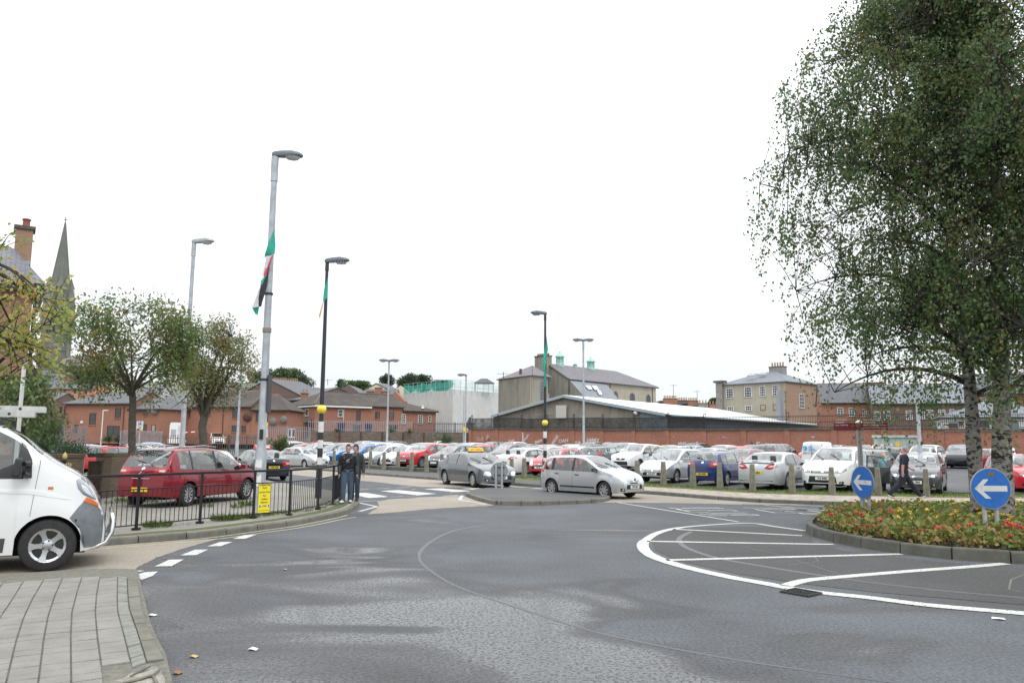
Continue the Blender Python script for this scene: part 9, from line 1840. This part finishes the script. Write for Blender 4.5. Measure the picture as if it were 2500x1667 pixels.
def person(label,loc,face,J,cloth,bulk=1,loose=1,jacket=None,hair='short',hm=hairb,hat=None,sm=skin,strap=False,sc_=1):
 """J: joints of a 1.8 m figure facing -y; the body is one closed skin, clothes coloured by region, jacket hair and shoes laid over"""
 t=thing('person',loc,label,'person',rz=face); t.scale=(sc_,)*3; V=Vector; j={k:V(v) for k,v in J.items()}
 mb=MB(); pel,ch,nk,hd=j['pelvis'],j['chest'],j['neck'],j['head']
 for c,r in ((pel,(.165,.115*bulk,.13)),(pel.lerp(ch,.35),(.155*bulk,.105*bulk*1.08,.15)),(pel.lerp(ch,.7),(.17,.115*bulk,.16)),(ch,(.185,.12*bulk,.15)),(ch+V((0,.0,.09)),(.165,.10,.09))): ell(mb,c,r)
 limb(mb,[ch+V((0,.01,.1)),nk,hd+V((0,.02,-.06))],[.085,.062,.058])
 ell(mb,hd,(.077,.098,.118)); ell(mb,hd+V((0,-.02,-.065)),(.060,.075,.062)); ell(mb,hd+V((0,-.103,-.018)),(.013,.020,.024)); ell(mb,hd+V((0,-.085,.022)),(.05,.022,.014)); ell(mb,hd+V((0,-.08,-.095)),(.028,.024,.022))
 for s in (-1,1): ell(mb,hd+V((s*.078,.01,-.01)),(.012,.022,.032))
 for s,a in (('l',1),('r',-1)):
  limb(mb,[ch+V((a*.10,0,.09)),j['sh'+s],j['el'+s],j['wr'+s]],[.085,.068*bulk,.05,.034]); limb(mb,[pel+V((a*.07,0,-.02)),j['hip'+s],j['hip'+s].lerp(j['kn'+s],.5),j['kn'+s],j['kn'+s].lerp(j['an'+s],.35),j['an'+s]],[.11*loose,.098*loose,.088*loose,.072*loose,.070*loose,.062*loose])
 me=remesh(mb,.017,'body',smooth_=3); mats=[sm,cloth['top'],cloth['legs']]; o=put('body',me,mats,t)
 zw=pel.z+.06
 for p in me.polygons:
  c=p.center; k=1
  if c.z<zw: k=2
  if (c-hd).length<.22 and c.z>nk.z+.01: k=0
  for s in 'lr':
   e,w=j['el'+s],j['wr'+s]
   if not cloth.get('sleeves',True):
    ax=(w-j['sh'+s]); q=(c-e).dot((w-e).normalized())
    if q>.0 and (c-e-(w-e).normalized()*q).length<.07 and c.z<ch.z and abs(c.x)>.185: k=0
  p.material_index=k
 for s,a in (('l',1),('r',-1)):                  # hands: palm, four unequal bent fingers, thumb from the side
  w=j['wr'+s]; d=(w-j['el'+s]).normalized(); sd=V((0,-1,0))-d*d.dot(V((0,-1,0))); sd.normalize(); up_=d.cross(sd); mb=MB(); pc=w+d*.05
  mb.tube([w-d*.01,w+d*.03,w+d*.085],[.026,.033,.030],8)
  for k,(L,off) in enumerate(((.070,.026),(.078,.009),(.072,-.009),(.056,-.025))):
   b=w+d*.085+sd*off; c1=b+d*L*.5+up_*a*-.012; c2=c1+d*L*.38+up_*a*-.028; mb.tube([b-d*.01,b,c1,c2],[.009,.0095,.009,.007],6)
  b=w+d*.03+sd*.03; mb.tube([b,b+d*.03+sd*.022,b+d*.06+sd*.028+up_*a*-.01],[.012,.011,.008],6); part_=put('hand',mb.mesh('hand',smooth=True,uv=False),sm,t)
  an,tz=j['an'+s],j['toe'+s]; f=(tz-an); f=V((f.x,f.y,f.z)).normalized(); mb=MB(); hb=an-f*.055+V((0,0,-.055))
  mb.tube([hb,an+V((0,0,-.045)),an.lerp(tz,.55)+V((0,0,-.02)),tz],[.040,.052,.046,.030],10); sh=put('shoe',remesh(mb,.012,'shoe'),cloth['shoes'],t); mb=MB()
  so=lambda q:V((q.x,q.y,q.z)); mb.tube([hb+V((0,0,-.032)),an.lerp(tz,.5)+V((0,0,-.062)),tz+V((0,0,-.022))],[.036,.040,.026],8); put('sole',mb.mesh('sole',smooth=True,uv=False),cloth.get('sole',blk),sh)
 if hat:
  mb=MB(); ell(mb,hd+V((0,.012,.03)),(.092,.112,.115)); ell(mb,hd+V((0,.045,-.03)),(.088,.078,.09)); h=remesh(mb,.012,'woollen_hat'); put('woollen_hat',h,hat,t)
  b=bmesh.new(); b.from_mesh(h); bmesh.ops.delete(b,geom=[f for f in b.faces if f.calc_center_median().y<hd.y-.05 and f.calc_center_median().z<hd.z+.055],context='FACES'); b.to_mesh(h); b.free()
 else:
  mb=MB(); ell(mb,hd+V((0,.022,.032)),(.084,.100,.104));
  if hair=='quiff': ell(mb,hd+V((0,-.06,.11)),(.06,.05,.035))
  h=remesh(mb,.011,'hair'); b=bmesh.new(); b.from_mesh(h); bmesh.ops.delete(b,geom=[f for f in b.faces if f.calc_center_median().y<hd.y-.045 and f.calc_center_median().z<hd.z+.058],context='FACES'); b.to_mesh(h); b.free(); put('hair',h,hm,t)
 for a in (-1,1):
  mb=MB(); ell(mb,hd+V((a*.031,-.089,.004)),(.012,.008,.007),8,6); put('eye',mb.mesh('eye',smooth=True,uv=False),eyem,t); mb=MB(); ell(mb,hd+V((a*.033,-.096,.026)),(.021,.008,.005),8,6); put('eyebrow',mb.mesh('eyebrow',smooth=True,uv=False),hm,t)
 mb=MB(); ell(mb,hd+V((0,-.092,-.058)),(.024,.010,.007),10,6); put('mouth',mb.mesh('mouth',smooth=True,uv=False),lip,t)
 if jacket:
  mb=MB()
  for c,r in ((pel.lerp(ch,.05),(.20,.148,.12)),(pel.lerp(ch,.4),(.19,.14,.16)),(pel.lerp(ch,.75),(.20,.145,.16)),(ch,(.212,.148,.15)),(ch+V((0,0,.09)),(.18,.118,.085))): ell(mb,c,r)
  for s,a in (('l',1),('r',-1)): limb(mb,[ch+V((a*.10,0,.09)),j['sh'+s],j['el'+s],j['wr'+s]],[.10,.085,.068,.056])
  limb(mb,[ch+V((0,.02,.12)),nk+V((0,.02,-.01))],[.10,.082])
  jm=remesh(mb,.017,'jacket'); b=bmesh.new(); b.from_mesh(jm)
  bmesh.ops.delete(b,geom=[f for f in b.faces if (lambda c:(c.y<pel.y-.03 and abs(c.x-(pel.x+(ch.x-pel.x)*.5))<.055+.05*max(0,(c.z-pel.z)/.5) and c.z>pel.z-.2 and c.z<nk.z+.06) or c.z>nk.z+.02)(f.calc_center_median())],context='FACES')
  b.to_mesh(jm); b.free(); jo=put('jacket',jm,jacket,t); so=jo.modifiers.new('t','SOLIDIFY'); so.thickness=.012
 if strap: mb=MB(); mb.tube([ch+V((.12,-.06,.12)),ch+V((.05,-.135,-.02)),pel+V((-.08,-.15,.2)),pel+V((-.19,-.06,.06))],.018,6); put('bag_strap',mb.mesh('bag_strap'),blk,t); mb=MB(); mb.slab([ch+V((x,-.128,z)) for x,z in ((-.06,-.02),(.06,.03),(.05,-.09),(-.03,-.12))],(0,-.003,0)); put('shirt_print',mb.mesh('shirt_print'),M('print_grey',(.25,.24,.24),.8),t)
 return t
ST=dict(pelvis=(0,0,.97),chest=(0,.0,1.34),neck=(0,-.005,1.51),head=(0,-.025,1.675),shl=(.185,.0,1.43),shr=(-.185,.0,1.43),ell=(.265,.03,1.14),elr=(-.25,.03,1.14),wrl=(.285,-.05,.90),wrr=(-.245,-.06,.91),hipl=(.09,0,.90),hipr=(-.09,0,.90),knl=(.10,.02,.51),knr=(-.115,-.10,.53),anl=(.10,.09,.105),anr=(-.12,-.12,.11),toel=(.125,-.07,.055),toer=(-.20,-.30,.05))
p=G(846,1228,.12); az=math.atan2(p.x,p.y)
person('man in a black leather jacket and blue jeans at the railing end',p,-az*.6+.12,ST,dict(top=tee,legs=denim,shoes=wht),1.05,1.18,leather,'quiff',strap=True,sc_=.94)
S2=dict(ST); S2.update(knr=(-.10,.0,.51),anr=(-.11,.08,.105),toer=(-.12,-.09,.055),knl=(.1,-.06,.52),anl=(.1,-.03,.105),toel=(.12,-.2,.055),head=(.0,-.025,1.675))
p2=Vector((p.x+.03,p.y+1.0,.12)); person('man in a dark woollen hat close behind the man in the leather jacket',p2,-az*.3-.2,S2,dict(top=coatg,legs=denim2,shoes=blk),1,1.1,coatg,hat=wool,sc_=.94)
WK=dict(pelvis=(0,0,.93),chest=(.0,-.05,1.30),neck=(0,-.075,1.475),head=(0,-.12,1.63),shl=(.185,-.04,1.39),shr=(-.185,-.04,1.39),ell=(.24,-.10,1.11),elr=(-.27,.10,1.12),wrl=(.25,-.34,.98),wrr=(-.29,.13,.87),hipl=(.085,.0,.86),hipr=(-.085,.0,.86),knl=(.09,-.30,.52),knr=(-.09,.17,.47),anl=(.09,-.50,.125),anr=(-.09,.52,.17),toel=(.10,-.69,.105),toer=(-.09,.37,.045))
WK['knl']=(.09,-.24,.50);
p=G(2213,1216,.12); person('grey haired man in navy polo shirt and trousers striding right along the footway',p+Vector((0,.1,0)),PI/2-.12,WK,dict(top=navyc,legs=navyc,shoes=blk,sole=wht,sleeves=False),1.25,1.3,None,'short',hairg,sm=skin2,sc_=1.0)
p=bmw.location+Vector((math.cos(bmw.rotation_euler.z)*.1+1.25*math.sin(bmw.rotation_euler.z)*1.0,math.sin(bmw.rotation_euler.z)*.1-1.25*math.cos(bmw.rotation_euler.z),0)); turq=M('turquoise_cloth',(.10,.50,.55),.8)
S3=dict(ST); S3.update(knr=(-.10,.0,.51),anr=(-.11,.08,.105),toer=(-.12,-.09,.055)); person('person in a turquoise top standing behind the open door of the dark grey hatchback',p-Vector((0,0,.02)),.3,S3,dict(top=turq,legs=denim2,shoes=blk),1,1.1,None,'short',M('hair_fair',(.42,.28,.12),.7),sc_=.82)
